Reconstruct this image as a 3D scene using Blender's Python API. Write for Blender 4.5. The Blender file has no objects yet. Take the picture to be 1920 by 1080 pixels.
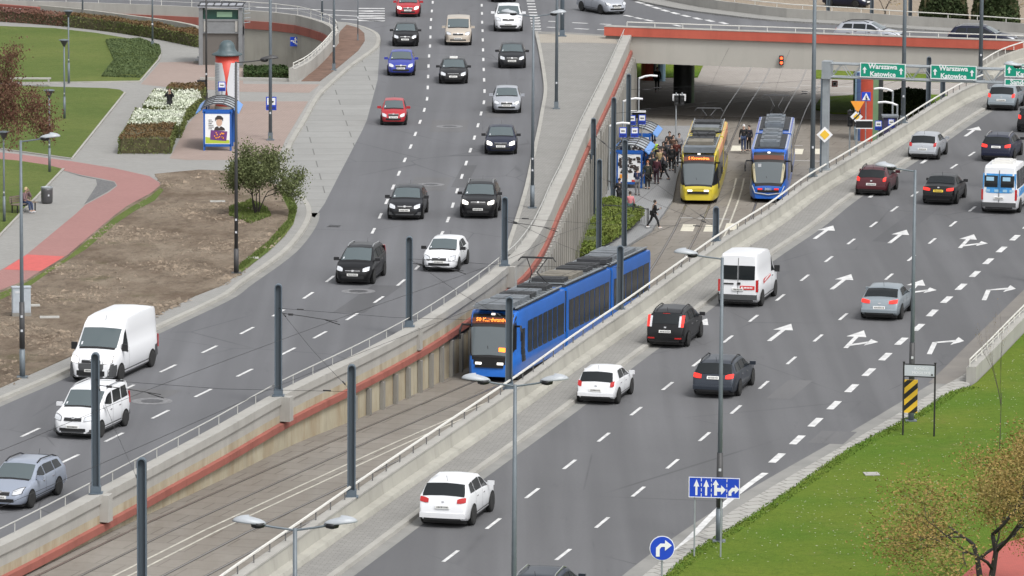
import bpy, bmesh, math, random
from mathutils import Vector, Matrix
import numpy as np
R = math.radians
random.seed(7)
SC = bpy.context.scene
# ---------------------------------------------------------------- camera
H_CAM, F_PX = 36.0, 10000.0
PITCH, ROLL = math.atan(1452 / F_PX), R(0.35)
fw = Vector((0, math.cos(PITCH), -math.sin(PITCH)))
up0 = Vector((0, math.sin(PITCH), math.cos(PITCH)))
rt0 = Vector((1, 0, 0))
rt = rt0 * math.cos(ROLL) + up0 * math.sin(ROLL)
up = up0 * math.cos(ROLL) - rt0 * math.sin(ROLL)
cd = bpy.data.cameras.new("camera"); cam = bpy.data.objects.new("camera", cd)
SC.collection.objects.link(cam)
mw = Matrix((rt, up, -fw)).transposed().to_4x4(); mw.translation = Vector((0, 0, H_CAM))
cam.matrix_world = mw
cd.sensor_width = 36; cd.lens = 36 * F_PX / 1920
cd.clip_start = 1; cd.clip_end = 6000
SC.camera = cam
# ---------------------------------------------------------------- light
w = bpy.data.worlds.new("World"); SC.world = w; w.use_nodes = True
nt = w.node_tree; bg = nt.nodes["Background"]
sky = nt.nodes.new("ShaderNodeTexSky"); sky.sky_type = 'NISHITA'; sky.sun_disc = False
sky.sun_elevation = R(55); sky.sun_rotation = R(145); sky.air_density = 1.0; sky.dust_density = 4.0; sky.ozone_density = 1.0
hsv = nt.nodes.new("ShaderNodeHueSaturation"); hsv.inputs["Saturation"].default_value = 0.15
nt.links.new(sky.outputs[0], hsv.inputs["Color"]); nt.links.new(hsv.outputs[0], bg.inputs["Color"])
bg.inputs["Strength"].default_value = 0.15
sd = bpy.data.lights.new("sun", 'SUN'); sd.energy = 1.15; sd.angle = R(12); sd.color = (1, .98, .95)
sun = bpy.data.objects.new("sun", sd); SC.collection.objects.link(sun)
sun.rotation_euler = (R(35), 0, R(35))
vs = SC.view_settings; vs.view_transform = 'Standard'; vs.look = 'None'; vs.gamma = 1; vs.exposure = 0.48
# ---------------------------------------------------------------- helpers
def at(px, py, z=0.0):
    """the real place, at height z, that stands under pixel (px,py) of the 1920x1080 photograph"""
    d = fw * F_PX + rt * (px - 960) + up * (540 - py)
    t = (z - H_CAM) / d.z
    return Vector((d.x * t, d.y * t, z))
def ats(pts, z=0.0): return [at(x, y, z) for x, y in pts]

MATS = {}
def mat(name, col, rough=.6, metal=0, noise=0, scale=3, emit=0, bump=0, coat=0, col2=None, detail=4, spec=.5):
    if name in MATS: return MATS[name]
    m = bpy.data.materials.new(name); m.use_nodes = True; MATS[name] = m
    n = m.node_tree.nodes; l = m.node_tree.links; b = n["Principled BSDF"]
    b.inputs["Base Color"].default_value = (*col, 1); b.inputs["Roughness"].default_value = rough
    b.inputs["Metallic"].default_value = metal; b.inputs["Specular IOR Level"].default_value = spec
    if coat: b.inputs["Coat Weight"].default_value = coat; b.inputs["Coat Roughness"].default_value = .08
    if emit:
        b.inputs["Emission Color"].default_value = (*col, 1); b.inputs["Emission Strength"].default_value = emit
    if noise or bump:
        tc = n.new("ShaderNodeTexCoord"); tx = n.new("ShaderNodeTexNoise"); tx.inputs["Scale"].default_value = scale
        tx.inputs["Detail"].default_value = detail; tx.inputs["Roughness"].default_value = .65
        l.new(tc.outputs["Object"], tx.inputs["Vector"])
        if noise:
            mx = n.new("ShaderNodeMix"); mx.data_type = 'RGBA'
            c2 = col2 or tuple(max(0, c * (1 - noise)) for c in col)
            c1 = col if col2 else tuple(min(1, c * (1 + noise)) for c in col)
            rp = n.new("ShaderNodeMapRange"); rp.inputs[1].default_value = .3; rp.inputs[2].default_value = .7
            l.new(tx.outputs["Fac"], rp.inputs[0]); l.new(rp.outputs[0], mx.inputs[0])
            mx.inputs[6].default_value = (*c1, 1); mx.inputs[7].default_value = (*c2, 1)
            l.new(mx.outputs[2], b.inputs["Base Color"])
        if bump:
            bp = n.new("ShaderNodeBump"); bp.inputs["Strength"].default_value = bump; bp.inputs["Distance"].default_value = .05
            l.new(tx.outputs["Fac"], bp.inputs["Height"]); l.new(bp.outputs[0], b.inputs["Normal"])
    return m

class NM:
    """small helper to wire layered procedural ground materials"""
    def __init__(s, name, rough=.9, spec=.3):
        s.m = bpy.data.materials.new(name); s.m.use_nodes = True
        s.n = s.m.node_tree.nodes; s.l = s.m.node_tree.links; s.b = s.n["Principled BSDF"]
        s.b.inputs["Roughness"].default_value = rough; s.b.inputs["Specular IOR Level"].default_value = spec
        s.geo = s.n.new("ShaderNodeNewGeometry"); s.pos = s.geo.outputs["Position"]; MATS[name] = s.m
    def mapping(s, rot=0, scale=(1, 1, 1)):
        mp = s.n.new("ShaderNodeMapping"); mp.inputs["Rotation"].default_value = (0, 0, rot); mp.inputs["Scale"].default_value = scale
        s.l.new(s.pos, mp.inputs[0]); return mp.outputs[0]
    def noise(s, scale, detail=4, vec=None, rough=.6):
        t = s.n.new("ShaderNodeTexNoise"); t.inputs["Scale"].default_value = scale; t.inputs["Detail"].default_value = detail
        t.inputs["Roughness"].default_value = rough
        s.l.new(vec or s.pos, t.inputs["Vector"]); return t.outputs["Fac"]
    def rng(s, fac, a, b, c=0, d=1):
        r = s.n.new("ShaderNodeMapRange"); 
        for i, v in enumerate((a, b, c, d)): r.inputs[i + 1].default_value = v
        s.l.new(fac, r.inputs[0]); return r.outputs[0]
    def mix(s, fac, a, b):
        x = s.n.new("ShaderNodeMix"); x.data_type = 'RGBA'
        for i, v in ((6, a), (7, b)):
            if isinstance(v, tuple): x.inputs[i].default_value = (*v, 1)
            else: s.l.new(v, x.inputs[i])
        if isinstance(fac, (int, float)): x.inputs[0].default_value = fac
        else: s.l.new(fac, x.inputs[0])
        return x.outputs[2]
    def brick(s, c1, c2, mortar, scale, vec, bw=.5, rh=.25, ms=.02):
        t = s.n.new("ShaderNodeTexBrick"); s.l.new(vec, t.inputs["Vector"])
        t.inputs["Color1"].default_value = (*c1, 1); t.inputs["Color2"].default_value = (*c2, 1); t.inputs["Mortar"].default_value = (*mortar, 1)
        t.inputs["Scale"].default_value = scale; t.inputs["Brick Width"].default_value = bw; t.inputs["Row Height"].default_value = rh
        t.inputs["Mortar Size"].default_value = ms; return t.outputs["Color"]
    def done(s, col, bump=None, bs=.3, dist=.03):
        s.l.new(col, s.b.inputs["Base Color"])
        if bump is not None:
            bp = s.n.new("ShaderNodeBump"); bp.inputs["Strength"].default_value = bs; bp.inputs["Distance"].default_value = dist
            s.l.new(bump, bp.inputs["Height"]); s.l.new(bp.outputs[0], s.b.inputs["Normal"])
        return s.m

def tag(o, label=None, cat=None, group=None, kind=None):
    if label: o["label"] = label
    if cat: o["category"] = cat
    if group: o["group"] = group
    if kind: o["kind"] = kind
    return o
def link(o, parent=None):
    SC.collection.objects.link(o)
    if parent is not None: o.parent = parent
    return o
def empty(name, loc=(0, 0, 0), rz=0, label=None, cat=None, group=None):
    o = bpy.data.objects.new(name, None); o.empty_display_size = .3
    o.location = loc; o.rotation_euler = (0, 0, rz); link(o); return tag(o, label, cat, group)
def mobj(name, verts, faces, mats, parent=None, smooth=False, mi=None, loc=None):
    me = bpy.data.meshes.new(name); me.from_pydata([tuple(v) for v in verts], [], faces)
    for m in (mats if isinstance(mats, (list, tuple)) else [mats]): me.materials.append(m)
    if mi is not None: me.polygons.foreach_set("material_index", mi)
    if smooth: me.polygons.foreach_set("use_smooth", [True] * len(me.polygons))
    me.update(); o = bpy.data.objects.new(name, me)
    if loc is not None: o.location = loc
    return link(o, parent)
def copy_tree(o, parent=None):
    c = o.copy(); link(c)
    if parent is not None: c.parent = parent
    for ch in list(o.children): copy_tree(ch, c)
    return c

class MB:
    def __init__(s): s.v = []; s.f = []
    def quad(s, a, b, c, d):
        i = len(s.v); s.v += [a, b, c, d]; s.f.append((i, i + 1, i + 2, i + 3)); return s
    def box(s, c, d, rz=0, rx=0):
        i = len(s.v); m = Matrix.Rotation(rz, 3, 'Z') @ Matrix.Rotation(rx, 3, 'X'); c = Vector(c)
        for x in (-.5, .5):
            for y in (-.5, .5):
                for z in (-.5, .5): s.v.append(c + m @ Vector((x * d[0], y * d[1], z * d[2])))
        for q in ((0, 1, 3, 2), (4, 6, 7, 5), (0, 4, 5, 1), (2, 3, 7, 6), (0, 2, 6, 4), (1, 5, 7, 3)): s.f.append(tuple(i + k for k in q))
        return s
    def tube(s, a, b, r0, r1=None, n=8, cap=True):
        a, b = Vector(a), Vector(b); r1 = r0 if r1 is None else r1
        d = (b - a).normalized(); u = d.orthogonal().normalized(); w_ = d.cross(u); i = len(s.v)
        for p, r in ((a, r0), (b, r1)):
            for k in range(n):
                t = 2 * math.pi * k / n; s.v.append(p + (u * math.cos(t) + w_ * math.sin(t)) * r)
        for k in range(n): s.f.append((i + k, i + (k + 1) % n, i + n + (k + 1) % n, i + n + k))
        if cap: s.f.append(tuple(i + k for k in range(n))[::-1]); s.f.append(tuple(i + n + k for k in range(n)))
        return s
    def path(s, pts, r, n=6):
        pts = [Vector(p) for p in pts]; i0 = len(s.v); u = None
        for j, p in enumerate(pts):
            d = (pts[min(j + 1, len(pts) - 1)] - pts[max(j - 1, 0)]).normalized()
            u = (u - d * u.dot(d)).normalized() if u else d.orthogonal().normalized()
            w_ = d.cross(u); rr = r[j] if isinstance(r, (list, tuple)) else r
            for k in range(n):
                t = 2 * math.pi * k / n; s.v.append(p + (u * math.cos(t) + w_ * math.sin(t)) * rr)
        for j in range(len(pts) - 1):
            for k in range(n):
                a = i0 + j * n; s.f.append((a + k, a + (k + 1) % n, a + n + (k + 1) % n, a + n + k))
        s.f.append(tuple(i0 + k for k in range(n))[::-1]); e = i0 + (len(pts) - 1) * n; s.f.append(tuple(e + k for k in range(n)))
        return s
    def lathe(s, prof, c=(0, 0, 0), n=20):
        c = Vector(c); i0 = len(s.v)
        for r, z in prof:
            for k in range(n):
                t = 2 * math.pi * k / n; s.v.append(c + Vector((r * math.cos(t), r * math.sin(t), z)))
        for j in range(len(prof) - 1):
            for k in range(n):
                a = i0 + j * n; s.f.append((a + k, a + (k + 1) % n, a + n + (k + 1) % n, a + n + k))
        s.f.append(tuple(i0 + k for k in range(n))[::-1]); e = i0 + (len(prof) - 1) * n; s.f.append(tuple(e + k for k in range(n)))
        return s
    def prism(s, pts, z0, z1):
        from mathutils.geometry import tessellate_polygon
        n = len(pts); i = len(s.v); P = [Vector((p[0], p[1], 0)) for p in pts]
        area = sum(P[k].x * P[(k + 1) % n].y - P[(k + 1) % n].x * P[k].y for k in range(n))
        if area < 0: P.reverse()
        s.v += [Vector((p.x, p.y, z0)) for p in P] + [Vector((p.x, p.y, z1)) for p in P]
        for t in tessellate_polygon([P]):
            a, b, c = t
            if (P[b] - P[a]).cross(P[c] - P[a]).z < 0: a, b, c = c, b, a
            s.f.append((i + n + a, i + n + b, i + n + c)); s.f.append((i + c, i + b, i + a))
        for k in range(n): s.f.append((i + k, i + (k + 1) % n, i + n + (k + 1) % n, i + n + k))
        return s
    def xform(s, m):
        s.v = [m @ Vector(v) for v in s.v]; return s
    def build(s, name, m, parent=None, smooth=False):
        return mobj(name, s.v, s.f, m, parent, smooth)
def slab(name, pts, z0, z1, m, kind='structure'):
    o = MB().prism(pts, z0, z1).build(name, m); return tag(o, kind=kind)
def sheet(name, pts, z, m, kind='structure'):
    from mathutils.geometry import tessellate_polygon
    P = [Vector((p[0], p[1], z)) for p in pts]; F = []
    for a, b, c in tessellate_polygon([P]):
        F.append((a, b, c) if (P[b] - P[a]).cross(P[c] - P[a]).z > 0 else (a, c, b))
    return tag(mobj(name, P, F, m), kind=kind)
def dens(pts, step=2.0, smooth=True):
    """Catmull-Rom resample of a polyline at an even step"""
    P = [Vector(p) for p in pts]
    if smooth and len(P) > 2:
        Q = []
        for i in range(len(P) - 1):
            p0 = P[i - 1] if i else P[0] * 2 - P[1]; p1, p2 = P[i], P[i + 1]; p3 = P[i + 2] if i + 2 < len(P) else P[-1] * 2 - P[-2]
            for k in range(16):
                t = k / 16; Q.append(.5 * ((2 * p1) + (p2 - p0) * t + (2 * p0 - 5 * p1 + 4 * p2 - p3) * t * t + (3 * p1 - p0 - 3 * p2 + p3) * t ** 3))
        Q.append(P[-1]); P = Q
    L = [0]
    for a, b in zip(P, P[1:]): L.append(L[-1] + (b - a).length)
    n = max(1, round(L[-1] / step)); out = []; j = 0
    for i in range(n + 1):
        d = L[-1] * i / n
        while j < len(L) - 2 and L[j + 1] < d: j += 1
        t = (d - L[j]) / max(1e-9, L[j + 1] - L[j]); out.append(P[j].lerp(P[j + 1], t))
    return out
def offs(P, d):
    """offset a ground polyline to its right by d"""
    o = []
    for i, p in enumerate(P):
        t = (P[min(i + 1, len(P) - 1)] - P[max(i - 1, 0)]); t.z = 0; t.normalize(); o.append(p + Vector((t.y, -t.x, 0)) * d)
    return o
def extr(P, prof, zf=None):
    """extrude a cross profile [(offset,z)] along P; closed loop profile; zf(p) adds height"""
    mb = MB(); n = len(prof); cols = [offs(P, o) for o, z in prof]
    for i in range(len(P)):
        for k in range(n):
            q = cols[k][i]; mb.v.append(Vector((q.x, q.y, P[i].z + prof[k][1])))
    for i in range(len(P) - 1):
        for k in range(n):
            a = i * n; mb.f.append((a + k, a + n + k, a + n + (k + 1) % n, a + (k + 1) % n))
    mb.f.append(tuple(range(n))); mb.f.append(tuple((len(P) - 1) * n + k for k in range(n))[::-1])
    return mb
def text_mesh(name, body, size, m, parent, loc, rot, depth=.004, ax='CENTER', bold=0):
    cu = bpy.data.curves.new(name, 'FONT'); cu.body = body; cu.size = size; cu.extrude = depth; cu.align_x = ax; cu.align_y = 'CENTER'; cu.offset = bold
    cu.resolution_u = 2
    to = bpy.data.objects.new(name, cu); SC.collection.objects.link(to)
    dg = bpy.context.evaluated_depsgraph_get(); me = bpy.data.meshes.new_from_object(to.evaluated_get(dg))
    bpy.data.objects.remove(to); bpy.data.curves.remove(cu)
    me.materials.clear(); me.materials.append(m); me.name = name
    o = bpy.data.objects.new(name, me); link(o, parent); o.location = loc; o.rotation_euler = rot; return o
# ================================================================ ground materials
def m_asphalt(name, base=(.105, .107, .113), rot=0.0, sc=1.0):
    s = NM(name, .82, .35)
    streak = s.noise(1.0, 3, s.mapping(rot, (.9, .035, 1)))
    fine = s.noise(9, 5); big = s.noise(.06, 4)
    c = s.mix(s.rng(big, .35, .65), tuple(b * .93 for b in base), tuple(b * 1.12 for b in base))
    c = s.mix(s.rng(streak, .4, .72, 0, .38), c, tuple(b * .66 for b in base))
    c = s.mix(s.rng(fine, .3, .75, 0, .25), c, tuple(b * 1.5 for b in base))
    lane = s.noise(1.0, 2, s.mapping(rot, (.55, .012, 1))); c = s.mix(s.rng(lane, .42, .58, 0, .45), c, tuple(b * .7 for b in base))
    vo = s.n.new("ShaderNodeTexVoronoi"); vo.feature = 'DISTANCE_TO_EDGE'; vo.inputs["Scale"].default_value = .09; s.l.new(s.mapping(rot + .3, (1.6, .8, 1)), vo.inputs["Vector"])
    cr = s.n.new("ShaderNodeMath"); cr.operation = 'MULTIPLY'; s.l.new(s.rng(vo.outputs["Distance"], .0, .0075, .55, 0), cr.inputs[0]); s.l.new(s.rng(s.noise(.07, 3), .5, .6), cr.inputs[1])
    c = s.mix(cr.outputs[0], c, tuple(b * .35 for b in base))
    oil = s.noise(.8, 5, s.mapping(rot, (1.2, .25, 1)), .75); c = s.mix(s.rng(oil, .62, .75, 0, .35), c, tuple(b * .55 for b in base))
    pt = s.noise(.5, 6, rough=.8)
    c = s.mix(s.rng(pt, .66, .76, 0, .22), c, tuple(b * 1.7 for b in base))
    return s.done(c, fine, .15, .01)
ASPH = m_asphalt("asphalt_left", (.128, .13, .138), R(10)); ASPH_R = m_asphalt("asphalt_right", (.118, .119, .124), R(13.6))
def m_pave(name, c1, c2, mort, scale=2.5, rot=0, dirt=.25, bw=.5, rh=.25, ms=.02):
    s = NM(name, .9, .25); v = s.mapping(rot, (1, 1, 1))
    c = s.brick(c1, c2, mort, scale, v, bw, rh, ms)
    c = s.mix(s.rng(s.noise(.35, 6, rough=.7), .4, .75, 0, dirt), c, tuple(x * .6 for x in c1))
    c = s.mix(s.rng(s.noise(6, 4), .4, .7, 0, .15), c, tuple(min(1, x * 1.3) for x in c1))
    return s.done(c)
PAVE = m_pave("grey_paving", (.29, .287, .275), (.26, .257, .245), (.22, .215, .2), 1.6, R(20))
PAVE2 = m_pave("walkway_slabs", (.27, .265, .25), (.23, .225, .215), (.17, .165, .15), 1.4, R(8), .4)
PINK = m_pave("pink_paving", (.33, .262, .23), (.29, .23, .205), (.22, .17, .15), 1.5, R(5), .3)
COBB = m_pave("cobble_strip", (.2, .2, .2), (.12, .12, .125), (.08, .08, .08), 5, R(30), .3, .5, .5, .05)
STRIP = m_pave("slab_strip", (.37, .365, .34), (.33, .32, .3), (.16, .155, .14), 1.0, R(-30), .3, .8, .6, .03)
CONC_BAY = m_pave("bay_concrete", (.29, .29, .28), (.265, .265, .255), (.12, .12, .115), .35, R(-4), .45, 1.7, 1.0, .012)
BIKE = m_pave("red_cycle_paving", (.33, .18, .165), (.3, .16, .15), (.25, .13, .12), 2.2, R(30), .3)
def m_soil():
    s = NM("bare_soil", .97, .1)
    a = s.noise(.35, 9, s.mapping(R(35), (1, .55, 1)), .75); b = s.noise(1.3, 9, s.mapping(R(-25), (1, .5, 1)), .8)
    c = s.mix(s.rng(a, .38, .62), (.2, .15, .11), (.37, .305, .235))
    c = s.mix(s.rng(b, .5, .62, 0, .6), c, (.14, .11, .082))
    c = s.mix(s.rng(s.noise(.9, 8, rough=.8), .6, .7, 0, .6), c, (.46, .4, .32))
    c = s.mix(s.rng(s.noise(.22, 6), .6, .75, 0, .5), c, (.1, .12, .035))
    return s.done(c, b, 1.0, .5)
def m_grass(name, g1, g2, dry):
    s = NM(name, .95, .1)
    a = s.noise(.12, 6); b = s.noise(1.6, 6, rough=.7); f = s.noise(14, 4)
    c = s.mix(s.rng(a, .35, .65), g1, g2)
    c = s.mix(s.rng(b, .5, .8, 0, .45), c, tuple(x * .55 for x in g1))
    c = s.mix(s.rng(s.noise(.3, 5, rough=.75), .56, .74, 0, .5), c, dry)
    c = s.mix(s.rng(f, .45, .75, 0, .35), c, tuple(x * 1.5 for x in g2))
    c = s.mix(s.rng(s.noise(4.5, 5, rough=.8), .5, .68, 0, .45), c, tuple(x * .6 for x in g1))
    c = s.mix(s.rng(s.noise(.7, 6, s.mapping(.6, (1, .5, 1)), .8), .6, .72, 0, .5), c, (dry[0] * 1.05, dry[1] * .9, dry[2]))
    return s.done(c, s.noise(5, 6, rough=.8), .9, .15)
SOIL = m_soil()
GRASS = m_grass("lawn_grass", (.098, .142, .038), (.145, .178, .052), (.19, .18, .08))
GRASS_B = m_grass("bright_lawn_grass", (.09, .175, .02), (.155, .205, .03), (.21, .2, .065))
def m_track():
    s = NM("trackbed_concrete", .92, .2); v = s.mapping(R(14.5), (1, 1, 1))
    c = s.brick((.215, .2, .178), (.245, .228, .203), (.12, .11, .096), 1.0, v, 2.3, 1.55, .03)
    c = s.mix(s.rng(s.noise(.25, 6, s.mapping(R(14), (1.3, .12, 1)), .7), .35, .7, 0, .6), c, (.15, .125, .1))
    c = s.mix(s.rng(s.noise(.05, 4), .5, .7, 0, .4), c, (.31, .29, .26))
    c = s.mix(s.rng(s.noise(3, 6), .5, .8, 0, .3), c, (.13, .11, .09))
    return s.done(c)
TRACK = m_track()
def m_conc(name, c1, c2, stain=.5, rust=None, panel=0):
    s = NM(name, .88, .25)
    st = s.noise(1.0, 6, s.mapping(0, (.9, .9, .12)), .7)
    c = s.mix(s.rng(s.noise(.5, 5), .3, .7), c1, c2)
    c = s.mix(s.rng(st, .5, .72, 0, stain), c, tuple(x * .5 for x in c1))
    if rust: c = s.mix(s.rng(s.noise(1.2, 6, s.mapping(0, (.7, .7, .2)), .7), .42, .7, 0, .75), c, rust)
    return s.done(c, s.noise(12, 4), .25, .01)
CONC = m_conc("cast_concrete", (.4, .39, .345), (.33, .32, .285), .45)
CONC_Y = m_conc("stained_concrete", (.46, .42, .32), (.38, .34, .25), .6, (.28, .2, .115))
CONC_L = m_conc("pale_concrete", (.4, .39, .365), (.34, .33, .305), .35)
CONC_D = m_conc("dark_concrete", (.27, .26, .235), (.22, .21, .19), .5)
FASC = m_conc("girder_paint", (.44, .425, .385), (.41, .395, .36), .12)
REDB = m_conc("red_band_paint", (.33, .115, .09), (.27, .1, .08), .65)
REDB2 = m_conc("bridge_red_paint", (.52, .125, .085), (.44, .1, .07), .35)
KERB = m_conc("kerb_stone", (.38, .37, .34), (.31, .3, .275), .3)
WHITE = mat("road_paint", (.74, .74, .73), .75, noise=.1, scale=2.2, col2=(.4, .4, .4), detail=8)
STEEL = mat("galvanised_steel", (.33, .36, .38), .45, .3, noise=.12, scale=2)
POLEG = mat("grey_pole_paint", (.13, .155, .175), .5, .1, noise=.12, scale=1.5)
POLED = mat("dark_pole_paint", (.05, .05, .052), .55)
CATP = mat("catenary_paint", (.1, .13, .16), .5, .1, noise=.1, scale=1)
CATD = mat("catenary_inner", (.06, .078, .095), .6)
BLACK = mat("black_plastic", (.012, .012, .013), .5)
RAILT = mat("worn_railing", (.42, .42, .4), .55)
RAILP = mat("railing_paint", (.62, .61, .57), .5)
WIRE = mat("wire", (.03, .03, .032), .5, .5)

# ================================================================ heights of the sunken tram level
ZK = [(0, -.4), (150, -.45), (193, -1.15), (216, -1.85), (233, -2.5), (252, -3.3), (264, -4.15), (285, -5.05), (310, -5.5), (3000, -5.5)]
def zt(Y):
    for (a, p), (b, q) in zip(ZK, ZK[1:]):
        if Y <= b:
            return p + (q - p) * (Y - a) / (b - a)
    return -5.5
def atl(px, py, dz=0.0):
    """ground point of the sunken level under a pixel"""
    z = -3.0
    for _ in range(12):
        p = at(px, py, z); z = zt(p.y) + dz
    return at(px, py, z)
# sunken ground: one sheet reaching far beyond everything
rows = [100, 150, 170, 193, 204, 216, 224, 233, 242, 252, 258, 264, 275, 285, 297, 310, 340, 400, 3000]
v = []; f = []
for i, y in enumerate(rows):
    for x in (-1500, -60, 0, 60, 1500): v.append((x, y, zt(y)))
for i in range(len(rows) - 1):
    for j in range(4): a = i * 5 + j; f.append((a, a + 1, a + 6, a + 5))
tag(mobj("ground", v, f, TRACK), kind="structure")

# ================================================================ edge lines (ground level 0)
W1px = [(-140, 1075), (0, 1012), (168, 926), (289, 862), (400, 803), (529, 731), (668, 664), (776, 607), (869, 548), (911, 518), (942, 493), (967, 472), (994, 437), (1014, 400), (1033, 356), (1053, 316), (1087, 240), (1133, 147), (1172, 62)]
W1 = dens([at(x, y, .45) * 1 for x, y in W1px], 2.0)
for p in W1: p.z = 0
W2px = [(250, 1212), (344, 1146), (432, 1081), (561, 992), (701, 895), (799, 829), (899, 762), (970, 714), (1070, 642), (1167, 576), (1260, 510), (1348, 448), (1440, 390), (1507, 341), (1590, 291), (1673, 241), (1740, 198), (1800, 164), (1840, 148)]
W2 = dens([at(x, y + 3, .82) for x, y in W2px], 2.0)
for p in W2: p.z = 0
LFAR, RFAR, NEAR, BACK = -1400, 1400, 60, 372
# pit (descending footpath) opening at upper left
W4px = [(630, 86), (618, 102), (600, 122), (576, 143), (550, 157)]
RINGpx = [(630, 86), (622, 75), (600, 66), (560, 55), (500, 48), (440, 44), (380, 40), (300, 36), (200, 32), (100, 29), (-60, 25)]
pit = [at(x, y) for x, y in W4px]
ringw = dens([at(x, y, .0) for x, y in RINGpx], 3)
inner = [at(375, 153), at(374, 112), at(373, 90), at(300, 70), at(150, 50), at(0, 41), at(-80, 37)]
# upper level, left + ring road: one sheet with the road material, sidewalks stand on it
brL0, brL1 = at(1173, 62), at(1120, 0)
b0 = Vector((at(1172, 77).x, at(1172, 77).y, 0))
def bp0(u, n_): return b0 + Vector((math.cos(R(17)), -math.sin(R(17)), 0)) * u + Vector((math.sin(R(17)), math.cos(R(17)), 0)) * n_
left_poly = [W1[0] + Vector((-60, -90, 0))] + W1 + [bp0(-.2, 0), bp0(-.2, 27), at(1208, -8), Vector((at(1208, -8).x + 1, 440, 0)), Vector((LFAR, 440, 0)), Vector((LFAR, ringw[-1].y, 0))] \
    + ringw[::-1][1:] + pit[1:] + inner + [Vector((LFAR, inner[-1].y, 0)), Vector((LFAR, NEAR, 0))]
sheet("road_left", left_poly, 0, ASPH)
right_poly = [W2[0] + Vector((-30, -90, 0))] + W2 + [at(1875, 126), at(1935, 108), Vector((RFAR, 330, 0)), Vector((RFAR, NEAR, 0))]
W2e = dens([at(1840, 148), at(1873, 128), at(1920, 111), at(2000, 90)], 2)
sheet("road_right", right_poly, 0, ASPH_R)
# ---------------------------------------------------------------- walls
def wall_thing(name, label, cat="wall", group=None): return empty(name, (0, 0, 0), 0, label, cat, group)
w1 = wall_thing("retaining_wall", "long curved concrete retaining wall with red band between the left road and the sunken tram tracks")
# cap, upper face, red band, ribbed lower face
def W1part(prof, name, m, P=W1): return extr(P, prof).build(name, m, w1)
W1part([(-.12, -.3), (-.12, .42), (.5, .46), (.5, .14), (.42, .14), (.42, -.3)], "coping", CONC_L)
ny = [i for i, p in enumerate(W1) if p.y < 245][-1]
extr(W1[:ny + 1], [(-.1, -.3), (.42, -.3), (.42, -8), (-.1, -8)]).build("wall_face", CONC_Y, w1)
extr(W1[ny:], [(-.1, -.3), (.42, -.3), (.42, -8), (-.1, -8)]).build("wall_face", CONC, w1)
W1part([(.42, -.62), (.58, -.65), (.58, -.92), (.42, -.96)], "red_band", REDB)
# ribs on the lower face
k = 0
for i, p in enumerate(W1):
    if p.y < 222: continue
    t = (W1[min(i + 1, len(W1) - 1)] - W1[i - 1]).normalized(); q = p + Vector((t.y, -t.x, 0)) * .52
    big = p.y > 252
    zb = zt(p.y) + .0; z1 = -1.05
    if z1 - zb < .5: continue
    w_ = .32 if big else .16
    MB().box((q.x, q.y, (zb + z1) / 2), (w_, .5 if big else .3, z1 - zb), math.atan2(t.x, t.y) * -1).build("rib", CONC_L if big else CONC_D, w1)
    if big and i < len(W1) - 1:
        q2 = (p + W1[i + 1]) / 2 + Vector((t.y, -t.x, 0)) * .5
        MB().box((q2.x, q2.y, (zb + z1) / 2), (.24, .4, z1 - zb), -math.atan2(t.x, t.y)).build("rib", CONC_L, w1)
        MB().box((q2.x + .35 * t.y, q2.y - .35 * t.x, (zb + z1) / 2), (.06, .2, z1 - zb), -math.atan2(t.x, t.y)).build("drain_pipe", CONC_D, w1)
# right parapet: barrier w2
w2 = wall_thing("parapet_wall", "pale concrete parapet wall with stepped foot running between the tram tracks and the right road")
extr(W2, [(0, -8), (0, .78), (.34, .8), (.42, .3), (.75, .26), (.85, 0), (.85, -.3), (.3, -8)]).build("barrier", CONC, w2)
extr([p for p in W2], [(-.04, .7), (-.04, .84), (.37, .86), (.37, .79)]).build("coping", CONC_L, w2)
extr(W2e, [(0, -8), (0, .78), (.34, .8), (.42, .3), (.75, .26), (.85, 0), (.3, -8)]).build("barrier", CONC, w2)
def railing(P, h, z0, name, label, step=2.0, m=RAILP, r=.035, mid=True, off=0.0, pr=.022, mp=None):
    root = wall_thing(name, label, "railing"); Q = offs(P, off)
    rail = [Vector((p.x, p.y, p.z + z0 + h)) for p in Q]; MB().path(rail, r, 6).build("handrail", m, root)
    if mid: MB().path([q - Vector((0, 0, h * .5)) for q in rail], r * .5, 4).build("middle_rail", m, root)
    D = dens(Q, step, False); pm = None
    for q in D[:99]:
        if pm is None: o = MB().box((0, 0, h / 2), (pr * 2, pr * 2, h)).build("post", mp or m, root); pm = o
        else: o = pm.copy(); link(o, root)
        o.location = (q.x, q.y, q.z + z0)
    return root
GROOV2 = mat('railing_post_grey', (.12, .12, .12), .6)
railing(W1, .42, .42, "railing", "low white railing on top of the red banded retaining wall beside the left road", 2.6, off=.0, r=.026, pr=.016, mid=False, m=RAILT)
railing(W2, .36, .82, "railing", "low pale handrail on top of the parapet wall beside the right road", 2.0, off=.08, mid=False, r=.05, mp=GROOV2)
railing(W2e, .36, .82, "railing", "pale handrail on the parapet curve behind the green signs at upper right", 2.2, mid=False, r=.045)
# parapet w3 at right edge
W3 = dens([at(1818, 722), at(1850, 690), at(1890, 648), at(1925, 612), at(2010, 525)], 2)
w3 = wall_thing("parapet_wall", "concrete parapet with a red band at the right edge above the bright lawn")
extr(W3, [(-.15, -.2), (-.15, .75), (.25, .78), (.25, -.4)]).build("barrier", CONC_L, w3)
extr(W3, [(.25, -.25), (.5, -.28), (.5, -.78), (.25, -.8)]).build("red_band", REDB, w3)
extr(W3, [(-.1, -.3), (.25, -.3), (.25, -3), (-.1, -3)]).build("wall_face", CONC_D, w3)
railing(W3, .32, .78, "railing", "white railing on the short parapet at the right edge of the road", 1.6)
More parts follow.
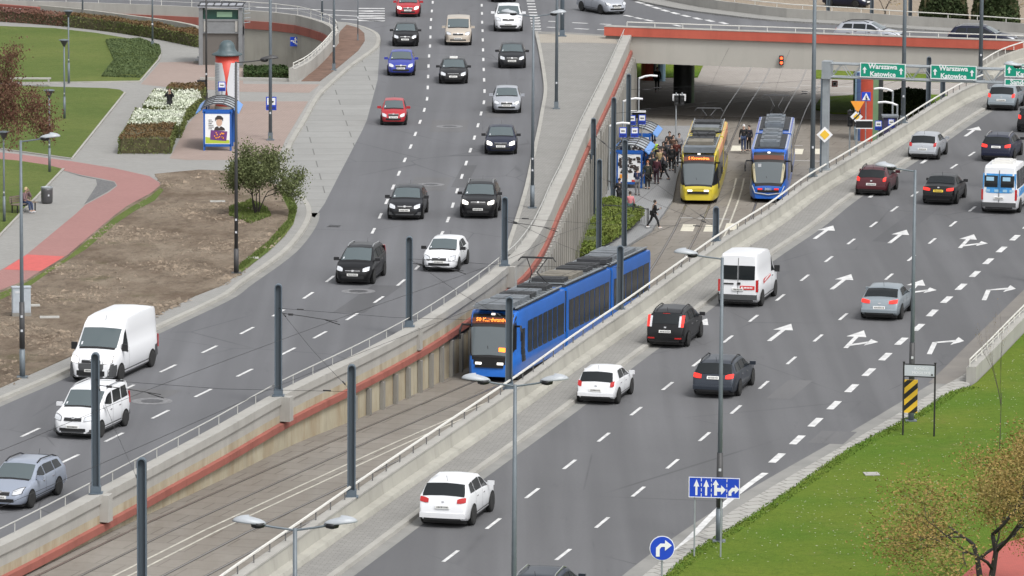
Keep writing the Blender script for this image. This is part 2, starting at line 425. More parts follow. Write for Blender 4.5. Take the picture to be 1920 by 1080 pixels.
# ring wall (behind) and ramp wall and W4 at upper left
rw = wall_thing("ring_wall", "curved concrete wall with a red band holding up the ring road behind the lift tower")
RW = ringw[::-1]
extr(RW, [(-.2, -.4), (-.2, 1.0), (.25, 1.02), (.25, -.4)]).build("barrier", CONC_L, rw)
extr(RW, [(-.2, -.4), (.22, -.4), (.22, -6), (-.2, -6)]).build("wall_face", CONC, rw)
extr(RW, [(.25, .3), (.36, .3), (.36, -.27), (.25, -.27)]).build("red_band", REDB, rw)
railing(RW, .6, 1.0, "railing", "white railing around the curve above the ring road wall", 2.4, off=-.05, r=.03, pr=.016)
w4 = wall_thing("ramp_parapet", "pale sloping parapet beside the brown soil bed, left of the bus bay")
W4 = dens([at(x, y) for x, y in W4px], 1.5)
extr(W4, [(-.15, -6), (-.15, .95), (.3, .98), (.3, -6)]).build("barrier", CONC_L, w4)
railing(W4, .35, .97, "railing", "white handrail on the sloping parapet beside the brown soil bed", 1.8)
FRpx = [(75, 10), (150, 17), (230, 27), (300, 36), (345, 43), (373, 50)]
FR = dens([Vector((at(x, y, .8).x, at(x, y, .8).y, 0)) for x, y in FRpx], 2)
w5 = wall_thing("ramp_wall", "low grey concrete ramp wall behind the long brown hedge at upper left")
extr(FR, [(-.2, -6), (-.2, .8), (.2, .82), (.2, -6)]).build("wall_face", CONC, w5)
FR0 = dens([Vector((at(x, y, 1.0).x, at(x, y, 1.0).y, 0)) for x, y in [(-80, 0), (0, 6), (74, 12)]], 2)
w6 = wall_thing("ramp_wall", "short concrete wall with a red top band in the upper left corner")
extr(FR0, [(-.2, -6), (-.2, .4), (.2, .42), (.2, -6)]).build("wall_face", CONC, w6); extr(FR0, [(.2, .95), (.3, .95), (.3, .45), (.2, .45), (-.1, .42), (-.1, .95)]).build("red_band", REDB, w6)
railing(offs(FR0, .8), 1.1, -.3, "railing", "white picket railing under the red band in the upper left corner", .6, mid=False)
# low edge at the pit front
pe = dens([at(375, 154), at(460, 154), at(548, 156)], 2)
tag(extr(pe, [(-.15, -6), (-.15, .3), (.15, .3), (.15, -6)]).build("edge_kerb", CONC_L), "low white concrete edging in front of the sunken hedge by the advertising column", "kerb")
extr(dens(inner[:], 3, False), [(-.1, -6), (-.1, .0), (.1, .0), (.1, -6)]).build("pit_edge", CONC)["kind"] = "structure"

# ---------------------------------------------------------------- bridge
bA, bB = at(1135, 66), at(1172, 67)
bd = Vector((math.cos(R(17)), -math.sin(R(17)), 0)); bn = Vector((math.sin(R(17)), math.cos(R(17)), 0))
b0 = Vector((at(1172, 77).x, at(1172, 77).y, 0))
def bp(u, n_, z): p = b0 + bd * u + bn * n_; return Vector((p.x, p.y, z))
br = empty("road_bridge", b0, 0, "wide concrete road bridge with a red edge band crossing over the tram tracks", "bridge")
def bbox(u0, u1, n0, n1, z0, z1):
    mb = MB(); c = (bp((u0 + u1) / 2, (n0 + n1) / 2, (z0 + z1) / 2) - b0); mb.box(c, (u1 - u0, n1 - n0, z1 - z0), -R(17)); return mb
FPpx = [(1215, -6), (1262, 5), (1330, 18), (1400, 27), (1480, 36), (1600, 43), (1700, 50), (1800, 56), (1940, 66)]
FP = dens([at(x, y) for x, y in FPpx], 2.5)
dk = [bp(-.6, .1, 0), bp(60, .1, 0), bp(60, 9, 0)] + [p for p in FP if p.y < bp(60, 0, 0).y + 500][::-1] + [bp(-.6, 26, 0)]
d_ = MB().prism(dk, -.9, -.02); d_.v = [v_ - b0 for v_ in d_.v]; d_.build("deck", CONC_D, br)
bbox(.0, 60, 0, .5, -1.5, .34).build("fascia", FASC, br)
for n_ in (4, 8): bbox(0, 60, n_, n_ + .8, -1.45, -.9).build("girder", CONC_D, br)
sheet("road_deck", [bp(-3, .57, 0), bp(60, .57, 0), bp(60, 9, 0)] + FP[::-1] + [bp(-3, 26, 0)], .002, ASPH)
bbox(-.05, .0, .0, .5, -.0, .34).build('plinth', CONC_D, br); bbox(-1.4, -.06, .0, .4, 0, .34).build('plinth', CONC_D, br)
bbox(-1.45, 60, -.2, .55, .35, .96).build("red_band", REDB2, br)
bbox(-1.45, 60, -.22, .57, .96, 1.01).build("coping", CONC_L, br)
BP = [bp(u, .1, 0) for u in np.linspace(.1, 58, 30)]
railing(BP, .3, 1.01, "railing", "white pipe railing along the red edge of the bridge", 2.0, mid=False, r=.04)
# far parapet of the ring on the bridge's other side
w7 = wall_thing("bridge_parapet", "long weathered concrete parapet on the far side of the ring road at upper right")
extr(FP, [(-.25, -.3), (-.25, .75), (.2, .78), (.2, .0), (.35, -.02), (.35, -.4)]).build("barrier", CONC_L, w7)
slab("far_pavement", FP + offs(FP, 2.2)[::-1], 0, .12, PAVE)
railing(FP, .3, .78, "railing", "pale handrail on the far parapet of the ring road", 2.4, mid=False, r=.04)
# bridge abutment + columns
ab = empty("bridge_abutment", bp(-1, 0, 0), 0, "concrete abutment under the left end of the bridge", "abutment")
q = W1[-1] - bp(-1, 0, 0); mb = MB()
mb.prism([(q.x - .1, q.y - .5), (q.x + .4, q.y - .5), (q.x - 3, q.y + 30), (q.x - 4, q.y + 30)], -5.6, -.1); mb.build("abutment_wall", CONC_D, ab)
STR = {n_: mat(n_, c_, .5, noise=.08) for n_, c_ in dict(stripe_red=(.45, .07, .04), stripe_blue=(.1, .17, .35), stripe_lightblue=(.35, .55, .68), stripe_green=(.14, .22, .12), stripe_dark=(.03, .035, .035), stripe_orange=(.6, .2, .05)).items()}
def bigcol(px, py, w_, cols, label, h=4.6, ):
    p = atl(px, py); root = empty("bridge_column", p, 0, label, "column", "columns under the bridge")
    n_ = len(cols); r = w_ / 2; nseg = 5
    for k, c_ in enumerate(cols):
        a0 = math.pi + math.pi * k / n_; mb = MB(); 
        for z in (0, h):
            for j in range(nseg + 1):
                t = a0 + math.pi / n_ * j / nseg; mb.v.append(Vector((r * math.cos(t), r * math.sin(t), z)))
            mb.v.append(Vector((0, .0, z)))
        m_ = nseg + 2
        for j in range(m_): mb.f.append((j, (j + 1) % m_, m_ + (j + 1) % m_, m_ + j))
        mb.f.append(tuple(range(m_))[::-1]); mb.f.append(tuple(m_ + j for j in range(m_)))
        mb.build("painted_strip", STR[c_], root)
    mb = MB()
    for z in (0, h):
        for j in range(13): t = math.pi * j / 12; mb.v.append(Vector((r * math.cos(t), r * math.sin(t), z)))
    for j in range(12): mb.f.append((j, j + 1, 14 + j, 13 + j))
    mb.build("shaft", CONC_D, root)
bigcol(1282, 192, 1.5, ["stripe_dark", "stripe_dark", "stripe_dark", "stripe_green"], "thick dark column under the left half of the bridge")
bigcol(1628, 262, 1.9, ["stripe_lightblue", "stripe_blue", "stripe_red", "stripe_red", "stripe_green", "stripe_dark", "stripe_dark"], "thick column painted in blue, red and green stripes under the gantry signs")
bigcol(1606, 195, .5, ["stripe_green"], "thin green column beside the striped column")
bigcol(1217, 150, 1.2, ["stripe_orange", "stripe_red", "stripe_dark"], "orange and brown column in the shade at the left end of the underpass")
bigcol(1240, 152, .6, ["stripe_lightblue"], "pale blue column standing in the shade left of the dark column")

# ================================================================ lower level surfaces
def lpoly(pts): return [atl(x, y) for x, y in pts]
def lslab(name, pts, h, m, kind='structure'):
    P = lpoly(pts); n = len(P)
    from mathutils.geometry import tessellate_polygon
    mb = MB(); mb.v = [p + Vector((0, 0, h)) for p in P] + [p - Vector((0, 0, .3)) for p in P]
    Q = [Vector((p.x, p.y, 0)) for p in P]
    for a, b, c in tessellate_polygon([Q]):
        if (Q[b] - Q[a]).cross(Q[c] - Q[a]).z < 0: a, b, c = c, b, a
        mb.f.append((a, b, c))
    area = sum(Q[k].x * Q[(k + 1) % n].y - Q[(k + 1) % n].x * Q[k].y for k in range(n))
    for k in range(n):
        q = (n + k, n + (k + 1) % n, (k + 1) % n, k); mb.f.append(q if area > 0 else q[::-1])
    return tag(mb.build(name, m), kind=kind)
PLAT = m_pave("platform_paving", (.28, .285, .29), (.25, .255, .26), (.18, .18, .18), 2, R(5), .2)
BRK = m_pave("plaza_brick", (.38, .35, .32), (.33, .305, .28), (.2, .18, .165), 1.2, R(12), .5)  # brick tone raised to make up for the light missing under the bridge
lslab("platform", [(1135, 420), (1085, 510), (1168, 470), (1222, 436), (1262, 378), (1270, 335), (1285, 290), (1300, 240), (1215, 240), (1150, 300), (1120, 400)], .16, PLAT)
lslab("plaza_paving", [(1150, 212), (1900, 235), (1940, 90), (1150, 90)], .01, BRK)
lslab("plaza_lawn", [(1525, 205), (1560, 214), (1640, 216), (1900, 222), (1900, 182), (1640, 178), (1540, 184)], .1, GRASS_B)
lslab("plaza_lawn", [(1530, 148), (1900, 158), (1900, 128), (1530, 120)], .1, GRASS_B)
lslab("plaza_lawn", [(1150, 146), (1308, 146), (1320, 120), (1150, 116)], .1, GRASS_B)
# ---------------------------------------------------------------- tram tracks
C1 = dens([(-34, 125, 0), (-21.3, 165, 0), (-9.9, 205, 0), (-.9, 237, 0), (1.55, 248.6, 0), (3.95, 261, 0), (5.8, 270, 0), (8.3, 290, 0), (11.4, 323, 0), (12.9, 343, 0), (15.5, 372, 0), (18.5, 400, 0), (24, 460, 0)], 3)
def onz(P, dz): return [Vector((p.x, p.y, zt(p.y) + dz)) for p in P]
RAILM = mat("rail_steel", (.3, .28, .26), .35, .7); GROOVE = mat("rail_groove", (.09, .08, .068), .9)
for tname, off in (("left", 0), ("right", 4.2)):
    root = empty("tram_track", C1[0] + Vector((off, 0, -.4)), 0, f"{tname} of the two tram tracks set into the sunken paving", "tram track")
    for s_ in (-.72, .72):
        P = onz(offs(C1, off + s_), 0); v = []; f = []
        for nm, w_, dz, m_ in (("rail_slot", .075, .008, GROOVE), ("rail", .035, .014, RAILM)):
            A = onz(offs(C1, off + s_ - w_), dz); B = onz(offs(C1, off + s_ + w_), dz)
            vv = []; ff = []
            for i in range(len(A)): vv += [A[i] - C1[0] - Vector((off, 0, -.4)), B[i] - C1[0] - Vector((off, 0, -.4))]
            for i in range(len(A) - 1): ff.append((2 * i, 2 * i + 1, 2 * i + 3, 2 * i + 2))
            mobj(nm, vv, ff, m_, root)

# ================================================================ upper level surfaces, left side
def up_(name, pts, z, m, z0=0): return slab(name, ats(pts), z0, z, m)
KERB_L = [(-60, 780), (0, 754), (135, 695), (303, 615), (419, 560), (455, 534), (514, 493), (550, 462), (578, 423), (584, 398), (575, 379), (560, 366), (535, 352), (528, 330), (536, 300), (552, 265), (572, 232), (595, 190), (612, 170), (660, 127), (704, 95), (712, 84), (712, 70), (700, 60), (672, 50), (640, 44), (632, 44)]
KL = dens(ats(KERB_L), 1.5)
side = [Vector((-300, KL[0].y, 0))] + KL + [at(636, 70)] + pit + inner + [Vector((-300, inner[-1].y, 0))]
slab("pavement_left", side, 0, .12, PAVE)
tag(extr([p + Vector((0, 0, 0)) for p in KL], [(-.26, .0), (-.26, .135), (.0, .135), (.02, .0)]).build("kerb", KERB), kind="structure")
def lay(name, pts, z, m): return sheet(name, ats(pts, z), z, m)
# light gutter strip on the road side of the kerb
GUT = m_conc("gutter_concrete", (.27, .265, .25), (.21, .21, .2), .3)
i0, i1 = 0, [i for i, p in enumerate(KL) if p.y > at(584, 398).y][0]
g_ = KL[:i1]; sheet("gutter_left", g_ + offs(g_, .42)[::-1], .004, GUT)
sheet("bus_bay", ats([(713, 78), (708, 150), (688, 225), (680, 243), (640, 320), (609, 381), (590, 408), (582, 404), (575, 379), (560, 366), (535, 352), (528, 330), (536, 300), (552, 265), (572, 232), (595, 190), (612, 170), (660, 127), (704, 95)], .004), .004, CONC_BAY)
up_("soil_verge", [(-60, 760), (0, 733), (130, 675), (366, 560), (417, 540), (469, 504), (505, 470), (533, 443), (550, 420), (557, 395), (550, 379), (519, 351), (470, 332), (433, 325), (373, 323), (290, 331), (303, 350), (283, 367), (240, 390), (213, 410), (127, 483), (50, 530), (0, 550), (-60, 580)], .15, SOIL, .05)
up_("soil_bed", [(638, 62), (650, 50), (672, 56), (683, 66), (684, 80), (672, 98), (640, 125), (600, 156), (565, 156), (600, 126), (628, 96)], .15, mat("brown_soil", (.15, .09, .065), .95, noise=.3, scale=1.5, bump=.8), .05)
lay("grass_edge", [(519, 351), (550, 379), (557, 395), (550, 420), (533, 443), (505, 470), (440, 520), (452, 500), (500, 462), (520, 440), (540, 418), (543, 398), (535, 380)], .155, GRASS)
lay("grass_edge", [(0, 549), (50, 529), (127, 482), (213, 409), (245, 388), (283, 367), (300, 352), (307, 356), (290, 376), (252, 396), (225, 414), (160, 468), (100, 505), (56, 536), (0, 562)], .155, GRASS)
lay("cycle_path", [(-60, 540), (-60, 540), (0, 507), (50, 477), (143, 400), (160, 384), (205, 360), (220, 348), (215, 340), (187, 334), (153, 328), (113, 318), (30, 303), (-60, 292), (-60, 280), (27, 288), (133, 302), (213, 315), (280, 330), (300, 343), (302, 351), (283, 366), (240, 389), (213, 409), (127, 482), (50, 529), (0, 549), (-60, 579)][1:], .125, BIKE)
lay("cycle_path_patch", [(50, 477), (127, 481), (78, 508), (7, 505)], .129, mat("bright_red_paint", (.5, .1, .09), .8, noise=.1))
lay("cobble_patch", [(118, 320), (153, 329), (187, 336), (214, 341), (218, 348), (200, 360), (158, 383), (182, 346), (180, 336), (150, 330)], .129, COBB)
lay("pink_plaza", [(300, 117), (373, 115), (455, 128), (456, 157), (600, 158), (580, 174), (450, 172), (395, 168), (320, 164), (264, 158)], .125, PINK)
lay("pink_plaza", [(395, 195), (430, 190), (578, 190), (535, 262), (520, 300), (350, 300), (318, 297), (352, 233), (392, 190)], .125, PINK)
lay("cobble_strip", [(598, 160), (612, 164), (590, 188), (548, 260), (530, 300), (518, 300), (536, 262), (580, 190)], .127, m_pave("pale_cobble", (.36, .355, .34), (.3, .295, .28), (.2, .2, .19), 4, R(10), .2, .5, .5, .05))
up_("lawn_upper", [(-80, 50), (0, 53), (100, 57), (180, 66), (233, 75), (285, 87), (302, 103), (298, 115), (263, 156), (140, 158), (40, 159), (-80, 161)], .17, GRASS, .05)
up_("lawn_middle", [(-80, 165), (43, 166), (200, 170), (225, 173), (234, 179), (135, 301), (27, 287), (-80, 272)], .17, GRASS, .05)
up_("lawn_lower", [(-80, 298), (30, 306), (90, 315), (117, 322), (0, 445), (-80, 520)], .17, GRASS, .05)
for P_ in ([(302, 103), (298, 116), (263, 157)], [(263, 157), (140, 159), (0, 160)], [(235, 178), (136, 302)], [(119, 322), (0, 447), (-60, 505)], [(135, 303), (27, 288), (0, 284)]):
    tag(extr(dens(ats(P_), 1.5, False), [(-.06, .1), (-.06, .2), (.06, .2), (.06, .1)]).build("lawn_edging", KERB), kind="structure")
# median pavement right of the left road
MEpx = [(1003, 62), (1010, 95), (1018, 145), (1020, 175), (1014, 212), (1007, 250), (996, 300), (985, 351), (971, 400), (953, 455), (944, 480)]
ME = dens(ats(MEpx), 1.5)
w1o = offs(W1, -.12)
mw_ = [p for p in w1o if p.y > ME[-1].y - .5]
topy = at(1100, 71).y
slab("pavement_median", ME + [p for p in mw_] + [at(1150, 70), at(1100, 66), at(1050, 63)], 0, .12, PAVE2)
tag(extr(ME, [(-.2, 0), (-.2, .135), (.02, .135), (.04, 0)]).build("kerb", KERB), kind="structure")
gm = offs(ME, -.2); sheet("gutter_median", gm + offs(gm, -.35)[::-1], .004, GUT)
lay("pavement_band", [(1008, 64), (1050, 63), (1100, 66), (1150, 69), (1160, 82), (1100, 80), (1012, 80)], .126, m_pave("tan_slabs", (.36, .33, .28), (.32, .29, .25), (.25, .23, .2), 2, 0, .2))
gp = [p for p in w1o if p.y < ME[-1].y + 1]; sheet("gutter_wall", gp + offs(gp, -.6)[::-1], .004, GUT)
# ---------------------------------------------------------------- right side
WS = offs(W2, .85); KR = offs(W2, 2.35)
slab("pavement_right", WS + KR[::-1], 0, .12, PAVE2)
tag(extr(KR, [(-.25, 0), (-.25, .135), (0, .135), (.02, 0)]).build("kerb", KERB), kind="structure")
sheet("gutter_right", KR + offs(KR, .5)[::-1], .004, GUT)
REp = [(900, 1400), (1100, 1190), (1212, 1080), (1341, 985), (1460, 911), (1623, 817), (1721, 758), (1770, 728), (1800, 712), (1818, 700)]
GEp = [(950, 1400), (1140, 1190), (1256, 1080), (1303, 1039), (1401, 979), (1500, 913), (1594, 848), (1725, 778), (1794, 734), (1818, 731)]
RE, GE = dens(ats(REp), 2), dens(ats(GEp), 2)
slab("slab_strip_right", RE + GE[::-1], 0, .12, STRIP)
gr = [p for p in RE]; sheet("gutter_edge", gr + offs(gr, -.8)[::-1], .004, GUT)
g3 = offs(W3, -.15); sheet("gutter_parapet", g3 + offs(g3, -1.6)[::-1], .006, m_conc("dusty_asphalt", (.22, .205, .185), (.17, .16, .15), .2))
lawn = GE + offs(W3, .3) + [Vector((200, W3[-1].y, 0)), Vector((200, 100, 0)), Vector((GE[0].x, 100, 0))]
slab("lawn_right", lawn, -1, .14, GRASS_B)
sheet("red_path_corner", ats([(1835, 1052), (1870, 1022), (2000, 985), (2100, 1100), (1700, 1250), (1760, 1120)], .146), .146, m_pave("corner_red_paving", (.42, .11, .09), (.36, .1, .085), (.3, .09, .08), 3, 0, .2))

# ================================================================ painted markings
mk = MB()
def strip(P, w_, z=.008):
    A = offs(P, -w_ / 2); B = offs(P, w_ / 2)
    for i in range(len(P) - 1):
        mk.quad(*[Vector((q.x, q.y, z + (P[i].z if q is A[i] or q is B[i] else P[i + 1].z))) for q in (A[i], B[i], B[i + 1], A[i + 1])])
def dashes(px, L_=2.1, w_=.14, z=0):
    G = ats(px)
    for i, p in enumerate(G):
        a = G[max(0, i - 1)]; b = G[min(len(G) - 1, i + 1)]; d = (b - a).normalized()
        strip([p - d * L_ / 2, p + d * L_ / 2], w_)
Z3 = lambda L: [(680 + x / 4, y / 4) for x, y in L]
L1 = Z3([(527, -45), (525, 18), (519, 83), (513, 147), (509, 208), (508, 278), (505, 346), (498, 420), (494, 496), (491, 575), (488, 657), (483, 741), (462, 825), (430, 915), (395, 1005)]) + [(770, 275), (759, 300), (748, 325), (737, 351), (725, 378), (713, 405), (700, 433), (683, 462), (655, 492), (619, 523), (578, 554), (522, 587), (463, 620), (393, 655), (315, 691), (236, 729), (150, 768), (57, 811), (-20, 848)]
L2 = Z3([(893, -20), (893, 40), (895, 101), (896, 167), (899, 230), (901, 300), (903, 375), (905, 447), (908, 522), (911, 600), (914, 684), (909, 768), (888, 852), (865, 940), (838, 1033)]) + [(882, 282), (874, 306), (866, 331), (857, 358), (849, 385), (840, 412), (828, 439), (808, 469), (784, 500), (752, 530), (710, 562), (660, 594), (600, 628), (540, 659), (459, 699), (381, 737), (301, 777), (214, 820), (130, 861), (40, 903)]
dashes(L1); dashes(L2)
A_ = [(760, 1107), (845, 1043), (925, 982), (998, 925), (1068, 871), (1132, 820), (1193, 771), (1252, 724), (1308, 680), (1365, 636), (1413, 597), (1463, 558), (1509, 521), (1554, 486), (1596, 453), (1638, 421), (1677, 392), (1715, 364), (1751, 337), (1789, 312), (1822, 289)]
B_ = [(970, 1103), (1056, 1040), (1129, 980), (1197, 922), (1261, 870), (1321, 819), (1380, 768), (1432, 722), (1484, 676), (1534, 634), (1581, 594), (1625, 556), (1667, 519), (1709, 484), (1748, 452), (1787, 420), (1823, 392), (1858, 365), (1893, 339)]
dashes(A_); dashes(B_)
C_ = [(1457, 859), (1495, 825), (1529, 792), (1564, 760), (1597, 728), (1629, 698), (1660, 669), (1690, 640), (1722, 614), (1748, 587), (1775, 562), (1802, 538), (1828, 514), (1853, 490), (1878, 468), (1903, 446), (1927, 424)]
dashes(C_, 2.1, .3)
strip(dens(ats([(1435, 887), (1400, 912), (1345, 957), (1300, 1003), (1256, 1044), (1200, 1096)]), 2), .26)
def arrow(px, py, kind, hd=13.6):
    c = at(px, py); F = Vector((math.sin(R(hd)), math.cos(R(hd)), 0)); S = Vector((F.y, -F.x, 0))
    def P(s, t): q = c + S * s + F * t; q.z = .008; return q
    o = -.15 if kind == '+' else 0
    def tri(*p): i = len(mk.v); mk.v += [P(*q) for q in p]; mk.f.append((i, i + 1, i + 2))
    if kind in 's+':
        mk.quad(P(-.1 + o * .3, -2.5), P(.1 + o * .3, -2.5), P(.1 + o, .8), P(-.1 + o, .8)); tri((-.45 + o, .8), (.45 + o, .8), (o, 2.75))
    if kind == '+': mk.quad(P(.02, -1.9), P(.02, -1.3), P(.62, -.35), P(.62, -.95)); tri((.6, -1.6), (1.05, -.45), (.6, .3))
    if kind == 'r':
        mk.quad(P(-.2, -2.9), P(.02, -2.9), P(-.28, .5), P(-.5, .5)); mk.quad(P(-.5, .5), P(-.28, .35), P(.4, .85), P(.4, 1.45)); tri((.38, -.05), (.8, 1.2), (.38, 2.3))
for x, y in [(1544, 436), (1822, 247), (1683, 444), (1577, 529), (1462, 624), (1303, 614), (1645, 360), (1741, 297)]: arrow(x, y, 's')
for x, y in [(1816, 453), (1606, 637), (1718, 540)]: arrow(x, y, '+')
for x, y in [(1866, 547), (1766, 646)]: arrow(x, y, 'r')
# crossing blocks and ring road lines
for k in range(12):
    p = at(996 + k * 1.1, 2 + k * 5.35); strip([p - Vector((.35, 0, 0)), p + Vector((.25, 0, 0))], .75)
for k in range(6):
    p = at(1003 + k * .6, 33 + k * 5.35); strip([p - Vector((.1, 0, 0)), p + Vector((.35, 0, 0))], .75)
def ln(a, b, w_=.14): strip([at(*a), at(*b)], w_)
for a, b in [((1028, 40), (1044, 40.5)), ((1073, 42.5), (1102, 44)), ((1125, 45), (1146, 46)), ((1026, 51), (1044, 52)), ((1077, 53.5), (1104, 55)), ((1120, 55.5), (1134, 56)), ((480, 14), (700, 22)), ((600, 27), (720, 33)), ((640, 36), (720, 40))]: ln(a, b, .35)
for a in [(1095, 1), (1178, 30), (1198, 34.5), (1217, 38.5), (1270, 48)]:
    ln((a[0] - 7, a[1] - 1.5), (a[0] + 7, a[1] + 1.5), .35)
for k, a in enumerate([(1200, 5), (1216, 10), (1231, 15), (1247, 20), (1266, 25), (1286, 30), (1308, 35), (1331, 39), (1357, 43.5)]): ln((a[0] - 6, a[1] - 1.8), (a[0] + 6, a[1] + 1.8), .4)
for k in range(6): p = at(697, 16 + k * 4.6); strip([p - Vector((.95, 0, 0)), p + Vector((.95, 0, 0))], .6)
for k in range(40):  # zebra near upper-left behind bus bay
    pass
CREAMP = mat('worn_cream_paint', (.46, .44, .38), .8, noise=.3, scale=2)
# lower level: double line between the tracks
for o in (1.85, 2.35):
    for q0, q1 in ((150, 262), (282, 335)):
        P = [p for p in onz(offs(C1, o), .012) if q0 < p.y < q1]; mk_ = mk; mk = MB(); strip(P, .1, 0); tag(mk.build("track_line", CREAMP), kind="structure"); mk = mk_
def lln(a, b, w_=.12):
    strip([atl(*a, .02), atl(*b, .02)], w_, 0)
for a, b in [((1275, 408), (1300, 408.5)), ((1308, 409), (1368, 411)), ((1478, 273), (1505, 273)), ((1468, 300), (1560, 303)), ((1290, 160), (1335, 160.5)), ((1358, 162), (1390, 163)), ((1398, 152), (1440, 154)), ((1415, 164), (1445, 165)), ((1303, 172), (1345, 172)), ((1470, 163), (1500, 165)), ((1205, 157), (1260, 159)), ((1500, 160), (1600, 163)), ((1500, 172), (1600, 175)), ((1420, 188), (1530, 190)), ((1640, 165), (1760, 168)), ((1640, 176), (1760, 178))]: lln(a, b, .16)
YW = MB()
for x, y in [(1290, 427), (1333, 428), (1372, 425), (1382, 278), (1495, 284), (1536, 284)]:
    p = atl(x, y, .014); YW.box(p, (.75, 3.0, .006), -R(5))
tag(YW.build("crossing_blocks", mat("cream_paint", (.6, .57, .47), .8, noise=.15)), kind="structure")
tag(mk.build("road_markings", WHITE), kind="structure")
# manhole patches, worn slabs
MH = mat("manhole_ring", (.18, .18, .185), .7, noise=.35, scale=4); MHI = mat("manhole_iron", (.1, .1, .105), .55, .4, noise=.4, scale=9)
for k, (x, y, r, lab) in enumerate([(843, 237, .8, "round manhole cover in the middle lane behind the red small car"), (808, 346, .75, "round manhole cover ahead of the black cars in the middle of the left road"), (672, 546, .8, "round manhole cover right in front of the black minivan"), (285, 752, .85, "round manhole cover beside the white small van at lower left")]):
    p = at(x, y, .005); root = empty("manhole_cover", p, 0, lab, "manhole cover", "manhole covers in the left road")
    v = [(r * math.cos(t * .3491), r * math.sin(t * .3491), .002) for t in range(18)]; mobj("ring", v, [tuple(range(18))], MH, root)
    v = [(r * .55 * math.cos(t * .3491), r * .55 * math.sin(t * .3491), .007) for t in range(18)]; mobj("lid", v, [tuple(range(18))], MHI, root)

# repair patches and drain covers in the asphalt
PA = m_asphalt("patched_asphalt", (.1, .101, .106), R(10)); PB = m_asphalt("pale_patched_asphalt", (.128, .128, .131), R(10))
for k, (x, y, w_, l_, th, m_) in enumerate([(842, 236, 2.2, 6.5, 0, PB), (806, 345, 2.0, 6, 2, PB), (690, 560, 1.4, 9, 10, PA), (870, 330, .8, 10, 3, PA), (790, 120, 1.0, 8, 0, PA), (930, 205, 1.2, 9, 0, PB), (1480, 730, 1.0, 5, 13.6, PB), (1560, 820, 1.4, 3, 13.6, PB), (1700, 420, 1.2, 14, 13.6, PA), (1420, 540, .9, 12, 13.6, PA), (250, 740, 3.0, 3.2, 15, PB)]):
    c = at(x, y, .0048); F = Vector((math.sin(R(th)), math.cos(R(th)), 0)); S = Vector((F.y, -F.x, 0)); pts = [c + S * w_ / 2 * a + F * l_ / 2 * b for a, b in ((-1, -1), (1, -.97), (1.05, 1), (-.95, .96))]; sheet("asphalt_patch", pts, .0048, m_)
for k, (x, y, lab) in enumerate([(626, 424, "small iron drain grate at the kerb below the bush tree"), (1002, 330, "small iron drain grate at the median kerb beside the lamp"), (1590, 846, "small iron drain grate at the right kerb below the striped board"), (1392, 970, "small iron drain grate beside the lane sign")]):
    root = empty("drain_grate", at(x, y, .006), R(-10), lab, "drain grate", "iron drain grates at the kerbs"); mb = MB(); [mb.box((q, 0, .006), (.03, .6, .012)) for q in np.linspace(-.25, .25, 7)]; mb.build("bars", MHI, root); MB().box((0, 0, .001), (.6, .7, .002)).build("frame", BLACK, root)
# ================================================================ vehicles
def paint(name, c, metal=.0, rough=.32): return mat("paint_" + name, c, rough, metal, coat=(.12 if sum(c) < .2 else .35), spec=.4)
P_ = dict(red=paint("red", (.38, .022, .03)), dred=paint("dark_red", (.065, .01, .015)), black=paint("black", (.004, .004, .005)), white=paint("white", (.72, .73, .75)),
          silver=paint("silver", (.42, .44, .47), .35), silverb=paint("bluish_silver", (.33, .37, .45), .3), blue=paint("blue", (.035, .05, .3)), navy=paint("navy", (.008, .011, .03)),
          dgrey=paint("dark_grey", (.03, .037, .05), .2), tan=paint("champagne", (.5, .44, .37), .2), greyb=paint("grey_green", (.26, .3, .33), .3), offw=paint("off_white", (.66, .65, .62)),
          anth=paint("anthracite", (.012, .013, .016)), steel=paint("warm_silver", (.4, .42, .46), .3))
GLASS = mat("car_glass", (.085, .108, .115), .08, coat=0, spec=.9)
GLASS_D = mat("dark_glass", (.014, .017, .019), .12, spec=.35)
TYRE = mat("tyre_rubber", (.018, .018, .018), .85); RIM = mat("wheel_alloy", (.5, .51, .53), .4, .15)
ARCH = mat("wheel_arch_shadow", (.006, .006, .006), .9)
HL = mat("headlight_lens", (.55, .57, .6), .15, coat=.5); HLON = mat("headlight_lit", (1, .96, .88), .3, emit=1.1)
TL = mat("tail_lens", (.42, .012, .012), .2, coat=.5); TLON = mat("tail_lit", (.8, .03, .02), .3, emit=.45)
PLATE = mat("number_plate", (.68, .68, .66), .5); PLATEY = mat("yellow_plate", (.75, .55, .05), .5); CHROME = mat("chrome", (.6, .6, .6), .2, .9)
GREY_P = mat("grey_plastic", (.06, .062, .065), .6)
SWH_ = mat("sticker_pale", (.6, .62, .65), .5); INK = mat("plate_ink", (.03, .03, .03), .6)
def interp(tab, x):
    if x <= tab[0][0]: return tab[0][1]
    for (a, p), (b, q) in zip(tab, tab[1:]):
        if x <= b: return p + (q - p) * (x - a) / max(1e-6, b - a)
    return tab[-1][1]
